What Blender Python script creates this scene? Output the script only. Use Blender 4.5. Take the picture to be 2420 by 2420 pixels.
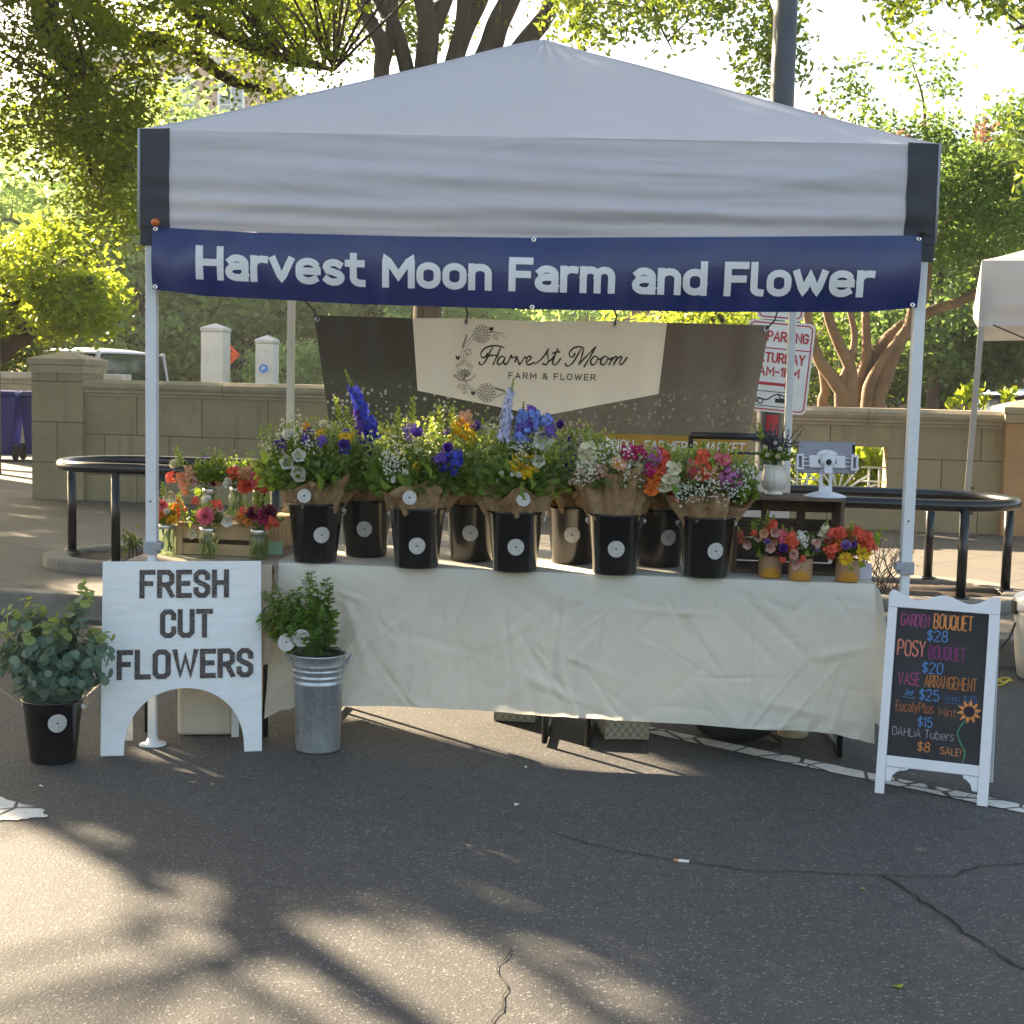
import bpy, bmesh, math, random
import numpy as np
from mathutils import Vector, Matrix

# ------------------------------------------------------------------ scene, camera, light
S = bpy.context.scene
for o in list(bpy.data.objects):
    bpy.data.objects.remove(o)
COL = S.collection
PI = math.pi
RAD = math.radians
random.seed(11)
rng = np.random.default_rng(11)

CAM_P = np.array([0.0949, -5.6168, 1.5040])
CAM_R = np.array([0.999272, 0.029883, 0.023697])
CAM_D = np.array([0.026289, -0.089557, -0.995635])
CAM_F = np.array([-0.027631, 0.995533, -0.090277])
FOC = 1.3847
cd = bpy.data.cameras.new('camera')
cd.sensor_width = 36.0
cd.lens = 36.0 * FOC
cd.clip_start = 0.05
cd.clip_end = 2000
cam = bpy.data.objects.new('camera', cd)
COL.objects.link(cam)
cam.matrix_world = Matrix(((CAM_R[0], -CAM_D[0], -CAM_F[0], CAM_P[0]),
                           (CAM_R[1], -CAM_D[1], -CAM_F[1], CAM_P[1]),
                           (CAM_R[2], -CAM_D[2], -CAM_F[2], CAM_P[2]), (0, 0, 0, 1)))
S.camera = cam

SUN_EL, SUN_AZ = 26.0, -45.0          # degrees; azimuth from +Y, towards +X positive
SD = np.array([math.sin(RAD(SUN_AZ)) * math.cos(RAD(SUN_EL)), math.cos(RAD(SUN_AZ)) * math.cos(RAD(SUN_EL)), math.sin(RAD(SUN_EL))])
w = bpy.data.worlds.new('World')
S.world = w
w.use_nodes = True
nt = w.node_tree
bg = nt.nodes['Background']
sky = nt.nodes.new('ShaderNodeTexSky')
sky.sky_type = 'NISHITA'
sky.sun_disc = False
sky.sun_elevation = RAD(SUN_EL)
sky.sun_rotation = RAD(SUN_AZ)
sky.air_density = 1.0
sky.dust_density = 2.6
sky.ozone_density = 1.0
nt.links.new(sky.outputs[0], bg.inputs[0])
bg.inputs[1].default_value = 0.07
sl = bpy.data.lights.new('sun', 'SUN')
sl.energy = 4.8
sl.angle = RAD(0.5)
sl.color = (1.0, 0.86, 0.68)
so = bpy.data.objects.new('sun', sl)
COL.objects.link(so)
so.rotation_euler = Vector(SD).to_track_quat('Z', 'Y').to_euler()
so.location = (-8, 8, 12)
S.view_settings.view_transform = 'Standard'
S.view_settings.look = 'None'
S.view_settings.gamma = 1.0
S.view_settings.exposure = 2.68
S.view_settings.use_white_balance = True      # the camera's white balance, set for open shade
S.view_settings.white_balance_temperature = 7500
S.view_settings.white_balance_tint = 9
S.cycles.use_denoising = True
S.cycles.max_bounces = 7
S.cycles.diffuse_bounces = 3
S.cycles.glossy_bounces = 3
S.cycles.transmission_bounces = 6
S.cycles.transparent_max_bounces = 8
S.cycles.caustics_reflective = False
S.cycles.caustics_refractive = False
S.cycles.sample_clamp_indirect = 6.0


def at(u, v, Y):
    """point of the place seen at (u, v) of the 2420 px photograph, at depth Y"""
    r = CAM_F + CAM_R * (u - 1210) / (FOC * 2420) + CAM_D * (v - 1210) / (FOC * 2420)
    t = (Y - CAM_P[1]) / r[1]
    return CAM_P + r * t


# ------------------------------------------------------------------ mesh helpers
class MB:
    def __init__(s):
        s.v, s.f, s.m, s.s = [], [], [], []

    def add(s, vs, fs, mi=0, smooth=False, M=None):
        b = len(s.v)
        if M is not None:
            vs = [tuple(M @ Vector(p)) for p in vs]
        s.v.extend([tuple(map(float, p)) for p in vs])
        for f in fs:
            s.f.append([b + i for i in f])
            s.m.append(mi)
            s.s.append(smooth)
        return s

    def box(s, c, d, M=None, mi=0):
        x, y, z = c
        a, b, e = d[0] / 2, d[1] / 2, d[2] / 2
        vs = [(x + i * a, y + j * b, z + k * e) for k in (-1, 1) for j in (-1, 1) for i in (-1, 1)]
        return s.add(vs, [(0, 2, 3, 1), (4, 5, 7, 6), (0, 1, 5, 4), (2, 6, 7, 3), (0, 4, 6, 2), (1, 3, 7, 5)], mi, False, M)

    def bb(s, x0, x1, y0, y1, z0, z1, M=None, mi=0):
        return s.box(((x0 + x1) / 2, (y0 + y1) / 2, (z0 + z1) / 2), (x1 - x0, y1 - y0, z1 - z0), M, mi)

    def tube(s, pts, r, n=8, mi=0, cap=True, M=None):
        pts = [Vector(p) for p in pts]
        k = len(pts)
        rs = r if isinstance(r, (list, tuple)) else [r] * k
        vs, fs = [], []
        t0 = (pts[1] - pts[0]).normalized()
        up = Vector((0, 0, 1)) if abs(t0.z) < .9 else Vector((1, 0, 0))
        a = t0.cross(up).normalized()
        for i in range(k):
            t = (pts[min(i + 1, k - 1)] - pts[max(i - 1, 0)]).normalized()
            a = (a - t * a.dot(t)).normalized()
            b = t.cross(a)
            for j in range(n):
                q = 2 * PI * j / n
                vs.append(pts[i] + (a * math.cos(q) + b * math.sin(q)) * rs[i])
        for i in range(k - 1):
            for j in range(n):
                j2 = (j + 1) % n
                fs.append((i * n + j, i * n + j2, (i + 1) * n + j2, (i + 1) * n + j))
        s.add(vs, fs, mi, True, M)
        if cap:
            b0 = len(s.v) - len(vs)
            for ring, rev in ((0, True), (k - 1, False)):
                idx = [b0 + ring * n + j for j in range(n)]
                s.f.append(idx[::-1] if rev else idx)
                s.m.append(mi)
                s.s.append(False)
        return s

    def sqtube(s, p0, p1, w, d=None, mi=0, rot=0):
        p0, p1 = Vector(p0), Vector(p1)
        t = (p1 - p0).normalized()
        ref = Vector((math.cos(rot), math.sin(rot), 0)) if abs(t.z) > .7 else Vector((0, 0, 1))
        a = (ref - t * ref.dot(t)).normalized()
        b = t.cross(a)
        d = d or w
        vs = [p + a * i * w / 2 + b * j * d / 2 for p in (p0, p1) for i, j in ((-1, -1), (1, -1), (1, 1), (-1, 1))]
        return s.add(vs, [(3, 2, 1, 0), (4, 5, 6, 7), (0, 1, 5, 4), (1, 2, 6, 5), (2, 3, 7, 6), (3, 0, 4, 7)], mi)

    def lathe(s, prof, n=32, mi=0, M=None, capb=True, capt=False, lob=None, smooth=True):
        vs, fs = [], []
        for (r, z) in prof:
            for j in range(n):
                q = 2 * PI * j / n
                rr = r * (lob(q, z) if lob else 1)
                vs.append((rr * math.cos(q), rr * math.sin(q), z))
        for i in range(len(prof) - 1):
            for j in range(n):
                j2 = (j + 1) % n
                fs.append((i * n + j, i * n + j2, (i + 1) * n + j2, (i + 1) * n + j))
        if capb:
            fs.append(tuple(range(n))[::-1])
        if capt:
            fs.append(tuple((len(prof) - 1) * n + j for j in range(n)))
        return s.add(vs, fs, mi, smooth, M)

    def prism(s, poly, h, M=None, mi=0):
        """polygon in local XY extruded from z=0 to z=h"""
        n = len(poly)
        vs = [(x, y, 0) for x, y in poly] + [(x, y, h) for x, y in poly]
        fs = [tuple(range(n))[::-1], tuple(range(n, 2 * n))] + [(i, (i + 1) % n, n + (i + 1) % n, n + i) for i in range(n)]
        return s.add(vs, fs, mi, False, M)

    def grid(s, fn, nu, nv, mi=0, smooth=True, flip=False):
        vs = [tuple(fn(i / nu, j / nv)) for j in range(nv + 1) for i in range(nu + 1)]
        fs = []
        for j in range(nv):
            for i in range(nu):
                a = j * (nu + 1) + i
                q = (a, a + 1, a + nu + 2, a + nu + 1)
                fs.append(q[::-1] if flip else q)
        return s.add(vs, fs, mi, smooth)

    def mesh(s, name):
        me = bpy.data.meshes.new(name)
        me.from_pydata(s.v, [], s.f)
        me.polygons.foreach_set('use_smooth', s.s)
        me.polygons.foreach_set('material_index', s.m)
        me.update()
        return me

    def build(s, name, mats, parent=None, loc=None, rz=0, bevel=0, label=None, thick=0):
        me = s.mesh(name)
        for m in (mats if isinstance(mats, (list, tuple)) else [mats]):
            me.materials.append(m)
        o = bpy.data.objects.new(name, me)
        COL.objects.link(o)
        if parent is not None:
            o.parent = parent
        if loc is not None:
            o.location = loc
        if rz:
            o.rotation_euler = (0, 0, rz)
        if thick:
            md = o.modifiers.new('thickness', 'SOLIDIFY')
            md.thickness = thick
            md.offset = 0
        if bevel:
            md = o.modifiers.new('edge', 'BEVEL')
            md.width = bevel
            md.segments = 2
            md.limit_method = 'ANGLE'
            md.angle_limit = RAD(40)
        if label:
            o['label'] = label
        return o


def tag(o, label, cat, group=None):
    o['label'] = label
    o['category'] = cat
    if group:
        o['group'] = group
    return o


def thing(name, label, cat, loc=(0, 0, 0), rz=0, group=None):
    o = bpy.data.objects.new(name, None)
    COL.objects.link(o)
    o.location = tuple(float(x) for x in loc)
    o.rotation_euler = (0, 0, rz)
    o.empty_display_size = .1
    return tag(o, label, cat, group)


def struct(o):
    o['kind'] = 'structure'
    return o


def stuff(o, label=None):
    o['kind'] = 'stuff'
    if label:
        o['label'] = label
    return o


def quads_obj(name, V, mat, parent=None, loc=None, mi=None):
    """V: (n, 4, 3) array of separate quads"""
    V = np.asarray(V, dtype=np.float32)
    n = len(V)
    me = bpy.data.meshes.new(name)
    me.vertices.add(n * 4)
    me.loops.add(n * 4)
    me.polygons.add(n)
    me.vertices.foreach_set('co', V.reshape(-1))
    me.loops.foreach_set('vertex_index', np.arange(n * 4, dtype=np.int32))
    me.polygons.foreach_set('loop_start', np.arange(0, n * 4, 4, dtype=np.int32))
    try:
        me.polygons.foreach_set('loop_total', np.full(n, 4, dtype=np.int32))
    except Exception:
        pass
    for m_ in (mat if isinstance(mat, (list, tuple)) else [mat]):
        me.materials.append(m_)
    if mi is not None:
        me.polygons.foreach_set('material_index', np.asarray(mi, dtype=np.int32))
    me.update(calc_edges=True)
    me.validate()
    o = bpy.data.objects.new(name, me)
    COL.objects.link(o)
    if parent is not None:
        o.parent = parent
    if loc is not None:
        o.location = loc
    return o


def unit(v):
    return v / np.maximum(np.linalg.norm(v, axis=-1, keepdims=True), 1e-9)


def leaf_quads(C, L, W, r, dirs=None, droop=.3, fold=0.0):
    """rhombic leaves at centres C (n,3)"""
    n = len(C)
    a = r.normal(size=(n, 3))
    a[:, 2] *= .6
    a[:, 2] -= droop
    if dirs is not None:
        a = a * .7 + dirs * 1.3
    a = unit(a)
    h = r.normal(size=(n, 3))
    h[:, 2] += .5
    b = unit(np.cross(a, unit(h)))
    l = (L * r.uniform(.65, 1.25, n))[:, None]
    ww = (W * r.uniform(.65, 1.25, n))[:, None]
    m = C + a * l * .08
    return np.stack([C - a * l / 2, m + b * ww / 2, C + a * l / 2, m - b * ww / 2], axis=1)


# ------------------------------------------------------------------ materials
def srgb(h):
    h = h.lstrip('#')
    c = [int(h[i:i + 2], 16) / 255 for i in (0, 2, 4)]
    return tuple(x / 12.92 if x <= .04045 else ((x + .055) / 1.055) ** 2.4 for x in c)


class NT:
    def __init__(s, name):
        s.mat = bpy.data.materials.new(name)
        s.mat.use_nodes = True
        s.t = s.mat.node_tree
        s.b = s.t.nodes['Principled BSDF']
        s.out = s.t.nodes['Material Output']

    def n(s, kind, **kw):
        x = s.t.nodes.new(kind)
        for k, v in kw.items():
            if k.startswith('_'):
                setattr(x, k[1:], v)
            else:
                x.inputs[k.replace('__', ' ')].default_value = v
        return x

    def l(s, a, b):
        s.t.links.new(a, b)

    def ramp(s, fac, stops):
        r = s.t.nodes.new('ShaderNodeValToRGB')
        while len(r.color_ramp.elements) < len(stops):
            r.color_ramp.elements.new(.5)
        for e, (p, c) in zip(r.color_ramp.elements, stops):
            e.position = p
            e.color = (*c, 1) if len(c) == 3 else c
        s.l(fac, r.inputs[0])
        return r.outputs[0]

    def coord(s, kind='Object', scale=None, rot=None):
        c = s.t.nodes.new('ShaderNodeTexCoord')
        if scale is None and rot is None:
            return c.outputs[kind]
        m = s.t.nodes.new('ShaderNodeMapping')
        if scale is not None:
            m.inputs['Scale'].default_value = scale
        if rot is not None:
            m.inputs['Rotation'].default_value = rot
        s.l(c.outputs[kind], m.inputs[0])
        return m.outputs[0]

    def noise(s, vec, scale, detail=4, rough=.6, dist=0):
        x = s.n('ShaderNodeTexNoise', Scale=scale, Detail=detail, Roughness=rough, Distortion=dist)
        if vec is not None:
            s.l(vec, x.inputs['Vector'])
        return x

    def mix(s, fac, a, b, mode='MIX'):
        m = s.t.nodes.new('ShaderNodeMix')
        m.data_type = 'RGBA'
        m.blend_type = mode
        for sock, val in ((m.inputs[0], fac), (m.inputs[6], a), (m.inputs[7], b)):
            if hasattr(val, 'is_output'):
                s.l(val, sock)
            elif isinstance(val, (int, float)):
                sock.default_value = val
            else:
                sock.default_value = (*val, 1)
        return m.outputs[2]

    def bump(s, h, strength, dist=.01):
        x = s.n('ShaderNodeBump', Strength=strength, Distance=dist)
        s.l(h, x.inputs['Height'])
        s.l(x.outputs[0], s.b.inputs['Normal'])
        return x.outputs[0]


def mat(name, col, rough=.6, var=.12, vs=6.0, bump=0.0, bs=60.0, metal=0.0, spec=.5, dirt=None, coat=0.0, kind='Object'):
    """general surface: base colour with large soft variation, fine speckle and bump"""
    m = NT(name)
    v = m.coord(kind)
    n1 = m.noise(v, vs, 5, .65)
    c = tuple(col)
    lo = tuple(max(0, x * (1 - var)) for x in c)
    hi = tuple(min(1, x * (1 + var)) for x in c)
    colr = m.ramp(n1.outputs['Fac'], [(.3, lo), (.7, hi)])
    if dirt:
        n2 = m.noise(v, vs * .6, 8, .75)
        f = m.ramp(n2.outputs['Fac'], [(.52, (0, 0, 0)), (.72, (1, 1, 1))])
        colr = m.mix(f, colr, dirt)
    m.l(colr, m.b.inputs['Base Color'])
    m.b.inputs['Roughness'].default_value = rough
    m.b.inputs['Metallic'].default_value = metal
    m.b.inputs['Specular IOR Level'].default_value = spec
    if coat:
        m.b.inputs['Coat Weight'].default_value = coat
        m.b.inputs['Coat Roughness'].default_value = .12
    if bump:
        n3 = m.noise(v, bs, 6, .7)
        m.bump(n3.outputs['Fac'], bump, .01)
    return m.mat


def leaf_mat(name, c0, c1, trans=.5, rough=.5, tint=(.62, .74, .06), spec=.35):
    """leaf: two tones chosen per leaf, light shining through from behind"""
    m = NT(name)
    g = m.n('ShaderNodeNewGeometry')
    col = m.ramp(g.outputs['Random Per Island'], [(0, c0), (1, c1)])
    m.l(col, m.b.inputs['Base Color'])
    m.b.inputs['Roughness'].default_value = rough
    m.b.inputs['Specular IOR Level'].default_value = spec
    tr = m.n('ShaderNodeBsdfTranslucent')
    tc = m.mix(.45, col, tint)
    m.l(tc, tr.inputs[0])
    mx = m.n('ShaderNodeMixShader')
    mx.inputs[0].default_value = trans
    m.l(m.b.outputs[0], mx.inputs[1])
    m.l(tr.outputs[0], mx.inputs[2])
    m.l(mx.outputs[0], m.out.inputs[0])
    return m.mat


def petal_mat(name, col, var=.25, trans=.35):
    m = NT(name)
    g = m.n('ShaderNodeNewGeometry')
    lo = tuple(x * (1 - var) for x in col)
    hi = tuple(min(1, x * (1 + var) + .02) for x in col)
    c = m.ramp(g.outputs['Random Per Island'], [(0, lo), (1, hi)])
    m.l(c, m.b.inputs['Base Color'])
    m.b.inputs['Roughness'].default_value = .6
    m.b.inputs['Specular IOR Level'].default_value = .2
    tr = m.n('ShaderNodeBsdfTranslucent')
    m.l(c, tr.inputs[0])
    mx = m.n('ShaderNodeMixShader')
    mx.inputs[0].default_value = trans
    m.l(m.b.outputs[0], mx.inputs[1])
    m.l(tr.outputs[0], mx.inputs[2])
    m.l(mx.outputs[0], m.out.inputs[0])
    return m.mat


def cloth_mat(name, col, trans=.25, rough=.85, var=.06, weave=900, bump=.15, spec=.2, tcol=None):
    m = NT(name)
    v = m.coord('Object')
    n1 = m.noise(v, 3.0, 5, .6)
    lo = tuple(x * (1 - var) for x in col)
    hi = tuple(min(1, x * (1 + var)) for x in col)
    c = m.ramp(n1.outputs['Fac'], [(.3, lo), (.7, hi)])
    m.l(c, m.b.inputs['Base Color'])
    m.b.inputs['Roughness'].default_value = rough
    m.b.inputs['Specular IOR Level'].default_value = spec
    n2 = m.noise(v, 45, 6, .7)
    nb = m.bump(n2.outputs['Fac'], bump, .004)
    tr = m.n('ShaderNodeBsdfTranslucent')
    if tcol:
        tr.inputs[0].default_value = (*tcol, 1)
    else:
        m.l(c, tr.inputs[0])
    mx = m.n('ShaderNodeMixShader')
    mx.inputs[0].default_value = trans
    m.l(m.b.outputs[0], mx.inputs[1])
    m.l(tr.outputs[0], mx.inputs[2])
    m.l(mx.outputs[0], m.out.inputs[0])
    return m.mat


# street frame: the kerb, the wall and the rails run a few degrees off the stall
SA = -0.119
SX = np.array([math.cos(SA), math.sin(SA), 0])
SN = np.array([-math.sin(SA), math.cos(SA), 0])


def st(a, b, z=0.0):
    return SX * a + SN * b + np.array([0, 0, z])


MST = Matrix.Rotation(SA, 4, 'Z')
# ------------------------------------------------------------------ lettering: strokes laid on a surface
def ARC(cx, cy, rx, ry, a0, a1, n=9):
    return [(cx + rx * math.cos(RAD(a0 + (a1 - a0) * i / (n - 1))), cy + ry * math.sin(RAD(a0 + (a1 - a0) * i / (n - 1)))) for i in range(n)]


XH = .72
G = {
    'A': (.62, [[(0, 0), (.31, 1), (.62, 0)], [(.11, .32), (.51, .32)]]),
    'B': (.54, [[(0, 0), (0, 1), (.3, 1)] + ARC(.3, .765, .22, .235, 90, -90) + [(0, .53)], [(.3, .53)] + ARC(.3, .265, .24, .265, 90, -90) + [(0, 0)]]),
    'C': (.56, [ARC(.29, .7, .29, .3, 25, 180) + ARC(.29, .3, .29, .3, 180, 335)]),
    'D': (.58, [[(.2, 0), (0, 0), (0, 1), (.24, 1)] + ARC(.24, .66, .34, .34, 90, 0) + ARC(.24, .34, .34, .34, 0, -90) + [(.2, 0)]]),
    'E': (.48, [[(.48, 1), (0, 1), (0, 0), (.48, 0)], [(0, .52), (.42, .52)]]),
    'F': (.48, [[(.48, 1), (0, 1), (0, 0)], [(0, .5), (.42, .5)]]),
    'G': (.58, [ARC(.29, .7, .29, .3, 25, 180) + ARC(.29, .3, .29, .3, 180, 360) + [(.58, .46), (.32, .46)]]),
    'H': (.58, [[(0, 0), (0, 1)], [(.58, 0), (.58, 1)], [(0, .52), (.58, .52)]]),
    'I': (.0, [[(0, 0), (0, 1)]]),
    'J': (.42, [[(.42, 1), (.42, .25)] + ARC(.21, .22, .21, .22, 0, -170)]),
    'K': (.56, [[(0, 0), (0, 1)], [(.54, 1), (.02, .42)], [(.2, .6), (.56, 0)]]),
    'L': (.46, [[(0, 1), (0, 0), (.46, 0)]]),
    'M': (.72, [[(0, 0), (0, 1), (.36, .32), (.72, 1), (.72, 0)]]),
    'N': (.58, [[(0, 0), (0, 1), (.58, 0), (.58, 1)]]),
    'O': (.58, [ARC(.29, .7, .29, .3, 0, 180) + ARC(.29, .3, .29, .3, 180, 360) + [(.58, .7)]]),
    'P': (.54, [[(0, 0), (0, 1), (.28, 1)] + ARC(.28, .73, .26, .27, 90, -90) + [(0, .46)]]),
    'Q': (.58, [ARC(.29, .7, .29, .3, 0, 180) + ARC(.29, .3, .29, .3, 180, 360) + [(.58, .7)], [(.34, .24), (.6, -.06)]]),
    'R': (.56, [[(0, 0), (0, 1), (.28, 1)] + ARC(.28, .74, .26, .26, 90, -90) + [(0, .48)], [(.28, .48), (.56, 0)]]),
    'S': (.54, [ARC(.27, .75, .27, .25, 20, 180) + [(.06, .6), (.27, .52), (.48, .42)] + ARC(.27, .26, .27, .26, 0, -165)]),
    'T': (.56, [[(0, 1), (.56, 1)], [(.28, 1), (.28, 0)]]),
    'U': (.56, [[(0, 1), (0, .28)] + ARC(.28, .28, .28, .28, 180, 360) + [(.56, 1)]]),
    'V': (.6, [[(0, 1), (.3, 0), (.6, 1)]]),
    'W': (.86, [[(0, 1), (.2, 0), (.43, .85), (.66, 0), (.86, 1)]]),
    'Y': (.58, [[(0, 1), (.29, .46), (.58, 1)], [(.29, .46), (.29, 0)]]),
    '0': (.5, [ARC(.25, .68, .25, .32, 0, 180) + ARC(.25, .32, .25, .32, 180, 360) + [(.5, .68)]]),
    '1': (.2, [[(0, .78), (.2, 1), (.2, 0)]]),
    '2': (.5, [ARC(.25, .74, .25, .26, 170, -20) + [(.0, 0), (.5, 0)]]),
    '3': (.5, [ARC(.23, .76, .23, .24, 160, -80) + ARC(.23, .26, .27, .26, 85, -160)]),
    '5': (.5, [[(.46, 1), (.06, 1), (.03, .55)] + ARC(.24, .32, .26, .32, 110, -150)]),
    '7': (.48, [[(0, 1), (.48, 1), (.16, 0)]]),
    '8': (.5, [ARC(.25, .76, .21, .24, -90, 270, 13), ARC(.25, .26, .25, .26, 90, 450, 13)]),
    '$': (.46, [ARC(.23, .72, .22, .2, 20, 180) + [(.06, .58), (.23, .5), (.4, .42)] + ARC(.23, .28, .22, .2, 0, -165), [(.23, 1.08), (.23, -.08)]]),
    '&': (.62, [[(.62, 0), (.14, .66)] + ARC(.27, .8, .17, .2, 210, -30) + [(.08, .38)] + ARC(.25, .22, .24, .22, 150, 330) + [(.58, .42)]]),
    '-': (.3, [[(0, .46), (.3, .46)]]),
    '!': (.08, [[(.06, 1), (.03, .3)], [(.02, .06), (.02, 0)]]),
    "'": (.0, [[(0, 1), (0, .75)]]),
    '.': (.0, [[(0, .02), (.02, .0)]]),
    ':': (.02, [[(0, .5), (.04, .5)]]),
    'a': (.46, [[(.05, .62)] + ARC(.23, .5, .23, .22, 120, 0) + [(.46, 0)], [(.46, .42), (.22, .42)] + ARC(.22, .21, .22, .21, 90, 270) + [(.34, 0), (.46, .12)]]),
    'r': (.3, [[(0, 0), (0, .72)], [(0, .46)] + ARC(.24, .46, .24, .26, 180, 75)]),
    'v': (.48, [[(0, .72), (.24, 0), (.48, .72)]]),
    'e': (.5, [[(.0, .36), (.5, .36), (.5, .48)] + ARC(.25, .47, .25, .25, 0, 180) + ARC(.25, .25, .25, .25, 180, 315)]),
    's': (.42, [ARC(.21, .54, .2, .18, 40, 180) + [(.06, .42), (.21, .37), (.36, .3)] + ARC(.21, .18, .21, .18, 10, -150)]),
    't': (.34, [[(.1, .98), (.1, .2)] + ARC(.3, .2, .2, .2, 180, 270) + [(.34, 0)], [(-.04, .72), (.32, .72)]]),
    'o': (.48, [ARC(.24, .47, .24, .25, 0, 180) + ARC(.24, .25, .24, .25, 180, 360) + [(.48, .47)]]),
    'n': (.46, [[(0, 0), (0, .72)], [(0, .48)] + ARC(.23, .48, .23, .24, 180, 0) + [(.46, 0)]]),
    'm': (.78, [[(0, 0), (0, .72)], [(0, .5)] + ARC(.195, .5, .195, .22, 180, 0) + [(.39, 0)], [(.39, .5)] + ARC(.585, .5, .195, .22, 180, 0) + [(.78, 0)]]),
    'd': (.48, [[(.48, 1), (.48, 0)], [(.48, .46)] + ARC(.24, .47, .24, .25, 0, 180) + ARC(.24, .25, .24, .25, 180, 360)]),
    'l': (.2, [[(0, 1), (0, .2)] + ARC(.18, .18, .18, .18, 180, 270)]),
    'w': (.74, [[(0, .72), (.18, 0), (.37, .62), (.56, 0), (.74, .72)]]),
    'c': (.44, [ARC(.24, .47, .24, .25, 40, 180) + ARC(.24, .25, .24, .25, 180, 320)]),
    'y': (.46, [[(0, .72), (.23, .05)], [(.46, .72), (.14, -.28)]]),
    'p': (.46, [[(0, .72), (0, -.28)], [(0, .46)] + ARC(.23, .47, .23, .25, 180, 0) + ARC(.23, .25, .23, .25, 0, -180)]),
    'u': (.46, [[(0, .72), (0, .24)] + ARC(.23, .24, .23, .24, 180, 360) + [(.46, .72)], [(.46, .3), (.46, 0)]]),
    'i': (.0, [[(0, 0), (0, .72)], [(0, .95), (0, .98)]]),
    'b': (.48, [[(0, 1), (0, 0)], [(0, .46)] + ARC(.24, .47, .24, .25, 180, 0) + ARC(.24, .25, .24, .25, 0, -180)]),
}
# square-cut signwriter's capitals for the wooden board
k = .13
GB = dict(G)
GB.update({
    'O': (.5, [[(k, 0), (.5 - k, 0), (.5, k), (.5, 1 - k), (.5 - k, 1), (k, 1), (0, 1 - k), (0, k), (k, 0)]]),
    'C': (.46, [[(.46, .74), (.46, 1 - k), (.46 - k, 1), (k, 1), (0, 1 - k), (0, k), (k, 0), (.46 - k, 0), (.46, k), (.46, .28)]]),
    'U': (.5, [[(0, 1), (0, k), (k, 0), (.5 - k, 0), (.5, k), (.5, 1)]]),
    'S': (.46, [[(.46, .76), (.46, 1 - k), (.46 - k, 1), (k, 1), (0, 1 - k), (0, .66), (k, .55), (.46 - k, .46), (.46, .36), (.46, k), (.46 - k, 0), (k, 0), (0, k), (0, .25)]]),
    'R': (.48, [[(0, 0), (0, 1), (.48 - k, 1), (.48, 1 - k), (.48, .58), (.48 - k, .46), (0, .46)], [(.26, .46), (.48, 0)]]),
    'F': (.42, [[(.42, 1), (0, 1), (0, 0)], [(0, .52), (.34, .52)]]),
    'E': (.42, [[(.42, 1), (0, 1), (0, 0), (.42, 0)], [(0, .52), (.36, .52)]]),
    'H': (.48, [[(0, 0), (0, 1)], [(.48, 0), (.48, 1)], [(0, .54), (.48, .54)]]),
    'L': (.42, [[(0, 1), (0, 0), (.42, 0)]]),
    'T': (.5, [[(0, 1), (.5, 1)], [(.25, 1), (.25, 0)]]),
    'W': (.8, [[(0, 1), (.2, 0), (.4, .8), (.6, 0), (.8, 1)]]),
})


def text_lines(txt, font=G, gap=.24, space=.36, weight=.16):
    """strokes of a line of text in units of the cap height, plus its width"""
    x = 0
    out = []
    for ch in txt:
        if ch == ' ':
            x += space
            continue
        wd, strokes = font[ch]
        for s_ in strokes:
            out.append([(x + px, py * (1 - weight) + weight / 2) for px, py in s_])
        x += wd + gap
    return out, x - gap


def smooth_line(pts, n=5):
    """Catmull-Rom through the points"""
    p = [np.array(q, float) for q in pts]
    p = [2 * p[0] - p[1]] + p + [2 * p[-1] - p[-2]]
    out = []
    for i in range(1, len(p) - 2):
        for j in range(n):
            t = j / n
            out.append(tuple(.5 * ((2 * p[i]) + (-p[i - 1] + p[i + 1]) * t + (2 * p[i - 1] - 5 * p[i] + 4 * p[i + 1] - p[i + 2]) * t * t + (-p[i - 1] + 3 * p[i] - 3 * p[i + 1] + p[i + 2]) * t ** 3)))
    out.append(tuple(p[-2]))
    return out


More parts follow.
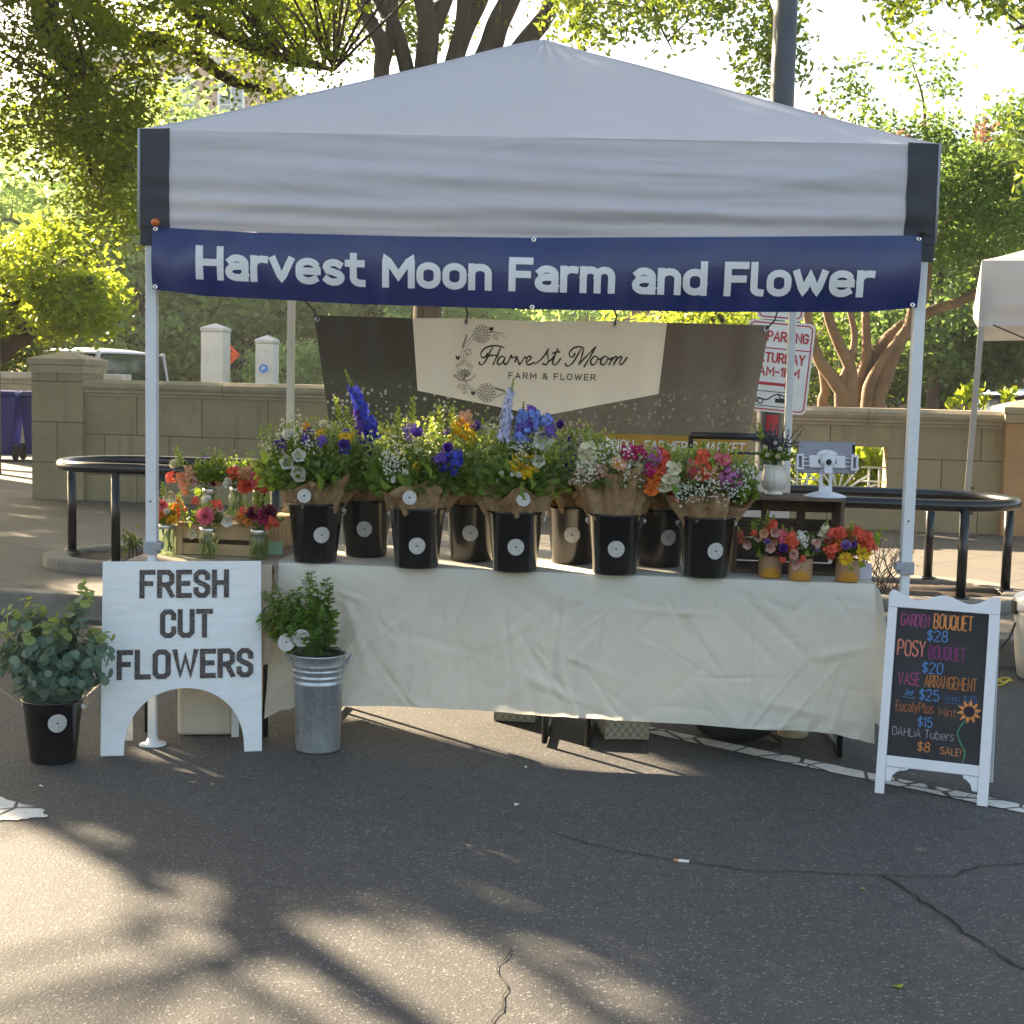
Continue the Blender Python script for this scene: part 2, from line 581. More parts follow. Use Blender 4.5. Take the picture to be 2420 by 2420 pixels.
def ribbons(mb, lines, wd, fmap, h0=.0015, dh=.00004, cap=True, mi=0, seg=None, wf=None, ylim=None):
    """flat strokes of width wd; fmap(x, y, h) puts them on the surface"""
    h = h0
    for ln in lines:
        p = [np.array(q, float) for q in ln]
        q = [p[0]]
        for a in p[1:]:
            d = np.linalg.norm(a - q[-1])
            if d < 1e-6:
                continue
            if seg and d > seg:
                nn = int(d / seg) + 1
                s0 = q[-1]
                for i in range(1, nn):
                    q.append(s0 + (a - s0) * i / nn)
            q.append(a)
        p = q
        if len(p) < 2:
            continue
        closed = np.linalg.norm(p[0] - p[-1]) < 1e-5
        if cap and not closed:
            p[0] = p[0] - (p[1] - p[0]) / np.linalg.norm(p[1] - p[0]) * wd / 2
            p[-1] = p[-1] + (p[-1] - p[-2]) / np.linalg.norm(p[-1] - p[-2]) * wd / 2
        L, Rr = [], []
        n = len(p)
        for i in range(n):
            if closed:
                a, c = p[(i - 1) % (n - 1)], p[(i + 1) % (n - 1) if i < n - 1 else 1]
            else:
                a, c = p[max(i - 1, 0)], p[min(i + 1, n - 1)]
            d0 = p[i] - a
            d1 = c - p[i]
            if np.linalg.norm(d0) < 1e-9:
                d0 = d1
            if np.linalg.norm(d1) < 1e-9:
                d1 = d0
            d0 = d0 / np.linalg.norm(d0)
            d1 = d1 / np.linalg.norm(d1)
            t = d0 + d1
            if np.linalg.norm(t) < 1e-6:
                t = d0
            t = t / np.linalg.norm(t)
            nrm = np.array([-t[1], t[0]])
            k_ = 1 / max(.5, abs(float(np.dot(nrm, [-d0[1], d0[0]]))))
            wi = wd * (wf(i / (n - 1)) if wf else 1) / 2 * k_
            L.append(p[i] + nrm * wi)
            Rr.append(p[i] - nrm * wi)
        if ylim:
            for q in L + Rr:
                q[1] = min(max(q[1], ylim[0]), ylim[1])
        vs, fs = [], []
        for i in range(n):
            hh = h + dh * i / n * 4
            vs.append(tuple(fmap(L[i][0], L[i][1], hh)))
            vs.append(tuple(fmap(Rr[i][0], Rr[i][1], hh)))
        for i in range(n - 1):
            fs.append((2 * i, 2 * i + 1, 2 * i + 3, 2 * i + 2))
        mb.add(vs, fs, mi)
        h += dh * 5
    return mb


def put_text(mb, txt, x0, y0, cap, width, fmap, font=G, weight=.16, gap=.24, space=.36, mi=0, seg=None, centre=False, slant=0, jit=0, capend=True, h0=.0015, flat=False):
    """text with its lower left at (x0, y0), cap height cap, fitted to width"""
    ln, wd = text_lines(txt, font, gap, space, weight)
    sx = (width - weight * cap) / max(wd, .02) if width else cap
    if centre:
        x0 = x0 - (wd * sx) / 2
    else:
        x0 = x0 + weight * cap / 2
    r_ = random.Random(hash(len(txt)) + 3)
    L = []
    for s_ in ln:
        jx, jy = r_.uniform(-jit, jit), r_.uniform(-jit, jit)
        L.append([(x0 + px * sx + slant * py * cap + jx * cap, y0 + py * cap + jy * cap) for px, py in s_])
    ribbons(mb, L, weight * cap, fmap, mi=mi, seg=seg, cap=capend, h0=h0, ylim=(y0, y0 + cap) if flat else None)


def disc_pts(cx, cy, r, n=14):
    return [(cx + r * math.cos(2 * PI * i / n), cy + r * math.sin(2 * PI * i / n)) for i in range(n + 1)]
# ------------------------------------------------------------------ the street
def asphalt():
    m = NT('asphalt')
    v = m.coord('Object')
    big = m.noise(v, .55, 6, .6)
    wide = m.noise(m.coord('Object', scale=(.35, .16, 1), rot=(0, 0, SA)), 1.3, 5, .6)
    vo2 = m.n('ShaderNodeTexVoronoi', Scale=46.0)
    m.l(v, vo2.inputs['Vector'])
    sp2 = m.n('ShaderNodeSeparateColor')
    m.l(vo2.outputs['Color'], sp2.inputs[0])
    mid = m.noise(v, 14, 5, .7)
    base = m.ramp(big.outputs['Fac'], [(.3, (.062, .059, .056)), (.7, (.084, .080, .074))])
    base = m.mix(m.ramp(mid.outputs['Fac'], [(.35, (0, 0, 0)), (.75, (1, 1, 1))]), base, (.046, .046, .047), 'MIX')
    vo = m.n('ShaderNodeTexVoronoi', Scale=115.0)
    m.l(v, vo.inputs['Vector'])
    sep = m.n('ShaderNodeSeparateColor')
    m.l(vo.outputs['Color'], sep.inputs[0])
    stone = m.ramp(sep.outputs[0], [(0, (.024, .024, .025)), (.45, (.065, .063, .061)), (.74, (.115, .11, .103)), (.88, (.165, .16, .15)), (.965, (.31, .30, .285))])
    near = m.ramp(vo.outputs['Distance'], [(.18, (1, 1, 1)), (.55, (0, 0, 0))])
    col = m.mix(m.mix(.75, (0, 0, 0), near, 'MIX'), base, stone)
    spot = m.noise(v, 3.1, 3, .5)
    col = m.mix(m.ramp(spot.outputs['Fac'], [(.66, (0, 0, 0)), (.78, (.55, .55, .55))]), col, (.03, .028, .026))
    chip = m.n('ShaderNodeMath', _operation='MULTIPLY')
    m.l(m.ramp(sp2.outputs[1], [(.90, (0, 0, 0)), (.94, (1, 1, 1))]), chip.inputs[0])
    m.l(m.ramp(vo2.outputs['Distance'], [(.22, (1, 1, 1)), (.34, (0, 0, 0))]), chip.inputs[1])
    col = m.mix(chip.outputs[0], col, (.15, .144, .135))
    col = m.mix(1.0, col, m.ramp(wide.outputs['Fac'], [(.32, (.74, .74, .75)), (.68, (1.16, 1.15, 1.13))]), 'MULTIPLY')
    m.l(col, m.b.inputs['Base Color'])
    m.b.inputs['Roughness'].default_value = .78
    m.b.inputs['Specular IOR Level'].default_value = .42
    hh = m.n('ShaderNodeMath', _operation='ADD')
    m.l(near, hh.inputs[0])
    fine = m.noise(v, 190, 3, .7)
    m.l(fine.outputs['Fac'], hh.inputs[1])
    m.bump(hh.outputs[0], .24, .004)
    return m.mat


def pavers():
    m = NT('sidewalk_pavers')
    v = m.coord('Object', scale=(1, 1, 1), rot=(0, 0, RAD(38)))
    br = m.n('ShaderNodeTexBrick', Scale=1.0, Mortar__Size=.012, Mortar__Smooth=.2, Brick__Width=.9, Row__Height=.9)
    br.offset = 0.0
    br.inputs['Color1'].default_value = (.118, .106, .09, 1)
    br.inputs['Color2'].default_value = (.138, .124, .105, 1)
    br.inputs['Mortar'].default_value = (.06, .052, .045, 1)
    m.l(v, br.inputs['Vector'])
    n1 = m.noise(m.coord('Object'), 2.5, 8, .7)
    col = m.mix(m.ramp(n1.outputs['Fac'], [(.3, (.45, .45, .45)), (.7, (0, 0, 0))]), br.outputs[0], (.10, .087, .072))
    m.l(col, m.b.inputs['Base Color'])
    m.b.inputs['Roughness'].default_value = .85
    m.bump(m.noise(m.coord('Object'), 70, 5, .7).outputs['Fac'], .3, .004)
    return m.mat


def stone_blocks(name, c1, c2, mort=(.09, .075, .055), bw=.72, rh=.43, off=.5):
    m = NT(name)
    c = m.n('ShaderNodeTexCoord')
    sp = m.n('ShaderNodeSeparateXYZ')
    m.l(c.outputs['Object'], sp.inputs[0])
    cb = m.n('ShaderNodeCombineXYZ')
    m.l(sp.outputs[0], cb.inputs[0])
    m.l(sp.outputs[2], cb.inputs[1])
    br = m.n('ShaderNodeTexBrick', Scale=1.0, Mortar__Size=.006, Mortar__Smooth=.1, Brick__Width=bw, Row__Height=rh, Bias=-.2)
    br.offset = off
    br.inputs['Color1'].default_value = (*c1, 1)
    br.inputs['Color2'].default_value = (*c2, 1)
    br.inputs['Mortar'].default_value = (*mort, 1)
    m.l(cb.outputs[0], br.inputs['Vector'])
    n1 = m.noise(c.outputs['Object'], 2.2, 9, .72)
    col = m.mix(m.ramp(n1.outputs['Fac'], [(.35, (.5, .5, .5)), (.62, (0, 0, 0))]), br.outputs[0], tuple(x * .62 for x in c1))
    n2 = m.noise(c.outputs['Object'], 38, 5, .7)
    col = m.mix(m.ramp(n2.outputs['Fac'], [(.3, (.25, .25, .25)), (.6, (0, 0, 0))]), col, tuple(x * .6 for x in c1))
    n3 = m.noise(m.coord('Object', scale=(3.5, 3.5, .35)), 2.2, 7, .7)
    col = m.mix(m.ramp(n3.outputs['Fac'], [(.54, (0, 0, 0)), (.72, (.55, .55, .55))]), col, tuple(x * .5 for x in c1))
    m.l(col, m.b.inputs['Base Color'])
    m.b.inputs['Roughness'].default_value = .9
    hh = m.n('ShaderNodeMath', _operation='SUBTRACT')
    m.l(n2.outputs['Fac'], hh.inputs[0])
    m.l(br.outputs['Fac'], hh.inputs[1])
    m.bump(hh.outputs[0], .5, .006)
    return m.mat


M_ASPH = asphalt()
M_PAVE = pavers()
M_CONC = mat('kerb_concrete', (.22, .20, .17), .9, .2, 5, .3, 90, dirt=(.16, .14, .115))
M_WALL = stone_blocks('tan_stone', (.35, .285, .18), (.41, .34, .22))
M_CAP = mat('cap_stone', (.38, .315, .22), .85, .14, 3, .25, 70, dirt=(.24, .21, .165))
M_PAINT = NT('worn_road_paint')
_v = M_PAINT.coord('Object')
_vo = M_PAINT.n('ShaderNodeTexVoronoi', Scale=5.5, _feature='DISTANCE_TO_EDGE')
M_PAINT.l(_v, _vo.inputs['Vector'])
_cr = M_PAINT.ramp(_vo.outputs['Distance'], [(.02, (.05, .05, .05)), (.045, (.62, .60, .55))])
_nn = M_PAINT.noise(_v, 55, 5, .7)
_cr = M_PAINT.mix(M_PAINT.ramp(_nn.outputs['Fac'], [(.30, (.8, .8, .8)), (.46, (0, 0, 0))]), _cr, (.20, .19, .18))
M_PAINT.l(_cr, M_PAINT.b.inputs['Base Color'])
M_PAINT.b.inputs['Roughness'].default_value = .8
M_PAINT = M_PAINT.mat
M_CRACK = mat('crack_filler', (.018, .017, .016), .95, .2)
M_MULCH = mat('mulch', (.060, .042, .028), .95, .5, 25, .9, 60)
M_SOIL = mat('grass_ground', (.07, .10, .03), .95, .3, 3, .5, 50)

# road: one sheet to the horizon
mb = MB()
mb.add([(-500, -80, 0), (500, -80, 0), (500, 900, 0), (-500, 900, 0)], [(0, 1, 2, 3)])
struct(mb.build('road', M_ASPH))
mb = MB()
mb.bb(-60, 60, 2.70, 24, -.05, .15)
struct(mb.build('sidewalk', M_PAVE, rz=SA))
mb = MB()
mb.bb(-60, 60, 2.55, 2.699, -.05, .154)
struct(mb.build('kerb', M_CONC, rz=SA, bevel=.015))
mb = MB()
mb.add([(-300, 26, .004), (300, 26, .004), (300, 700, .004), (-300, 700, .004)], [(0, 1, 2, 3)])
struct(mb.build('park_ground', M_SOIL))

# painted bay line and the worn white patch at the left
d = np.array([1.84 - .73, -.53 - .349, 0])
d /= np.linalg.norm(d)
nn_ = np.array([-d[1], d[0], 0])
mb = MB()
r_ = np.random.default_rng(4)
p0 = np.array([.73, .375, .004]) - d * .75
L_ = []
K_ = 90
for i in range(K_ + 1):
    c = p0 + d * 3.6 * i / K_
    L_.append((c + nn_ * (.05 + r_.normal() * .0018), c - nn_ * (.05 + r_.normal() * .0018)))
for i in range(K_):
    a, b = L_[i], L_[i + 1]
    g = d * (.004 if r_.random() < .22 else 0)
    mb.add([a[0], a[1], b[1] - g, b[0] - g], [(0, 1, 2, 3)])
struct(mb.build('bay_line', M_PAINT))
poly = [(-2.3, -.62), (-1.95, -.70), (-1.74, -.82), (-1.62, -.90), (-1.585, -.965), (-1.66, -1.0), (-1.75, -1.02), (-1.85, -1.0), (-2.05, -1.03), (-2.4, -.98)]
mb = MB()
q = []
for i in range(len(poly)):
    a, b = np.array(poly[i]), np.array(poly[(i + 1) % len(poly)])
    for j in range(5):
        t = j / 5
        q.append(tuple(a + (b - a) * t + (r_.normal(size=2) * .008 if j else 0)))
mb.add([(x, y, .004) for x, y in q], [tuple(range(len(q)))])
struct(mb.build('white_road_marking', M_PAINT))


def crack(pts, wd):
    mb = MB()
    r2 = np.random.default_rng(len(pts) + int(wd * 1e5))
    p = []
    for i in range(len(pts) - 1):
        a, b = np.array(pts[i]), np.array(pts[i + 1])
        k_ = max(2, int(np.linalg.norm(b - a) / .03))
        for j in range(k_):
            p.append(a + (b - a) * j / k_ + r2.normal(size=2) * .006)
    p.append(np.array(pts[-1]))
    ribbons(mb, [[tuple(x) for x in p]], wd, lambda x, y, h: (x, y, .004), wf=lambda t: .55 + .5 * abs(math.sin(t * 23)) + .35 * abs(math.sin(t * 61)))
    return struct(mb.build('road_crack', M_CRACK))


crack([(.10, -.95), (.30, -1.10), (.52, -1.20), (.74, -1.27), (.95, -1.27), (1.17, -1.28), (1.38, -1.26), (1.5, -1.15), (1.9, -1.08)], .0045)
crack([(1.17, -1.275), (1.20, -1.42), (1.26, -1.60), (1.31, -1.82), (1.39, -2.05), (1.45, -2.3)], .0085)
crack([(.02, -1.95), (-.01, -2.1), (.02, -2.22), (-.02, -2.45)], .004)
crack([(-1.4, .9), (-1.1, .75), (-.85, .55), (-.5, .5)], .004)

# tree pits: kerb ring, mulch, hoop rail
M_RAIL = mat('black_paint', (.012, .012, .013), .28, .3, 4, .06, 120, spec=.6)


def stadium(a0, a1, b, hw, n=12):
    """outline round a line from a0 to a1 at b, half width hw (street frame)"""
    P = [(a0 - hw * math.sin(PI * i / n), b + hw * math.cos(PI * i / n)) for i in range(n + 1)]
    P += [(a1 + hw * math.sin(PI * i / n), b - hw * math.cos(PI * i / n)) for i in range(n + 1)]
    return P


def tree_pit(a0, a1, b):
    o, i_ = stadium(a0, a1, b, .62), stadium(a0, a1, b, .44)
    n = len(o)
    mb = MB()
    vs, fs = [], []
    for x, y in o:
        vs += [(x, y, .14), (x, y, .225)]
    for x, y in i_:
        vs += [(x, y, .225), (x, y, .14)]
    for k_ in range(n):
        k2 = (k_ + 1) % n
        fs += [(2 * k_, 2 * k2, 2 * k2 + 1, 2 * k_ + 1), (2 * k_ + 1, 2 * k2 + 1, 2 * (n + k2), 2 * (n + k_)), (2 * (n + k_), 2 * (n + k2), 2 * (n + k2) + 1, 2 * (n + k_) + 1)]
    mb.add(vs, fs)
    struct(mb.build('planter_kerb', M_CONC, rz=SA, bevel=.02))
    mb = MB()
    r2 = np.random.default_rng(int(abs(a0) * 10))
    inn = stadium(a0, a1, b, .43)
    ca = (a0 + a1) / 2
    vs = [(ca, b, .2)] + [(x, y, .185 + r2.normal() * .008) for x, y in inn]
    mid = [((x + ca) / 2 if abs(x - ca) < 1 else x, (y + b) / 2, .2 + r2.normal() * .015) for x, y in inn]
    vs += mid
    n = len(inn)
    fs = [(0, 1 + n + i, 1 + n + (i + 1) % n) for i in range(n)] + [(1 + i, 1 + (i + 1) % n, 1 + n + (i + 1) % n, 1 + n + i) for i in range(n)]
    mb.add(vs, fs, smooth=True)
    stuff(mb.build('mulch', M_MULCH, rz=SA), 'dark brown mulch filling the planter')


def hoop_rail(a0, a1, b, zt, label, posts):
    t = thing('hoop_rail', label, 'railing', st((a0 + a1) / 2, b, .22), SA, 'hoop rails round the planters')
    am = (a0 + a1) / 2
    hw = .485
    P = [(x - am, y - b, zt - .22 - .038) for x, y in stadium(a0 + hw, a1 - hw, b, hw, 14)]
    P.append(P[0])
    P.append(P[1])
    mb = MB()
    mb.tube(P, .038, 12, cap=False)
    mb.build('top_rail', M_RAIL, t)
    for (a, y) in posts:
        mb = MB()
        mb.tube([(a - am, y - b, .003), (a - am, y - b, zt - .22 - .04)], .031, 12)
        mb.lathe([(.055, 0), (.055, .012), (.033, .014)], 16, M=Matrix.Translation((a - am, y - b, 0)), capt=False)
        mb.build('post', M_RAIL, t)


tree_pit(-3.42, -1.2, 4.07)
tree_pit(.0, 2.17, 4.07)
hoop_rail(-3.905, -.75, 4.07, .90, 'black hoop rail round the planter behind the left tent leg', [(-3.88, 4.07), (-3.33, 3.585), (-3.40, 4.555), (-2.2, 3.585), (-2.2, 4.555), (-1.1, 3.6), (-1.1, 4.54)])
hoop_rail(-.42, 2.66, 4.07, .845, 'black hoop rail round the planter behind the tablet and the right tent leg', [(2.63, 4.07), (2.27, 3.59), (2.2, 4.555), (1.1, 3.585), (1.1, 4.555), (.0, 3.6), (.0, 4.54)])

# ------------------------------------------------------------------ stone wall with its piers
WB = 8.75


def cap_profile(a0, a1, zt):
    """bevelled coping with two fillets, front and back"""
    f = [(-.07, -.10), (-.085, -.07), (-.085, -.035), (-.03, 0), (.43, 0), (.485, -.035), (.485, -.07), (.47, -.10), (.45, -.105), (.45, -.135), (.42, -.14), (.42, -.17), (-.02, -.17), (-.02, -.14), (-.05, -.135), (-.05, -.105)]
    n = len(f)
    vs = [(a, WB + y, zt + z) for a in (a0, a1) for y, z in f]
    fs = [(i, (i + 1) % n, n + (i + 1) % n, n + i) for i in range(n)] + [tuple(range(n))[::-1], tuple(range(n, 2 * n))]
    return vs, fs


def coping(a0, a1, zt, parent):
    mb = MB()
    a = a0
    while a < a1 - .01:
        b = min(a + 1.55, a1)
        v, f = cap_profile(a + .003, b - .003, zt)
        mb.add(v, f)
        a = b
    mb.build('coping', M_CAP, parent)


t = thing('stone_wall', 'shaded tan stone block wall behind the left tent leg, with its cap', 'wall', (0, 0, 0), SA)
mb = MB()
mb.bb(-5.98, .6, WB, WB + .4, .1, 1.44 - .17)
mb.build('masonry', M_WALL, t)
coping(-5.98, .6, 1.44, t)
t = thing('stone_wall', 'tan stone wall behind the right tent leg with a planted window opening', 'wall', (0, 0, 0), SA)
mb = MB()
zt = 1.345
W0, W1, H0, H1 = 1.40, 2.36, .42, .965
mb.bb(.605, W0, WB, WB + .4, .1, zt - .17)
mb.bb(W1, 9.0, WB, WB + .4, .1, zt - .17)
mb.bb(W0, W1, WB, WB + .4, .1, H0)
mb.bb(W0, W1, WB, WB + .4, H1, zt - .17)
mb.build('masonry', M_WALL, t)
coping(.605, 9.0, zt, t)
# white fan grille in the opening
M_IRON = mat('white_iron', (.75, .74, .70), .45, .08)
g = MB()
ca = (W0 + W1) / 2 + .02
for q in range(20, 161, 20):
    e = (ca + .40 * math.cos(RAD(q)), WB + .1, H0 + .06 + .32 * math.sin(RAD(q)))
    g.tube([(ca, WB + .1, H0 + .06), e], .011, 6)
for x in (ca + .30, ca + .40, ca - .30, ca - .40):
    g.tube([(x, WB + .1, H0), (x, WB + .1, H0 + .34)], .011, 6)
for zz in (H0 + .05, H0 + .20, H0 + .34):
    g.tube([(ca + .22, WB + .1, zz), (ca + .47, WB + .1, zz)], .009, 6)
    g.tube([(ca - .22, WB + .1, zz), (ca - .47, WB + .1, zz)], .009, 6)
g.build('grille', M_IRON, t)


def pier(a, wdt, zt, label, m, proud=.06):
    t = thing('stone_pier', label, 'pier', st(a, WB + .2, .12), SA)
    mb = MB()
    h = wdt / 2
    mb.bb(-h, h, -.2 - proud, .2 + proud, 0, zt - .30)
    mb.build('shaft', m, t, bevel=.006)
    mb = MB()
    b = .2 + proud
    mb.bb(-h - .02, h + .02, -b - .02, b + .02, zt - .298, zt - .215)
    vs = [(-h - .035, -b - .035, zt - .213), (h + .035, -b - .035, zt - .213), (h + .035, b + .035, zt - .213), (-h - .035, b + .035, zt - .213)]
    vs += [(x, y, zt - .15) for x, y, _ in vs[:4]]
    vs += [(-h * .55, -b * .55, zt - .10), (h * .55, -b * .55, zt - .10), (h * .55, b * .55, zt - .10), (-h * .55, b * .55, zt - .10), (0, 0, zt - .065)]
    fs = [(3, 2, 1, 0)] + [(i, (i + 1) % 4, 4 + (i + 1) % 4, 4 + i) for i in range(4)] + [(4 + i, 4 + (i + 1) % 4, 8 + (i + 1) % 4, 8 + i) for i in range(4)] + [(8 + i, 8 + (i + 1) % 4, 12) for i in range(4)]
    mb.add(vs, fs)
    mb.build('cap', M_CAP, t, bevel=.006)


pier(-6.27, .58, 1.68, 'square tan stone pier with a stepped cap ending the left wall', M_WALL)
M_ORANGE = mat('warm_stone', (.46, .27, .14), .85, .15, 4, .3, 60)
pier(3.72, .55, 1.42, 'orange tinted stone pier behind the right end of the hoop rail', M_ORANGE, .12)


# ------------------------------------------------------------------ things beyond the wall
M_BIN = mat('blue_plastic', (.003, .010, .20), .4, .1, 3, spec=.5)
M_BLACK = mat('black_rubber', (.012, .012, .012), .6, .2)
M_WHITEP = mat('white_panel', (.74, .75, .78), .3, .04, spec=.5)
M_DARKG = mat('dark_glass', (.012, .016, .02), .06, .1, spec=.8)
M_LIGHTSTONE = mat('pale_stone', (.62, .58, .52), .85, .1, 3, .2, 60, dirt=(.38, .35, .31))


def wheelie_bin(p, rz, label):
    t = thing('recycling_bin', label, 'bin', p, rz, 'blue recycling bins by the wall end')
    mb = MB()
    b0, b1 = .22, .29
    vs = [(-b0, -b0, .08), (b0, -b0, .08), (b0, b0, .08), (-b0, b0, .08), (-b1, -b1 - .04, .98), (b1, -b1 - .04, .98), (b1, b1, .98), (-b1, b1, .98)]
    mb.add(vs, [(3, 2, 1, 0), (4, 5, 6, 7), (0, 1, 5, 4), (1, 2, 6, 5), (2, 3, 7, 6), (3, 0, 4, 7)])
    mb.bb(-.31, .31, -.35, .31, .94, .975)
    mb.build('body', M_BIN, t, bevel=.02)
    mb = MB()
    mb.add([(-.31, -.36, .985), (.31, -.36, .985), (.31, .33, .985), (-.31, .33, .985), (-.27, -.30, 1.06), (.27, -.30, 1.06), (.27, .28, 1.06), (-.27, .28, 1.06)], [(3, 2, 1, 0), (4, 5, 6, 7), (0, 1, 5, 4), (1, 2, 6, 5), (2, 3, 7, 6), (3, 0, 4, 7)])
    mb.build('lid', M_BIN, t, bevel=.02)
    for s_ in (-1, 1):
        mb = MB()
        mb.lathe([(.0, -.03), (.12, -.03), (.13, -.015), (.13, .015), (.12, .03), (.0, .03)], 24, M=Matrix.Translation((s_ * .26, -.22, .13)) @ Matrix.Rotation(PI / 2, 4, 'Y'), capb=False)
        mb.build('wheel', M_BLACK, t)


wheelie_bin((-8.40, 16.0, .15), RAD(8), 'blue recycling bin nearest the left photo edge')
wheelie_bin((-7.86, 16.35, .15), RAD(4), 'blue recycling bin right beside the stone pier')
t = thing('low_wall', 'low pale wall with white coping behind the blue bins', 'wall', (-10, 19, 0))
mb = MB()
mb.bb(-5, 2.6, -.2, .2, 0, 1.38)
mb.build('masonry', stone_blocks('pale_blocks', (.55, .48, .37), (.60, .52, .41)), t)
mb = MB()
mb.bb(-5.05, 2.65, -.26, .26, 1.381, 1.5)
mb.build('coping', M_LIGHTSTONE, t, bevel=.02)
mb = MB()
mb.tube([(0, 0, 0), (0, 0, 1.72)], .07, 14)
mb.lathe([(.07, 1.72), (.075, 1.75), (.05, 1.80), (0, 1.82)], 14, capb=False)
tag(mb.build('metal_post', mat('brown_metal', (.10, .085, .075), .5, .2), loc=(-7.28, 12.95, .15)), 'brown round topped metal post at the left photo edge', 'post')


def gate_pillar(c, wd, h, label):
    t = thing('gate_pillar', label, 'pillar', c, RAD(-6), 'white gate pillars beyond the wall')
    mb = MB()
    mb.bb(-wd / 2, wd / 2, -wd / 2, wd / 2, 0, h - .22)
    mb.build('shaft', mat('white_stone', (.74, .70, .64), .85, .06, 2, .1, 40, dirt=(.55, .52, .47)), t, bevel=.02)
    mb = MB()
    e = wd / 2 + .02
    vs = [(-e, -e, h - .219), (e, -e, h - .219), (e, e, h - .219), (-e, e, h - .219), (-e, -e, h - .12), (e, -e, h - .12), (e, e, h - .12), (-e, e, h - .12), (0, 0, h)]
    mb.add(vs, [(3, 2, 1, 0), (0, 1, 5, 4), (1, 2, 6, 5), (2, 3, 7, 6), (3, 0, 4, 7), (4, 5, 8), (5, 6, 8), (6, 7, 8), (7, 4, 8)])
    mb.build('cap', M_LIGHTSTONE, t, bevel=.03)
    return t


gate_pillar((-8.03, 28.3, 0), .55, 2.77, 'taller white gate pillar in front of the orange road sign')
gp = gate_pillar((-6.79, 28.3, 0), .45, 2.52, 'narrower white gate pillar with the round blue P sign')
M_BLUE = mat('sign_blue', (.02, .25, .72), .4, .05)
M_SIGNW = mat('sign_white', (.80, .79, .75), .45, .05, 8, dirt=(.66, .64, .6))
t = thing('parking_disc_sign', 'round blue sign with a white letter P on a pillar', 'sign', at(623, 871, 27.98))
mb = MB()
mb.lathe([(0, 0), (.105, 0), (.105, .02), (0, .02)], 28, M=Matrix.Rotation(PI / 2, 4, 'X'), capb=False, smooth=False)
mb.build('disc', M_BLUE, t)
mb = MB()
put_text(mb, 'P', 0, -.055, .11, .075, lambda x, y, h: (x, -.022 - h, y), centre=True, weight=.2)
mb.build('lettering', M_SIGNW, t)
M_DKRED = mat('sign_orange', (.95, .10, .012), .5, .05)
t = thing('roadwork_sign', 'orange diamond road sign half hidden by a white pillar', 'sign', (at(531, 838, 30)[0], 30, 0))
c = at(531, 838, 30)
mb = MB()
hd = .40
mb.prism([(0, -hd), (hd, 0), (0, hd), (-hd, 0)], .02, Matrix.Translation((0, 0, c[2])) @ Matrix.Rotation(PI / 2, 4, 'X'))
mb.build('panel', M_DKRED, t, bevel=.004)
mb = MB()
put_text(mb, 'UM', .02, c[2] + .03, .11, .17, lambda x, y, h: (x, -.021 - h, y), weight=.16)
put_text(mb, 'LO', .02, c[2] - .13, .11, .15, lambda x, y, h: (x, -.021 - h, y), weight=.16)
mb.build('lettering', M_BLACK, t)
mb = MB()
mb.tube([(0, .04, 0), (0, .04, c[2])], .03, 8)
mb.build('post', M_BLACK, t)


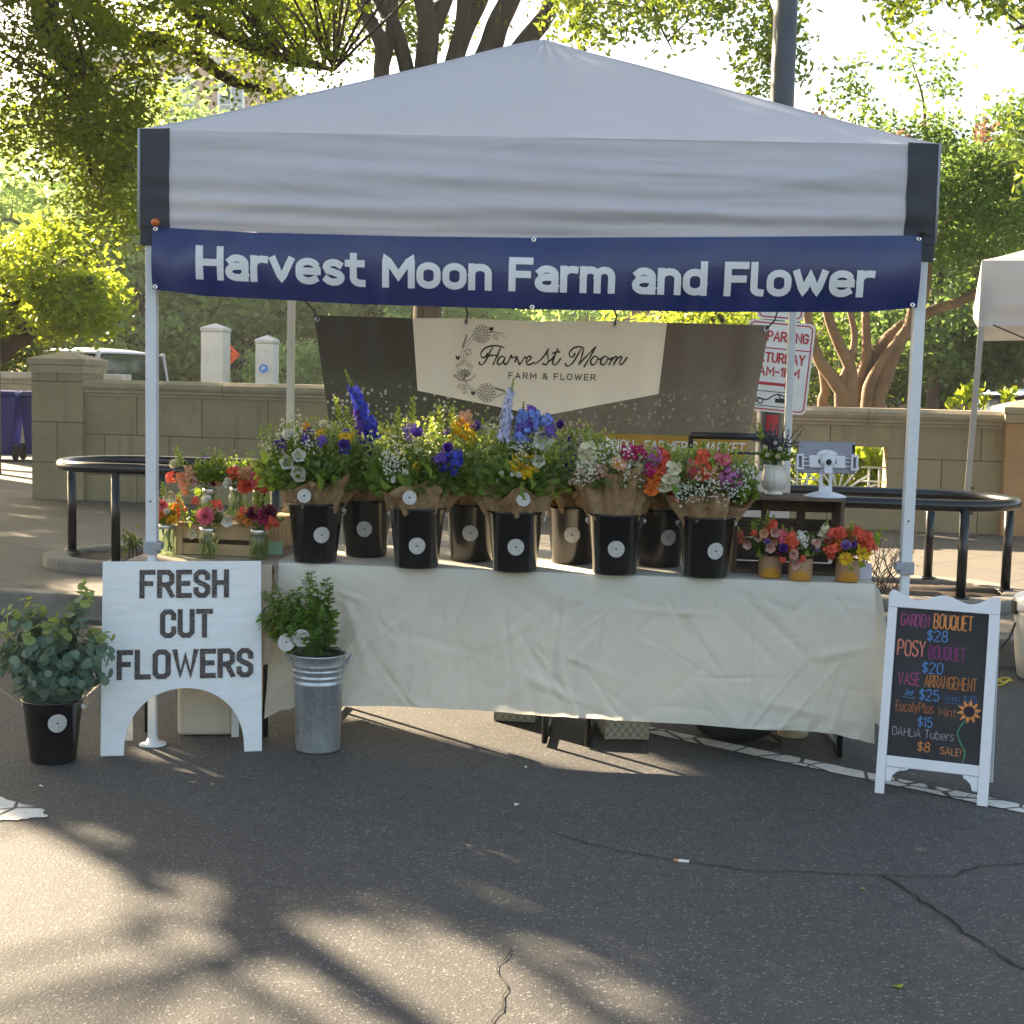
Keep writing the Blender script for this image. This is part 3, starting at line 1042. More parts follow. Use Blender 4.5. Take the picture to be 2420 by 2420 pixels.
def van(c, rz, wd, ln, h, label, mbody, roofm, cat='van'):
    """boxy vehicle: nose towards local -Y"""
    t = thing('parked_' + cat, label, cat, c, rz)
    w2 = wd / 2

    def loft(secs, name, m, bevel=.03):
        mb = MB()
        vs, fs = [], []
        for (y, x, z0, z1, xi) in secs:
            vs += [(-x, y, z0), (x, y, z0), (xi, y, z1), (-xi, y, z1)]
        k_ = len(secs)
        for i in range(k_ - 1):
            for j in range(4):
                j2 = (j + 1) % 4
                fs.append((4 * i + j, 4 * i + 4 + j, 4 * i + 4 + j2, 4 * i + j2))
        fs += [(0, 1, 2, 3), (4 * k_ - 1, 4 * k_ - 2, 4 * k_ - 3, 4 * k_ - 4)]
        mb.add(vs, fs)
        return mb.build(name, m, t, bevel=bevel)
    hb = h * .56
    loft([(-ln / 2, w2 * .9, .35, hb * .72, w2 * .86), (-ln / 2 + .25, w2, .3, hb * .84, w2 * .95), (-ln / 2 + 1.0, w2, .3, hb, w2 * .97), (ln / 2 - .1, w2, .3, hb, w2 * .97), (ln / 2, w2 * .95, .35, hb * .95, w2 * .93)], 'body', mbody, .05)
    z0 = hb + .003
    loft([(-ln / 2 + 1.0, w2 * .93, z0, z0 + .02, w2 * .92), (-ln / 2 + 1.55, w2 * .95, z0, h - .09, w2 * .84), (ln / 2 - .25, w2 * .95, z0, h - .09, w2 * .84), (ln / 2 - .08, w2 * .93, z0, z0 + .02, w2 * .92)], 'window_band', M_DARKG)
    mb = MB()
    nx, ny = 10, 14
    mb.grid(lambda u, v: ((u - .5) * wd * .93 * (1 - .1 * abs(2 * v - 1) ** 3), -ln / 2 + 1.35 + v * (ln - 1.6), h - .085 + .085 * (1 - abs(2 * u - 1) ** 2.4) * (1 - abs(2 * v - 1) ** 3) - .02 * abs(2 * v - 1) ** 4), nx, ny)
    mb.build('roof', roofm, t, thick=.03)
    for x in (-w2 * .8, w2 * .8):
        for yy, y2 in ((-ln / 2 + 1.08, -ln / 2 + 1.55), (ln / 2 - .15, ln / 2 - .28)):
            mb = MB()
            mb.sqtube((x * 1.15, yy, z0), (x * 1.06, y2, h - .06), .07, .05)
            mb.build('pillar', roofm, t)
    for x in (-w2 * .93, w2 * .93):
        for y in (-ln / 2 + .85, ln / 2 - .85):
            mb = MB()
            mb.lathe([(0, -.1), (.26, -.1), (.32, -.06), (.32, .06), (.26, .1), (0, .1)], 24, M=Matrix.Translation((x, y, .32)) @ Matrix.Rotation(PI / 2, 4, 'Y'), capb=False)
            mb.build('wheel', M_BLACK, t)
    for x in (-w2 * .72, w2 * .72):
        mb = MB()
        mb.box((x, -ln / 2 + .02, hb * .66), (.28, .1, .14))
        mb.build('headlight', M_SIGNW, t, bevel=.03)
        mb = MB()
        mb.box((x * 1.5, -ln / 2 + 1.25, hb + .12), (.12, .1, .18))
        mb.build('mirror', mbody, t, bevel=.03)
    return t


van((-9.25, 22.3, 0), RAD(-12), 1.75, 4.4, 2.0, 'white roofed van showing above the wall beside the stone pier', M_WHITEP, M_WHITEP)
M_GREYCAR = mat('grey_car_paint', (.10, .105, .11), .3, .05, coat=.5)
M_BLUEROOF = mat('blue_grey_paint', (.22, .30, .46), .25, .05, coat=.6)
van((7.45, 15.2, 0), RAD(-82), 1.8, 4.6, 1.62, 'grey car with a pale blue roof behind the right wall', M_GREYCAR, M_BLUEROOF, 'car')


# far buildings
def brick_mat(name, c1, c2, mort):
    m = NT(name)
    c = m.n('ShaderNodeTexCoord')
    sp = m.n('ShaderNodeSeparateXYZ')
    m.l(c.outputs['Object'], sp.inputs[0])
    cb = m.n('ShaderNodeCombineXYZ')
    m.l(sp.outputs[0], cb.inputs[0])
    m.l(sp.outputs[2], cb.inputs[1])
    br = m.n('ShaderNodeTexBrick', Scale=1.0, Mortar__Size=.012, Brick__Width=.3, Row__Height=.1)
    br.inputs['Color1'].default_value = (*c1, 1)
    br.inputs['Color2'].default_value = (*c2, 1)
    br.inputs['Mortar'].default_value = (*mort, 1)
    m.l(cb.outputs[0], br.inputs['Vector'])
    m.l(br.outputs[0], m.b.inputs['Base Color'])
    m.b.inputs['Roughness'].default_value = .9
    return m.mat


def building(name, label, x0, x1, y, h, m, cols, rows, ww, wh, z0, dz):
    t = thing(name, label, 'building', ((x0 + x1) / 2, y, 0))
    wd = x1 - x0
    mb = MB()
    mb.bb(-wd / 2, wd / 2, 0, 10, 0, h)
    mb.build('wall', m, t)
    mb = MB()
    mb.bb(-wd / 2 - .3, wd / 2 + .3, -.3, 10.3, h + .001, h + .5)
    mb.build('roof', M_LIGHTSTONE, t)
    for i in range(cols):
        for j in range(rows):
            x = -wd / 2 + wd * (i + .5) / cols
            z = z0 + j * dz
            mb = MB()
            for a in (-1, 1):
                mb.box((x + a * ww / 2, -.03, z + wh / 2), (.12, .12, wh + .12))
            mb.box((x, -.03, z), (ww, .11, .14))
            mb.box((x, -.03, z + wh), (ww, .11, .14))
            mb.box((x, -.02, z + wh / 2), (.06, .08, wh))
            mb.box((x, -.02, z + wh * .5), (ww, .06, .05))
            f = mb.build('window', M_WHITEP, t)
            mb = MB()
            mb.box((x, -.012, z + wh / 2), (ww - .1, .012, wh - .1))
            mb.build('pane', mat('pale_glass', (.30, .36, .42), .1, .05), f)
    return t


building('brick_building', 'pink brick building with tall windows glimpsed through the left trees', -22.2, -13.4, 58, 15.2, brick_mat('pink_brick', (.50, .30, .25), (.56, .34, .28), (.5, .42, .38)), 4, 4, 1.1, 2.3, 1.5, 3.6)
building('brick_building', 'low red brick building behind the stall', .2, 17, 44, 4.25, brick_mat('red_brick', (.42, .13, .10), (.48, .16, .12), (.4, .3, .26)), 5, 1, 1.2, 1.6, 1.2, 3)
# ------------------------------------------------------------------ the white pop-up tent
M_TENT = cloth_mat('white_canopy', (.69, .68, .725), trans=.38, rough=.6, var=.03, bump=.06)
M_TENTG = cloth_mat('charcoal_canopy', (.052, .056, .066), trans=.03, rough=.55, var=.1, bump=.1)
M_STEEL = mat('white_steel', (.66, .68, .70), .35, .05, 6, spec=.5)
M_GREYPL = mat('grey_plastic', (.30, .32, .34), .5, .08)
M_LEGB = mat('cream_steel', (.66, .61, .50), .4, .05, 6)
HW = 1.525
DEP = 3.02
ZE, ZV, ZP = 2.455, 2.076, 3.185


def roof_z(x, y):
    u, v = x / 1.545, (y - DEP / 2) / (DEP / 2 + .02)
    m_ = max(abs(u), abs(v))
    k_ = (1 - m_)
    hip = 1 - min(1, abs(abs(u) - abs(v)) * 2.2)
    z = ZE + (ZP - ZE) * (k_ ** 1.08)
    z += -.05 * math.sin(PI * m_) * (1 - hip) + .012 * hip * math.sin(PI * m_)
    # fine puckers near the tip and along the hips
    ang = math.atan2(v, u)
    z += .006 * math.sin(ang * 26) * math.exp(-((m_ - .12) / .12) ** 2)
    z += .0016 * math.sin((u * 31 + v * 9)) * math.exp(-((m_ - .45) / .25) ** 2) * (1 - hip)
    return z


t = thing('canopy_tent', 'large white pop-up tent with charcoal corners over the flower stall', 'tent', (0, 0, 0))
mb = MB()
N_ = 96


def _rf(u, v):
    # gather samples at the centre and the rim
    x, y = (2 * u - 1) * 1.545, DEP / 2 + (2 * v - 1) * (DEP / 2 + .02)
    return (x, y, roof_z(x, y))


for k_ in range(4):
    def _pf(u, v):
        m_, a_ = 1 - v, (2 * u - 1) * (1 - v)
        U, V = ((a_, -m_), (m_, a_), (-a_, m_), (-m_, -a_))[k_]
        return _rf((U + 1) / 2, (V + 1) / 2)
    mb.grid(_pf, 72, 72)
mb.build('roof', M_TENT, t)
for sx_ in (-1, 1):
    for sy_ in (-1, 1):
        mb = MB()
        mb.tube([(sx_ * 1.545 * q, DEP / 2 + sy_ * (DEP / 2 + .02) * q, roof_z(sx_ * 1.545 * q, DEP / 2 + sy_ * (DEP / 2 + .02) * q) + .001) for q in [i / 40 for i in range(1, 41)]], .0045, 6)
        mb.build('seam', M_TENT, t)


_vr = np.random.default_rng(14)
_vn = 130
_vx, _vy, _va = _vr.uniform(0, 3.1, _vn), _vr.uniform(0, .37, _vn), _vr.normal(size=_vn) * .22
_vl, _vw, _vm = _vr.uniform(.08, .45, _vn), _vr.uniform(.004, .011, _vn), _vr.normal(size=_vn) * .0024
_vca, _vsa = np.cos(_va), np.sin(_va)


def VCR(x, y):
    """long shallow pull creases in the valance"""
    dx, dy = x - _vx, y - _vy
    a, b = dx * _vca + dy * _vsa, -dx * _vsa + dy * _vca
    return float(np.sum(_vm * np.exp(-(a / _vl) ** 2) * np.maximum(0, 1 - np.abs(b) / (2.5 * _vw))))


def val_off(s_, q):
    """bulge of the valance; s_ along the side 0..1, q from the eave 0 to the hem 1"""
    e = math.sin(PI * min(1, max(0, s_))) ** .35
    f = .020 * math.sin(PI * min(1, q * 1.05)) * e
    f += e * (.0085 * math.sin(2 * PI * (q * 2.6 + .35 * s_ + .1)) * (.25 + q) + .009 * math.exp(-((q - .70 - .03 * s_) / .055) ** 2) - .011 * math.exp(-((q - .82) / .05) ** 2) + .008 * math.exp(-((q - .93) / .05) ** 2))
    f += e * VCR(s_ * 3.09, q * .37)
    f += .003 if q > .955 else 0
    f += e * .0055 * math.sin(9 * q + 7 * s_ + 2 * math.sin(5 * s_ + 3 * q)) + .003 * e * math.sin(31 * q - 12 * s_)
    return f


def hem_z(s_):
    return ZV - .012 * math.sin(PI * s_)


sides = [((-1.545, -.02), (1.545, -.02), (0, -1), ZV), ((1.545, -.02), (1.545, DEP + .02), (1, 0), ZV), ((1.545, DEP + .02), (-1.545, DEP + .02), (0, 1), 1.99), ((-1.545, DEP + .02), (-1.545, -.02), (-1, 0), 2.235)]
CW = .105
for (p, q_, nrm, zv) in sides:
    p, q_, nrm = np.array(p), np.array(q_), np.array(nrm)
    ln = np.linalg.norm(q_ - p)

    def vf(s_, v, off=0):
        z = ZE + (zv - ZE) * v - .012 * math.sin(PI * s_) * v
        c = p + (q_ - p) * s_ + nrm * (val_off(s_, v) + off)
        return (c[0], c[1], z)
    mb = MB()
    a, b = CW / ln, 1 - CW / ln
    mb.grid(lambda u, v: vf(a + (b - a) * u, v), 120, 64, flip=True)
    mb.build('valance', M_TENT, t)
for i in range(4):
    p, q_, nrm, zv = sides[i]
    pp, pq, pn, pzv = sides[i - 1]
    mb = MB()
    for (A, B, nr, z_, rev) in ((np.array(p), np.array(q_), np.array(nrm), zv, False), (np.array(pq), np.array(pp), np.array(pn), pzv, True)):
        dr = (B - A) / np.linalg.norm(B - A)

        def cf(u, v):
            s_ = u * (CW + .012) / np.linalg.norm(B - A)
            c = A + dr * (u * (CW + .012)) + nr * (.004 + val_off(1 - s_ if rev else s_, v))
            return (c[0], c[1], ZE + .003 + (z_ - .004 - ZE) * v + .004 * u)
        mb.grid(cf, 6, 26, flip=not rev)
    mb.build('corner_panel', M_TENTG, t)
    mb = MB()
    c = np.array(p) + (np.array(nrm) + np.array(pn)) * .005
    mb.tube([(c[0], c[1], ZE + .005), (c[0], c[1], ZV)], .0055, 6)
    mb.build('corner_piping', M_GREYPL, t)
legs = [(-HW + .015, .015, 0, M_STEEL, 0), (HW - .015, .015, 0, M_STEEL, 0), (-HW + .015, DEP - .015, .15, M_LEGB, 0), (HW - .015, DEP - .015, .15, M_STEEL, 0)]
for i, (x, y, z0, m_, _) in enumerate(legs):
    mb = MB()
    xb = x + (.005 if i == 0 else -.008 if i == 1 else 0)
    zj = .80
    mb.sqtube((x, y, 2.30), ((x + xb) / 2, y, zj), .043, .043)
    mb.sqtube(((x + xb) / 2, y, zj - .002), (xb, y, z0 + .006), .033, .033)
    lg = mb.build('leg', m_, t, bevel=.003)
    mb = MB()
    mb.box(((x + xb) / 2, y, zj + .012), (.058, .058, .052))
    mb.box(((x + xb) / 2 + (.03 if x < 0 else -.03), y - .01, zj + .02), (.03, .05, .03))
    mb.build('slider', M_GREYPL, lg, bevel=.004)
    mb = MB()
    mb.lathe([(.055, 0), (.055, .004), (.03, .008), (.02, .03)], 18, M=Matrix.Translation((xb, y, z0 + .002)), capt=True)
    mb.build('foot', m_, lg)
    mb = MB()
    mb.lathe([(.004, -.0225), (.004, .0225)], 10, M=Matrix.Translation(((x + xb) / 2 - .002, y, 1.0)) @ Matrix.Rotation(PI / 2, 4, 'X'), capt=True)
    mb.build('peg_hole', M_BLACK, lg)
    mb = MB()
    mb.box((x, y, 2.055), (.075, .075, .085))
    mb.build('corner_bracket', M_TENTG if y < 1 else M_GREYPL, lg, bevel=.004)
corner = [(-HW + .03, .05), (HW - .03, .05), (HW - .03, DEP - .05), (-HW + .03, DEP - .05)]
mb = MB()
for i in range(4):
    a, b = np.array(corner[i]), np.array(corner[(i + 1) % 4])
    m_ = (a + b) / 2
    for p, q_ in ((a, m_), (m_, b)):
        mb.sqtube((*p, 2.10), (*q_, 2.36), .026, .012)
        mb.sqtube((*p, 2.36), (*q_, 2.10), .026, .012)
mb.build('truss', M_STEEL, t)
mb = MB()
mb.sqtube((HW - .03, DEP - .06, 2.0), (.35, DEP - .06, 2.06), .04, .02)
mb.build('rear_bar', M_STEEL, t)
mb = MB()
for c in corner:
    mb.sqtube((c[0], c[1], 2.38), (0, DEP / 2, 3.14), .022, .016)
mb.sqtube((0, DEP / 2, 2.5), (0, DEP / 2, 3.165), .03, .03)
mb.build('rafter', M_STEEL, t)

# ------------------------------------------------------------------ blue name banner
M_BANNER = NT('blue_vinyl')
_v = M_BANNER.coord('Object')
_n = M_BANNER.noise(_v, 4, 4, .6)
M_BANNER.l(M_BANNER.ramp(_n.outputs['Fac'], [(.3, (.008, .020, .105)), (.7, (.011, .027, .135))]), M_BANNER.b.inputs['Base Color'])
M_BANNER.b.inputs['Roughness'].default_value = .27
M_BANNER.b.inputs['Specular IOR Level'].default_value = .55
M_BANNER.bump(M_BANNER.noise(_v, 12, 4, .6).outputs['Fac'], .12, .02)
M_BANNER = M_BANNER.mat
M_LETTER = mat('white_vinyl_print', (.70, .71, .72), .4, .04, 9)


def bl(x, tab):
    for i in range(len(tab) - 1):
        if x <= tab[i + 1][0] or i == len(tab) - 2:
            t_ = (x - tab[i][0]) / (tab[i + 1][0] - tab[i][0])
            return tab[i][1] + (tab[i + 1][1] - tab[i][1]) * t_


B_TOP = [(-1.49, 2.078), (-1.1, 2.066), (-.5, 2.064), (0, 2.068), (.7, 2.086), (1.5, 2.108)]
B_BOT = [(-1.49, 1.838), (-1.3, 1.818), (-.7, 1.800), (0, 1.793), (.7, 1.800), (1.3, 1.812), (1.5, 1.835)]


def banner_pt(x, v, h=0.0):
    z = bl(x, B_TOP) * (1 - v) + bl(x, B_BOT) * v
    e = max(0, 1 - abs(x) / 1.49)
    y = -.047 - .020 * math.sin(PI * v) + v * .015
    y -= .011 * math.sin(x * 4.4 + 1.2) * (.4 + v) + .005 * math.sin(x * 13 + 2 * v) * v
    y -= .020 * math.exp(-((x + 1.40) / .07) ** 2) * (.3 + v) - .016 * math.exp(-((x + 1.27) / .05) ** 2) * (.2 + v)
    y -= (.0045 * math.sin(x * 37 + 2 * math.sin(x * 3)) + .003 * math.sin(x * 61)) * max(0, v - .55) * 2.4 * (.4 + .6 * abs(math.sin(x * 2.3)))
    y += .022 * math.exp(-((x - 1.47) / .10) ** 2) * v
    return (x, y - h, z)


t = thing('name_banner', 'long blue vinyl banner reading Harvest Moon Farm and Flower in white', 'banner', (0, 0, 0))
mb = MB()
mb.grid(lambda u, v: banner_pt(-1.488 + 2.978 * u, v), 220, 20, flip=True)
mb.build('vinyl_sheet', M_BANNER, t)


def bmap(x, y, h):
    zt_, zb = bl(x, B_TOP), bl(x, B_BOT)
    # y is a height in metres over the base line, following the sag
    base = bl(x, [(-1.4, 1.882), (-.7, 1.866), (0, 1.859), (.7, 1.860), (1.4, 1.868)])
    v = (zt_ - (base + y)) / (zt_ - zb)
    return banner_pt(x, v, h)


mb = MB()
put_text(mb, 'Harvest Moon Farm and Flower', -1.315, 0, .131, 2.63, bmap, weight=.208, gap=.24, space=.42, seg=.02, flat=True)
mb.build('lettering', M_LETTER, t)
M_BRASS = mat('steel_grommet', (.75, .74, .70), .25, .05, metal=1)
for (x, v) in ((-1.475, .03), (-1.475, .955), (0, .03), (0, .97), (1.478, .05), (1.47, .96)):
    p = banner_pt(x, v, .003)
    mb = MB()
    mb.lathe([(.0035, -.003), (.0035, .003), (.009, .003), (.010, 0), (.009, -.003)], 14, M=Matrix.Translation(p) @ Matrix.Rotation(PI / 2, 4, 'X'), capb=False)
    mb.build('grommet', M_BRASS, t)


def ball_bungee(p, q_, col, label):
    t = thing('ball_bungee', label, 'bungee tie', p)
    mb = MB()
    mb.lathe([(0, -.016), (.009, -.013), (.015, -.006), (.016, 0), (.015, .006), (.009, .013), (0, .016)], 16, capb=False)
    mb.build('ball', col, t)
    d = np.array(q_) - np.array(p)
    mb = MB()
    mb.tube([(0, .0, 0), tuple(d * .5 + np.array([.01, .012, -.006])), tuple(d)], .003, 6)
    mb.build('cord', M_BLACK, t)


M_ORB = mat('orange_ball', (.55, .11, .02), .45, .2, 30)
ball_bungee((-1.468, -.085, 2.093), (-1.53, -.03, 2.085), M_ORB, 'orange ball bungee tying the left top corner of the blue banner')
ball_bungee((1.487, -.07, 2.118), (1.53, -.03, 2.11), M_BLACK, 'black ball bungee tying the right top corner of the blue banner')

# ------------------------------------------------------------------ printed banner at the back of the stall
YB = DEP - .10
BT = [(-1.355, 1.883), (-.763, 1.879), (-.45, 1.885), (0, 1.876), (.44, 1.890), (.754, 1.886), (1.365, 1.884)]


def back_pt(x, z, h=0.0):
    """x, z as hung at the top width; the sheet narrows towards its foot"""
    k_ = 1 - (1.88 - z) * .107
    y = YB - .012 * math.sin(x * 7) * (1.95 - z) - .01 * math.sin(x * 17 + z * 3) - .006 * math.sin(x * 31) + .05 * (1.88 - z)
    return (x * k_, y - h, z)


def photo_print(name, seed, dark, mid, flower, soil):
    m = NT(name)
    c = m.n('ShaderNodeTexCoord')
    sp = m.n('ShaderNodeSeparateXYZ')
    m.l(c.outputs['Object'], sp.inputs[0])
    zz = m.ramp(m.n('ShaderNodeMath', _operation='MULTIPLY_ADD').outputs[0], [(0, (0, 0, 0)), (1, (1, 1, 1))])
    mm = zz.node.inputs[0].links[0].from_node
    m.l(sp.outputs[2], mm.inputs[0])
    mm.inputs[1].default_value = 1.25
    mm.inputs[2].default_value = -1.35
    n1 = m.noise(c.outputs['Object'], 17, 8, .8, 1.4)
    n1.inputs['Vector'].links[0]
    base = m.ramp(n1.outputs['Fac'], [(.3, dark), (.52, mid), (.72, tuple(x * 1.7 for x in mid))])
    # beds of pale blooms across the middle
    vo = m.n('ShaderNodeTexVoronoi', Scale=34.0)
    m.l(c.outputs['Object'], vo.inputs['Vector'])
    vc = m.n('ShaderNodeSeparateColor')
    m.l(vo.outputs['Color'], vc.inputs[0])
    spot = m.n('ShaderNodeMath', _operation='LESS_THAN')
    m.l(vo.outputs['Distance'], spot.inputs[0])
    spot.inputs[1].default_value = .34
    pick = m.n('ShaderNodeMath', _operation='GREATER_THAN')
    m.l(vc.outputs[0], pick.inputs[0])
    pick.inputs[1].default_value = .58
    band = m.ramp(zz, [(.18, (0, 0, 0)), (.34, (1, 1, 1)), (.42, (1, 1, 1)), (.52, (0, 0, 0))])
    k1 = m.n('ShaderNodeMath', _operation='MULTIPLY')
    m.l(spot.outputs[0], k1.inputs[0])
    m.l(pick.outputs[0], k1.inputs[1])
    k2 = m.n('ShaderNodeMath', _operation='MULTIPLY')
    m.l(k1.outputs[0], k2.inputs[0])
    m.l(band, k2.inputs[1])
    base = m.mix(m.ramp(zz, [(.50, (0, 0, 0)), (.66, (.85, .85, .85))]), base, dark)
    n2 = m.noise(c.outputs['Object'], 5, 5, .7, 2)
    st_ = m.ramp(n2.outputs['Fac'], [(.3, tuple(x * .7 for x in soil)), (.7, soil)])
    base = m.mix(m.ramp(zz, [(.02, (1, 1, 1)), (.14, (0, 0, 0))]), base, st_)
    base = m.mix(k2.outputs[0], base, flower)
    m.l(base, m.b.inputs['Base Color'])
    m.b.inputs['Roughness'].default_value = .5
    tr = m.n('ShaderNodeBsdfTranslucent')
    m.l(base, tr.inputs[0])
    mx = m.n('ShaderNodeMixShader')
    mx.inputs[0].default_value = .22
    m.l(m.b.outputs[0], mx.inputs[1])
    m.l(tr.outputs[0], mx.inputs[2])
    m.l(mx.outputs[0], m.out.inputs[0])
    return m.mat


M_PHL = photo_print('field_photo_print', 1, (.050, .046, .036), (.075, .076, .050), (.55, .51, .43), (.13, .092, .072))
M_PHR = photo_print('pale_field_photo_print', 2, (.150, .122, .098), (.155, .140, .108), (.33, .31, .26), (.15, .122, .10))
M_PW = cloth_mat('cream_vinyl', (.80, .75, .66), trans=.25, rough=.5, var=.03, bump=.03)
M_PGOLD = cloth_mat('gold_vinyl', (.36, .225, .045), trans=.2, rough=.5, var=.05, bump=.03)
M_INK = mat('black_ink', (.028, .024, .022), .6, .1)
M_INKG = mat('grey_ink', (.13, .115, .10), .6, .1)
t = thing('printed_banner', 'wide printed farm banner with a cream Harvest Moon panel hung across the stall back', 'banner', (0, 0, 0))
ZBOT = .93
for nm, x0, x1, m_ in (('left_photo', -1.355, -.765, M_PHL), ('right_photo', .755, 1.365, M_PHR)):
    mb = MB()
    mb.grid(lambda u, v: back_pt(x0 + (x1 - x0) * u, bl(x0 + (x1 - x0) * u, BT) * (1 - v) + (1.216 if True else 0) * v), 24, 24, flip=True)
    mb.build('photo_print', m_, t)


def pan_bot(x):
    return bl(x, [(-.765, 1.447), (.03, 1.313), (.755, 1.462)])


mb = MB()
mb.grid(lambda u, v: back_pt(-.765 + 1.52 * u, bl(-.765 + 1.52 * u, BT) * (1 - v) + pan_bot(-.765 + 1.52 * u) * v), 60, 24, flip=True)
mb.build('cream_panel', M_PW, t)
mb = MB()
mb.grid(lambda u, v: back_pt(-.765 + .795 * u, pan_bot(-.765 + .795 * u) * (1 - v) + 1.216 * v), 20, 10, flip=True)
mb.build('photo_print', M_PHL, t)
mb = MB()
mb.grid(lambda u, v: back_pt(.03 + .725 * u, pan_bot(.03 + .725 * u) * (1 - v) + 1.216 * v), 20, 10, flip=True)
mb.build('photo_print', M_PHR, t)
mb = MB()
mb.grid(lambda u, v: back_pt(-1.355 + 2.72 * u, 1.216 * (1 - v) + 1.055 * v), 60, 6, flip=True)
mb.build('gold_band', M_PGOLD, t)
mb = MB()
mb.grid(lambda u, v: back_pt(-1.355 + 2.72 * u, 1.055 * (1 - v) + ZBOT * v), 60, 4, flip=True)
mb.build('foot_strip', M_PW, t)
mb = MB()
put_text(mb, "FARMER'S MARKET", .70, 1.116, .066, .655, lambda x, y, h: back_pt(x, y, h), weight=.15, seg=.02)
mb.build('lettering', M_LETTER, t)
mb = MB()
put_text(mb, 'WEDDING DESIGN', .06, 1.122, .062, .57, lambda x, y, h: back_pt(x, y, h), weight=.15, seg=.02)
put_text(mb, '-', .655, 1.116, .066, .03, lambda x, y, h: back_pt(x, y, h), weight=.15)
mb.build('lettering', M_LETTER, t)
mb = MB()
put_text(mb, 'FARM & FLOWER', -.19, 1.532, .039, .543, lambda x, y, h: back_pt(x, y, h), weight=.15, gap=.42, space=.5, seg=.02)
mb.build('lettering', M_INK, t)
mb = MB()
# the script name: strokes in units of the photograph, mapped onto the sheet
SCR = [
    [(548, 262), (510, 250), (450, 250), (398, 272), (372, 308), (382, 336), (408, 330), (424, 306)], [(462, 262), (440, 300), (412, 352), (388, 384), (366, 388), (360, 372)],
    [(524, 262), (500, 315), (476, 366), (466, 386)], [(430, 326), (464, 318), (502, 322)],
    [(556, 338), (534, 326), (510, 344), (498, 374), (512, 388), (538, 372), (558, 336), (548, 370), (558, 387), (578, 374)],
    [(578, 374), (596, 340), (606, 320), (612, 338), (640, 328), (646, 334), (634, 368)],
    [(650, 334), (660, 366), (668, 386), (690, 360), (708, 332), (718, 336)],
    [(722, 368), (746, 352), (756, 334), (742, 324), (724, 346), (722, 376), (740, 388), (780, 372)],
    [(790, 382), (830, 350), (864, 310), (884, 276), (878, 300), (886, 340), (888, 366), (872, 386), (846, 382)],
    [(888, 370), (920, 340), (948, 296), (956, 272)], [(950, 286), (930, 340), (922, 376), (940, 388), (962, 370), (980, 344)], [(918, 304), (944, 296), (972, 292)],
    [(1150, 262), (1112, 254), (1070, 268), (1046, 300), (1054, 330), (1076, 326), (1088, 304)], [(1136, 264), (1112, 310), (1080, 366), (1052, 394), (1028, 396), (1020, 380)],
    [(1152, 268), (1140, 330), (1124, 384)], [(1124, 384), (1180, 320), (1242, 256)], [(1242, 256), (1206, 326), (1164, 402)],
    [(1262, 330), (1236, 326), (1214, 350), (1214, 378), (1232, 388), (1254, 370), (1264, 342), (1280, 346), (1304, 336)],
    [(1338, 330), (1312, 326), (1290, 350), (1290, 378), (1308, 388), (1330, 370), (1340, 342), (1352, 346), (1366, 338)],
    [(1376, 334), (1364, 362), (1354, 386)], [(1356, 380), (1376, 346), (1398, 326), (1408, 334), (1396, 362), (1388, 386)], [(1392, 378), (1412, 344), (1434, 326), (1444, 336), (1432, 368), (1440, 388), (1460, 372), (1484, 334)]]
X0, Z0, KX = -.370, 1.612, .000805


def scr(x, y):
    return (X0 + (x - 360) * KX, Z0 - (y - 388) * KX + (x - 360) * KX * .02)


ribbons(mb, [smooth_line([scr(*p) for p in s_], 5) for s_ in SCR], .0088, lambda x, y, h: back_pt(x, y, h), wf=lambda t_: .75 + .5 * abs(math.sin(t_ * 5)))
mb.build('script_lettering', M_INK, t)
# crescent of line-drawn flowers
em = MB()
L_ = []


def epx(x, y):
    return (X0 + (x - 360) * KX, Z0 - (y - 388) * KX + (x - 360) * KX * .02)


def dahlia_lines(cx, cy, r):
    for rr, n_, ph in ((r, 15, 0), (r * .72, 12, .2), (r * .46, 9, .1), (r * .22, 6, 0)):
        for i in range(n_):
            q = 2 * PI * (i + ph) / n_
            dq = PI / n_
            L_.append([epx(cx + rr * .66 * math.cos(q - dq), cy + rr * .66 * math.sin(q - dq)), epx(cx + rr * .93 * math.cos(q - dq * .8), cy + rr * .93 * math.sin(q - dq * .8)), epx(cx + rr * math.cos(q), cy + rr * math.sin(q)), epx(cx + rr * .93 * math.cos(q + dq * .8), cy + rr * .93 * math.sin(q + dq * .8)), epx(cx + rr * .66 * math.cos(q + dq), cy + rr * .66 * math.sin(q + dq))])


def leaf_lines(cx, cy, l, ang, wv=.32):
    c_, s_ = math.cos(ang), math.sin(ang)
    P = [(0, 0), (.3, wv * .8), (.6, wv * .8), (1, 0), (.6, -wv * .8), (.3, -wv * .8), (0, 0)]
    L_.append([epx(cx + l * (x * c_ - y * s_), cy + l * (x * s_ + y * c_)) for x, y in P])
    L_.append([epx(cx, cy), epx(cx + l * c_, cy + l * s_)])


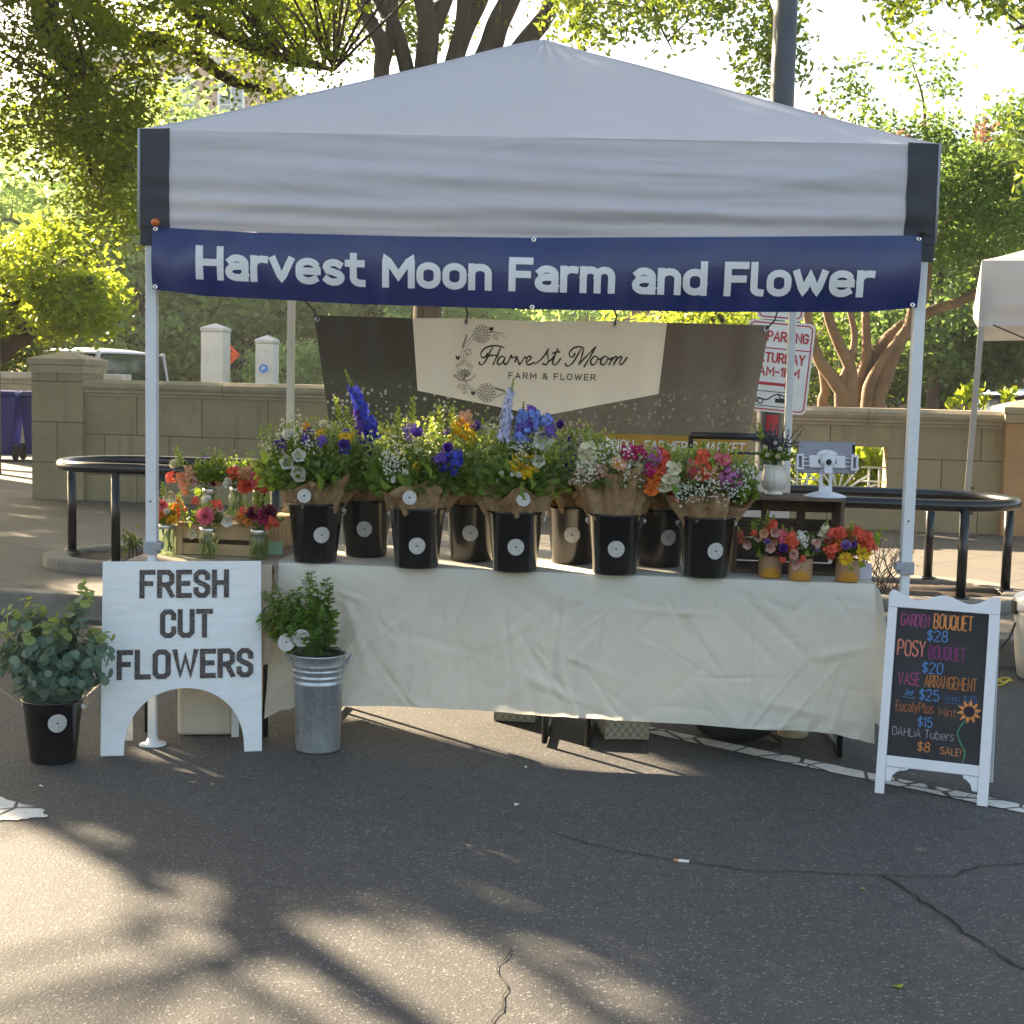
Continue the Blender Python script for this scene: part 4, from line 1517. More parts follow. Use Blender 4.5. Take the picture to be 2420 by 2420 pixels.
dahlia_lines(383, 162, 68)
dahlia_lines(412, 598, 72)
for rx, ry, cx, cy, a0, a1 in ((92, 60, 245, 445, 170, 20), (70, 78, 245, 440, 200, 340), (46, 66, 245, 446, 190, 350), (30, 40, 245, 468, 200, 340), (80, 60, 245, 452, 10, 170), (60, 40, 240, 420, 180, 360)):
    L_.append([epx(*p) for p in ARC(cx, cy, rx, ry, a0, a1, 12)])
for i in range(7):
    leaf_lines(245, 500 - i * 4, 82 - i * 4, RAD(-155 + i * 22), .2)
for s_ in ([(318, 168), (262, 232), (226, 308), (222, 372)], [(330, 190), (276, 246), (244, 310), (236, 370)], [(252, 505), (280, 550), (345, 590)], [(244, 508), (270, 560), (340, 604)], [(480, 630), (540, 612), (590, 578), (628, 530)], [(484, 622), (540, 602), (586, 570), (628, 530)], [(440, 148), (500, 158), (560, 190)], [(440, 140), (500, 150), (552, 158)], [(270, 300), (256, 340), (240, 372)]):
    L_.append(smooth_line([epx(*p) for p in s_], 4))
for i in range(7):
    leaf_lines(230 + i * 6, 262 - i * 13, 16, RAD(-30 - i * 6), .3)
    leaf_lines(480 + i * 11, 556 + i * 3, 20, RAD(60), .25)
leaf_lines(470, 168, 46, RAD(50), .4)
leaf_lines(190, 555, 60, RAD(-10), .35)
leaf_lines(235, 605, 50, RAD(-70), .35)
leaf_lines(268, 318, 54, RAD(-60), .5)
ribbons(em, L_, .0028, lambda x, y, h: back_pt(x, y, h), cap=False)
em.build('floral_emblem', M_INKG, t)
em = MB()
for hx, hy in ((456, 126), (196, 340), (306, 602)):
    P = [(0, .3), (-.5, -.1), (-.45, -.45), (-.2, -.5), (0, -.25), (.2, -.5), (.45, -.45), (.5, -.1)]
    em.add([back_pt(*epx(hx + 34 * x, hy + 44 * (y + .1)), .003) for x, y in P], [tuple(range(8))])
em.build('heart_print', M_INK, t)
for gx in (-1.335, -.445, .445, 1.345):
    p = back_pt(gx, bl(gx, BT) - .025, .004)
    mb = MB()
    mb.lathe([(.004, -.003), (.004, .003), (.011, .003), (.012, 0), (.011, -.003)], 14, M=Matrix.Translation(p) @ Matrix.Rotation(PI / 2, 4, 'X'), capb=False)
    mb.build('grommet', M_BRASS, t)
    q_ = (gx * 1.09 if abs(gx) > 1 else gx - .01, YB + .02, 2.04)
    lab = {-1.335: 'black bungee cord holding the left end of the printed banner', -.445: 'short black bungee cord above the flower crescent of the printed banner', .445: 'black bungee cord above the word Moon on the printed banner', 1.345: 'black bungee cord holding the printed banner beside the parking sign'}[gx]
    tt = thing('bungee_cord', lab, 'bungee tie', p)
    d_ = np.array(q_) - np.array(p)
    mb = MB()
    mb.tube([(0, -.006, 0), tuple(d_ * .3 + np.array([.012, -.01, 0])), tuple(d_ * .6 + np.array([-.008, 0, 0])), tuple(d_)], .005, 7)
    mb.build('cord', M_BLACK, tt)
    mb = MB()
    mb.tube([(-.006, -.006, .02), (-.012, -.008, .0), (-.004, -.010, -.014), (.008, -.008, -.006)], .0035, 6)
    mb.build('hook', M_BRASS, tt)

# ------------------------------------------------------------------ neighbouring tent at the right
M_TENT2 = cloth_mat('grey_white_canopy', (.60, .58, .56), trans=.25, rough=.65, var=.06, bump=.12)
t = thing('canopy_tent', 'plain off-white tent corner with one leg at the right photo edge', 'tent', (3.06, 4.52, 0), RAD(-16.4))
mb = MB()
SZ = 2.9


def t2r(u, v):
    x, y = u * SZ, v * SZ
    m_ = max(abs(2 * u - 1), abs(2 * v - 1))
    return (x, y, 2.44 + .75 * (1 - m_) ** 1.1 - .05 * math.sin(PI * m_) * (1 - min(1, 2 * abs(abs(2 * u - 1) - abs(2 * v - 1)))))


mb.grid(t2r, 30, 30)
mb.build('roof', M_TENT2, t)
for (x0, y0, x1, y1, nx, ny) in ((0, 0, SZ, 0, 0, -1), (SZ, 0, SZ, SZ, 1, 0), (SZ, SZ, 0, SZ, 0, 1), (0, SZ, 0, 0, -1, 0)):
    mb = MB()

    def f2(u, v):
        e = math.sin(PI * min(1, u * 1.0)) ** .4
        o_ = .03 * e * math.sin(PI * v) + .02 * e * math.exp(-((v - .68) / .1) ** 2) - .03 * e * math.exp(-((v - .88) / .09) ** 2) + .008 * e * math.sin(13 * u + 6 * v)
        return (x0 + (x1 - x0) * u + nx * o_, y0 + (y1 - y0) * u + ny * o_, 2.44 - .46 * v + .03 * v * math.sin(PI * u))
    mb.grid(f2, 40, 20, flip=True)
    mb.build('valance', M_TENT2, t)
M_TAUPE = mat('taupe_steel', (.40, .36, .31), .4, .06)
for x, y in ((.03, .03), (SZ - .03, .03), (SZ - .03, SZ - .03), (.03, SZ - .03)):
    mb = MB()
    dx = -.075 if x < 1 else .0
    mb.sqtube((x, y, 2.3), (x + dx * .62, y, .75), .042)
    mb.sqtube((x + dx * .62, y, .748), (x + dx, y, .156), .033)
    lg = mb.build('leg', M_TAUPE, t, bevel=.003)
    mb = MB()
    mb.lathe([(.05, 0), (.05, .004), (.02, .012)], 14, M=Matrix.Translation((x + dx, y, .153)), capt=True)
    mb.build('foot', M_TAUPE, lg)
    mb = MB()
    mb.tube([(x + dx * .7 + .02, y - .02, .66), (x + dx * .7 + .055, y - .02, .665)], [.006, .013], 8)
    mb.build('knob', M_BLACK, lg)
mb = MB()
mb.tube([(.1, -.02, 1.99), (.35, -.1, 1.88), (.7, -.2, 1.78), (1.1, -.3, 1.72)], .006, 6)
tag(mb.build('guy_line', M_BLACK, None, loc=(3.06, 4.52, 0), rz=RAD(-16.4)), 'thin dark line running down from the right tent corner', 'cord')
# ------------------------------------------------------------------ tables and cloths
M_CLOTH = cloth_mat('cream_tablecloth', (.86, .825, .725), trans=.38, rough=.85, var=.03, bump=.10)
M_LINEN = cloth_mat('beige_linen', (.46, .37, .295), trans=.22, rough=.9, var=.06, bump=.2)
M_TABLE = mat('grey_table_top', (.55, .54, .51), .5, .05)
M_TLEG = mat('black_steel', (.014, .014, .015), .32, .2)


def creases(seed, n, W, H, amp):
    """field of crumple creases over a W x H sheet"""
    r = np.random.default_rng(seed)
    cx, cy = r.uniform(0, W, n), r.uniform(0, H, n)
    an = r.choice([.2, -.9, .9, 1.3, -1.25, 2.0], n) + r.normal(size=n) * .35
    ln = r.uniform(.05, .26, n)
    wd = r.uniform(.004, .012, n)
    am = r.normal(size=n) * amp
    ca, sa = np.cos(an), np.sin(an)

    def f(x, y):
        dx, dy = x - cx, y - cy
        a = dx * ca + dy * sa
        b = -dx * sa + dy * ca
        return float(np.sum(am * np.exp(-(a / ln) ** 2) * np.where(np.abs(b) < 4 * wd, np.maximum(0, 1 - np.abs(b) / (3 * wd)), 0)))
    return f


TROT = -.068
TX, TY = .20, .46          # centre of the main table
t = thing('folding_table', 'long folding table under the cream cloth, black legs showing below its hem', 'table', (TX, TY, 0), TROT)
mb = MB()
mb.bb(-1.195, 1.195, -.36, .31, .70, .742)
mb.build('tabletop', M_TABLE, t, bevel=.008)
for x in (-1.06, -.09, .09, 1.12):
    mb = MB()
    for y in (-.27, .27):
        mb.tube([(x, y, .70), (x, y, .012)], .0125, 10)
    mb.tube([(x, -.27, .022), (x, .27, .022)], .0125, 10)
    mb.tube([(x, -.27, .45), (x, .27, .45)], .009, 8)
    mb.build('leg_frame', M_TLEG, t)
    mb = MB()
    sx = -1 if x in (-1.06, .09) else 1
    mb.tube([(x, 0, .45), (x - .30 * (1 if x > 0 else -1) * (1 if abs(x) > .5 else -1), 0, .70)], .008, 8)
    mb.build('brace', M_TLEG, t)
CX0, CX1, CY0, CY1, CZ = -1.215, 1.215, -.375, .325, .748
HEM = [(-1.215, .10), (-1.1, .165), (-.6, .168), (-.1, .165), (.4, .158), (.8, .152), (1.08, .145), (1.16, .128), (1.215, .115)]
cf = creases(5, 420, 2.43, .65, .0034)
ct = creases(8, 60, 2.43, .75, .0012)
mb = MB()


def c_top(u, v):
    x, y = CX0 + (CX1 - CX0) * u, CY0 + (CY1 - CY0) * v
    e = min(1, 12 * min(u, 1 - u), 6 * min(v, 1 - v))
    return (x, y, CZ + e * ct(x - CX0, y - CY0) - .004 * (1 - min(1, 8 * v)))


def c_front(u, v):
    x = CX0 + (CX1 - CX0) * u
    zb = bl(x, HEM)
    z = CZ - .004 + (zb - CZ) * v
    s_ = (CZ - z)
    e = min(1, v * 5)
    big = .018 * math.sin(x * 3.1 + .4) * v + .010 * math.sin(x * 7.3 + 2 * v) * v + .006 * math.sin(x * 15 - 3 * v) * v
    corner_ = .05 * math.exp(-((x - CX1) / .12) ** 2) * v + .03 * math.exp(-((x - CX0) / .1) ** 2) * v
    rnd = .012 * (1 - math.exp(-v * 30))
    return (x + (.02 * v if u > .97 else -.03 * v if u < .03 else 0), CY0 - rnd - .012 * v - e * (cf(x - CX0, s_) + big) - corner_, z)


def c_side(sign):
    def f(u, v):
        X = CX1 if sign > 0 else CX0
        y = CY0 + (CY1 - CY0) * u
        zb = bl(X, HEM) * (1 - u) + (.30 if sign > 0 else .22) * u - .03 * math.sin(PI * u)
        z = CZ + (zb - CZ) * v
        out = .02 * (1 - math.exp(-v * 25)) + v * (.03 + .045 * math.sin(u * 9 + .5) * math.exp(-u)) + .05 * v * math.exp(-(u / .15) ** 2)
        y2 = y - (.012 * (1 - math.exp(-v * 30)) + .012 * v + .05 * v * math.exp(-(u / .1) ** 2)) * (1 - u)
        return (X + sign * out, y2, z)
    return f


mb.grid(c_top, 60, 20)
mb.grid(c_front, 400, 110, flip=True)
mb.grid(c_side(1), 26, 30, flip=True)
mb.grid(c_side(-1), 26, 30)
mb.grid(lambda u, v: (CX0 + (CX1 - CX0) * u, CY1 + .015 * v + .006 * math.sin(u * 40) * v, CZ - (.012 + .004 * math.sin(7 * u)) * v), 60, 6)
tag(mb.build('tablecloth', M_CLOTH, None, loc=(TX, TY, 0), rz=TROT), 'crumpled cream cloth draped over the long table', 'tablecloth')

# side table on the left, running back from the front
SX0, SX1, SY0, SY1 = -1.62, -1.015, .10, 1.02
t = thing('side_table', 'narrow side table under beige linen at the left of the stall', 'table', ((SX0 + SX1) / 2, (SY0 + SY1) / 2, 0), -.04)
hx, hy = (SX1 - SX0) / 2, (SY1 - SY0) / 2
mb = MB()
mb.bb(-hx + .01, hx - .01, -hy + .01, hy - .01, .70, .738)
mb.build('tabletop', M_TABLE, t, bevel=.006)
for x in (-hx + .05, hx - .05):
    for y in (-hy + .1, hy - .1):
        mb = MB()
        mb.tube([(x, y, .70), (x, y, .004)], .012, 10)
        mb.build('leg', M_TLEG, t)
mb = MB()
lf = creases(3, 60, 1.4, .7, .003)
zc = .746
mb.grid(lambda u, v: (-hx + 2 * hx * u, -hy + 2 * hy * v, zc), 8, 12)
mb.grid(lambda u, v: (-hx + 2 * hx * u, -hy - .012 * (1 - math.exp(-v * 20)) - .015 * v - lf(2 * hx * u, v * .4) - .01 * math.sin(14 * u) * v, zc - (.40 + .03 * math.sin(3 * u)) * v), 30, 20, flip=True)
mb.grid(lambda u, v: (-hx - .012 * (1 - math.exp(-v * 20)) - .02 * v - .012 * math.sin(20 * u) * v, -hy + 2 * hy * u, zc - .16 * v), 30, 12)
mb.grid(lambda u, v: (hx + .008 * (1 - math.exp(-v * 20)), -hy + 2 * hy * u, zc - .10 * v), 20, 6, flip=True)
tag(mb.build('linen_cloth', M_LINEN, None, loc=((SX0 + SX1) / 2, (SY0 + SY1) / 2, 0), rz=-.04), 'beige linen cloth over the side table at the left', 'tablecloth')

# ------------------------------------------------------------------ blooms: one mesh per kind and colour, shared by its copies
PAL = {
    'white': (.78, .76, .68), 'cream': (.72, .66, .46), 'yellow': (.80, .50, .02), 'gold': (.72, .30, .01), 'lime': (.38, .46, .06), 'purple': (.10, .035, .30), 'violet': (.20, .10, .46),
    'blue': (.035, .05, .42), 'sky': (.20, .30, .68), 'ice': (.50, .52, .70), 'pink': (.78, .16, .24), 'coral': (.80, .13, .07), 'orange': (.80, .20, .03), 'peach': (.78, .42, .24),
    'magenta': (.55, .02, .17), 'wine': (.13, .008, .03), 'mauve': (.42, .14, .33), 'lilac': (.34, .20, .52), 'blush': (.74, .44, .38), 'rust': (.38, .10, .06), 'navy': (.02, .018, .10)}
PM = {}
M_STEM = leaf_mat('stem_green', (.06, .11, .02), (.11, .19, .04), .2)
M_LEAF = leaf_mat('bouquet_leaf', (.055, .125, .024), (.16, .28, .055), .45)
M_LEAF2 = leaf_mat('grey_green_leaf', (.13, .18, .08), (.28, .35, .16), .45)
M_BUD = leaf_mat('lime_bud', (.22, .30, .06), (.42, .46, .12), .45)
PROTO = {}


def pm(c):
    if c not in PM:
        PM[c] = petal_mat('petal_' + c, PAL[c])
    return PM[c]


def petal(mb, M, L, W, cup=.25, mi=0, tip=.15):
    vs = [(0, -W * .18, 0), (0, W * .18, 0), (L * .55, W / 2, L * cup * .35), (L * .55, -W / 2, L * cup * .35), (L * .92, W * tip, L * cup), (L * .92, -W * tip, L * cup), (L * .5, 0, L * cup * .18)]
    mb.add(vs, [(0, 6, 3), (0, 1, 6), (1, 2, 6), (6, 2, 4), (6, 4, 5), (6, 5, 3)], mi, True, M)


def proto(kind, col):
    """unit bloom (radius or height 1) looking along +Z"""
    key = (kind, col)
    if key in PROTO:
        return PROTO[key]
    r = random.Random(len(PROTO) * 7 + 1)
    mb = MB()
    mats = [pm(col) if col in PAL else M_BUD, M_STEM, M_BUD]
    if kind == 'dahlia':
        for ring, (n, tilt, rr, L) in enumerate(((11, 2, .12, .90), (11, 16, .11, .84), (10, 32, .10, .74), (9, 48, .08, .60), (8, 64, .05, .46), (5, 80, .02, .32))):
            for i in range(n):
                q = 2 * PI * (i + .5 * (ring % 2)) / n + r.uniform(-.06, .06)
                M = Matrix.Rotation(q, 4, 'Z') @ Matrix.Translation((rr, 0, .02 + ring * .03)) @ Matrix.Rotation(-RAD(tilt + r.uniform(-4, 4)), 4, 'Y')
                petal(mb, M, L, .36, .12, tip=.12)
    elif kind == 'daisy':
        mats = [pm(col), M_STEM, pm('gold')]
        for ring, (n, tilt, L) in enumerate(((11, 8, 1.0), (10, 22, .88))):
            for i in range(n):
                q = 2 * PI * (i + .5 * ring) / n + r.uniform(-.08, .08)
                petal(mb, Matrix.Rotation(q, 4, 'Z') @ Matrix.Translation((.12, 0, ring * .03)) @ Matrix.Rotation(-RAD(tilt), 4, 'Y'), L * .88, .34, .1)
        mb.lathe([(.26, .04), (.22, .16), (.1, .22), (0, .23)], 14, 2, capb=False)
    elif kind == 'lily':
        for i in range(6):
            petal(mb, Matrix.Rotation(2 * PI * i / 6, 4, 'Z') @ Matrix.Rotation(-RAD(42 if i % 2 else 32), 4, 'Y'), 1.0, .44, -.1, tip=.08)
        for i in range(5):
            mb.tube([(0, 0, 0), (.12 * math.cos(i * 1.25), .12 * math.sin(i * 1.25), .55)], .02, 5, 2)
    elif kind == 'bell':
        mb.lathe([(.16, 0), (.42, .12), (.56, .45), (.60, .85), (.72, 1.08), (.92, 1.22)], 20, 0, lob=lambda q, z: 1 + (.10 * math.cos(5 * q) * max(0, z - .6) * 1.6))
        mb.lathe([(.90, 1.215), (.66, 1.04), (.52, .8), (.46, .4), (.1, .15)], 20, 0, capb=False, lob=lambda q, z: 1 + (.10 * math.cos(5 * q) * max(0, z - .6) * 1.6))
        mb.lathe([(.08, -.5), (.2, -.05), (.2, .05)], 8, 1)
    elif kind == 'cup':
        for ring, (n, tilt, L) in enumerate(((5, 42, 1.0), (5, 62, .95))):
            for i in range(n):
                petal(mb, Matrix.Rotation(2 * PI * (i + .5 * ring) / n, 4, 'Z') @ Matrix.Rotation(-RAD(tilt), 4, 'Y'), L, .78, .12, tip=.32)
        mb.tube([(0, 0, -.4), (0, 0, .05)], .06, 6, 1)
    elif kind == 'delph':
        # tall spike of open florets, green buds at the tip
        mb.tube([(0, 0, -.1), (0, 0, 1)], [.022, .010], 6, 1)
        n = 46
        for i in range(n):
            z = .02 + .80 * (i / n) ** .95
            q = i * 2.4
            R_ = .165 * (1 - .55 * z) * r.uniform(.5, 1.45)
            base = Matrix.Translation((R_ * math.cos(q) * .8 + .05 * math.sin(3 * z), R_ * math.sin(q) * .8, z + r.uniform(-.02, .02))) @ Matrix.Rotation(q, 4, 'Z') @ Matrix.Rotation(RAD(76 + r.uniform(-30, 24)), 4, 'Y')
            for k_ in range(5):
                petal(mb, base @ Matrix.Rotation(2 * PI * k_ / 5, 4, 'Z') @ Matrix.Rotation(-RAD(14), 4, 'Y'), .098 * (1 - .4 * z), .078 * (1 - .4 * z), .1, tip=.3)
        for i in range(16):
            z = .80 + .22 * i / 16
            q = i * 2.4
            mb.lathe([(0, -.02), (.014, -.005), (.012, .012), (0, .024)], 6, 2, Matrix.Translation((.04 * (1.1 - z) * 3 * math.cos(q), .04 * (1.1 - z) * 3 * math.sin(q), z)), capb=False)
    elif kind == 'snap':
        # snapdragon: puffy two-lipped florets round a stem
        mb.tube([(0, 0, -.2), (0, 0, 1)], [.03, .014], 6, 1)
        n = 24
        for i in range(n):
            z = .05 + .70 * i / n
            q = i * 2.4
            s_ = .17 * (1 - .55 * z)
            base = Matrix.Translation((.07 * math.cos(q), .07 * math.sin(q), z)) @ Matrix.Rotation(q, 4, 'Z') @ Matrix.Rotation(RAD(66 + r.uniform(-12, 12)), 4, 'Y')
            for k_ in range(5):
                petal(mb, base @ Matrix.Rotation(2 * PI * k_ / 5 + r.uniform(-.2, .2), 4, 'Z') @ Matrix.Rotation(-RAD(34), 4, 'Y'), s_, s_ * .9, -.15, tip=.34)
        for i in range(12):
            z = .78 + .24 * i / 12
            q = i * 2.4
            mb.lathe([(0, -.03), (.026, 0), (.018, .025), (0, .045)], 6, 2, Matrix.Translation((.03 * math.cos(q), .03 * math.sin(q), z)), capb=False)
    elif kind == 'cluster':
        # head of little open flowers
        for i in range(34):
            d = Vector((r.gauss(0, 1), r.gauss(0, 1), r.gauss(.4, 1))).normalized()
            R_ = r.uniform(.55, 1.0)
            M = Matrix.Translation(d * R_) @ d.to_track_quat('Z', 'Y').to_matrix().to_4x4()
            for k_ in range(5):
                petal(mb, M @ Matrix.Rotation(2 * PI * k_ / 5, 4, 'Z') @ Matrix.Rotation(-RAD(18), 4, 'Y'), .30, .24, .1, tip=.3)
    elif kind == 'filler':
        # loose spray of tiny specks on thin stems
        for i in range(46):
            d = Vector((r.gauss(0, 1), r.gauss(0, 1), r.gauss(.5, .8))).normalized() * r.uniform(.45, 1)
            if i % 4 == 0:
                mb.tube([(0, 0, -.6), tuple(d * .5), tuple(d)], .012, 4, 1)
            for k_ in range(4):
                petal(mb, Matrix.Translation(d) @ Matrix.Rotation(r.uniform(0, 6), 4, 'Z') @ Matrix.Rotation(PI * k_ / 2, 4, 'X') @ Matrix.Rotation(2 * PI * k_ / 4, 4, 'Z'), .10, .085, .1, tip=.3)
    elif kind == 'sprig':
        # leafy twig with pairs of small round leaves
        mb.tube([(0, 0, -.15), (.02, 0, .5), (0, .03, 1)], [.02, .014, .006], 5, 1)
        mats = [pm(col) if col in PAL else M_BUD, M_STEM, M_BUD]
        for i in range(26):
            z = .08 + .92 * i / 26
            q = i * 2.4
            petal(mb, Matrix.Translation((0, 0, z)) @ Matrix.Rotation(q, 4, 'Z') @ Matrix.Rotation(-RAD(38 + r.uniform(-18, 18)), 4, 'Y'), .24 * (1.15 - .6 * z), .14 * (1.15 - .6 * z), .08, 2, tip=.2)
    elif kind == 'leaf':
        mats = [M_LEAF]
        vs, fs = [], []
        n = 8
        for i in range(n + 1):
            t_ = i / n
            wv = .36 * math.sin(PI * t_ ** .8) * (1 - .2 * t_) + .004
            zc_ = .12 * math.sin(PI * t_) - .35 * t_ * t_
            vs += [(t_, -wv, zc_ + .04), (t_, 0, zc_), (t_, wv, zc_ + .04)]
        for i in range(n):
            for j in range(2):
                a = 3 * i + j
                fs.append((a, a + 1, a + 4, a + 3))
        mb.add(vs, fs, 0, True, Matrix.Rotation(-PI / 2, 4, 'Y'))
    me = mb.mesh(kind + '_bloom')
    for m_ in mats:
        me.materials.append(m_)
    PROTO[key] = me
    return me


BN = {'dahlia': 'dahlia', 'daisy': 'daisy', 'lily': 'lily', 'bell': 'bell_flower', 'cup': 'open_flower', 'delph': 'delphinium', 'snap': 'snapdragon', 'cluster': 'flower_head', 'filler': 'filler_flower', 'sprig': 'leafy_sprig', 'leaf': 'broad_leaf'}
CN = {'ice': 'pale blue', 'sky': 'light blue', 'navy': 'near black', 'wine': 'dark red'}


def bloom(parent, kind, col, p, size, face=None, roll=0, spread=None):
    """p is in world space; face is the direction the bloom looks"""
    o = bpy.data.objects.new(BN[kind], proto(kind, col))
    COL.objects.link(o)
    o.parent = parent
    o.location = Vector([float(x) for x in p]) - parent.location
    f = Vector(face) if face is not None else Vector((0, -.8, .6))
    q = f.to_track_quat('Z', 'Y')
    o.rotation_euler = (q.to_matrix() @ Matrix.Rotation(roll, 3, 'Z')).to_euler()
    o.scale = (size,) * 3 if not spread else (size * spread, size * spread, size)
    return o


def leaf_dome(parent, c, rad, n, L, W, seed, up=.5, lowcut=None):
    r = np.random.default_rng(seed)
    d = unit(r.normal(size=(n, 3)))
    d[:, 2] = d[:, 2] * .9 + up * .35
    k_ = r.uniform(0.35, 1.0, n) ** .6
    P = d * k_[:, None] * np.array(rad) + r.normal(size=(n, 3)) * .012
    if lowcut is not None:
        P[:, 2] = np.maximum(P[:, 2], lowcut + r.uniform(0, .03, n))
    off = np.array(c, float) - np.array(parent.location)
    return leaf_quads(P + off, L, W, r, dirs=unit(d * .8 + np.array([0, 0, up])))


def foliage(parent, layers):
    """one leafy mass out of layers of (material, centre, radii, count, leaf length, width, seed, upward pull, low limit)"""
    Q, mi, mats = [], [], []
    for (m_, c, rad, n, L, W, seed, up, low) in layers:
        Q.append(leaf_dome(parent, c, rad, n, L, W, seed, up, low))
        mi += [len(mats)] * n
        mats.append(m_)
    return quads_obj('foliage', np.concatenate(Q), mats, parent, mi=mi)


# ------------------------------------------------------------------ black flower buckets
M_BUCKET = mat('black_bucket_plastic', (.009, .009, .010), .17, .2, 5, .03, 90, spec=.55, dirt=(.022, .021, .019))
M_STICK = NT('record_sticker_print')
_v = M_STICK.coord('Object')
_w = M_STICK.n('ShaderNodeTexGradient', _gradient_type='SPHERICAL')
_vm = M_STICK.n('ShaderNodeVectorMath', _operation='LENGTH')
M_STICK.l(_v, _vm.inputs[0])
_sn = M_STICK.n('ShaderNodeMath', _operation='SINE')
_ml = M_STICK.n('ShaderNodeMath', _operation='MULTIPLY')
M_STICK.l(_vm.outputs['Value'], _ml.inputs[0])
_ml.inputs[1].default_value = 1500
M_STICK.l(_ml.outputs[0], _sn.inputs[0])
_nz = M_STICK.noise(_v, 90, 5, .7)
_ad = M_STICK.n('ShaderNodeMath', _operation='MULTIPLY_ADD')
M_STICK.l(_sn.outputs[0], _ad.inputs[0])
_ad.inputs[1].default_value = .14
M_STICK.l(_nz.outputs['Fac'], _ad.inputs[2])
_c = M_STICK.ramp(_ad.outputs[0], [(.3, (.30, .29, .28)), (.55, (.52, .50, .47)), (.75, (.62, .60, .56))])
_dot = M_STICK.n('ShaderNodeMath', _operation='LESS_THAN')
M_STICK.l(_vm.outputs['Value'], _dot.inputs[0])
_dot.inputs[1].default_value = .0042
_c = M_STICK.mix(_dot.outputs[0], _c, (.01, .01, .01))
M_STICK.l(_c, M_STICK.b.inputs['Base Color'])
M_STICK.b.inputs['Roughness'].default_value = .5
M_STICK = M_STICK.mat
RB, RT, HB = .088, .113, .245


def bucket(p, label, st_a=0.0, st_z=.115, handle=True, group='black flower buckets on the cream table', sr=.034):
    t = thing('flower_bucket', label, 'bucket', p, 0, group)
    mb = MB()
    mb.lathe([(RB - .012, .004), (RB - .002, 0), (RB, .006), (RB + (RT - RB) * .86, HB * .86), (RT - .002, HB * .865), (RT + .001, HB - .012), (RT + .006, HB - .008), (RT + .006, HB), (RT - .002, HB), (RT - .006, HB - .02), (RB + (RT - RB) * .5 - .005, HB * .5), (RB - .005, .012), (0, .010)], 48)
    mb.build('body', M_BUCKET, t)
    # round paper sticker lying on the curved side, artwork centred on its own origin
    mb = MB()
    rr = RB + (RT - RB) * st_z / HB + .0012
    sl = math.atan2(RT - RB, HB)
    vs, fs = [(0, 0, 0)], []
    for k_ in (1, 2, 3):
        for i in range(32):
            x, z = sr * k_ / 3 * math.cos(2 * PI * i / 32), sr * k_ / 3 * math.sin(2 * PI * i / 32)
            r2 = rr + z * math.tan(sl)
            q = x / rr
            vs.append((r2 * math.sin(q), -(r2 * math.cos(q) - rr), z))
    fs = [(0, 1 + i, 1 + (i + 1) % 32) for i in range(32)]
    for k_ in (0, 1):
        b = 1 + 32 * k_
        fs += [(b + i, b + 32 + i, b + 32 + (i + 1) % 32, b + (i + 1) % 32) for i in range(32)]
    mb.add(vs, fs, 0, True)
    o = mb.build('sticker', M_STICK, t)
    o.location = (rr * math.sin(st_a), -rr * math.cos(st_a), st_z)
    o.rotation_euler = (0, 0, st_a)
    if handle:
        mb = MB()
        for s_ in (-1, 1):
            mb.lathe([(0, 0), (.008, 0), (.008, .008), (0, .008)], 10, M=Matrix.Translation((s_ * (RT - .001), 0, HB - .03)) @ Matrix.Rotation(s_ * PI / 2, 4, 'Y'), capb=False)
        mb.tube([((RT + .009) * math.cos(a), .012 + (RT + .012) * math.sin(a) * .99, HB - .03 - .05 * math.sin(a)) for a in [PI * i / 24 for i in range(25)]], .0022, 6)
        mb.build('wire_handle', M_STEEL, t)
    return t


M_KRAFT = NT('kraft_paper')
_v = M_KRAFT.coord('Object')
_n = M_KRAFT.noise(_v, 11, 6, .7)
M_KRAFT.l(M_KRAFT.ramp(_n.outputs['Fac'], [(.3, (.34, .21, .105)), (.7, (.45, .285, .15))]), M_KRAFT.b.inputs['Base Color'])
M_KRAFT.b.inputs['Roughness'].default_value = .75
M_KRAFT.bump(M_KRAFT.noise(_v, 28, 4, .6).outputs['Fac'], .35, .008)
_tr = M_KRAFT.n('ShaderNodeBsdfTranslucent')
_tr.inputs[0].default_value = (.40, .22, .10, 1)
_mx = M_KRAFT.n('ShaderNodeMixShader')
_mx.inputs[0].default_value = .28
M_KRAFT.l(M_KRAFT.b.outputs[0], _mx.inputs[1])
M_KRAFT.l(_tr.outputs[0], _mx.inputs[2])
M_KRAFT.l(_mx.outputs[0], M_KRAFT.out.inputs[0])
M_KRAFT = M_KRAFT.mat


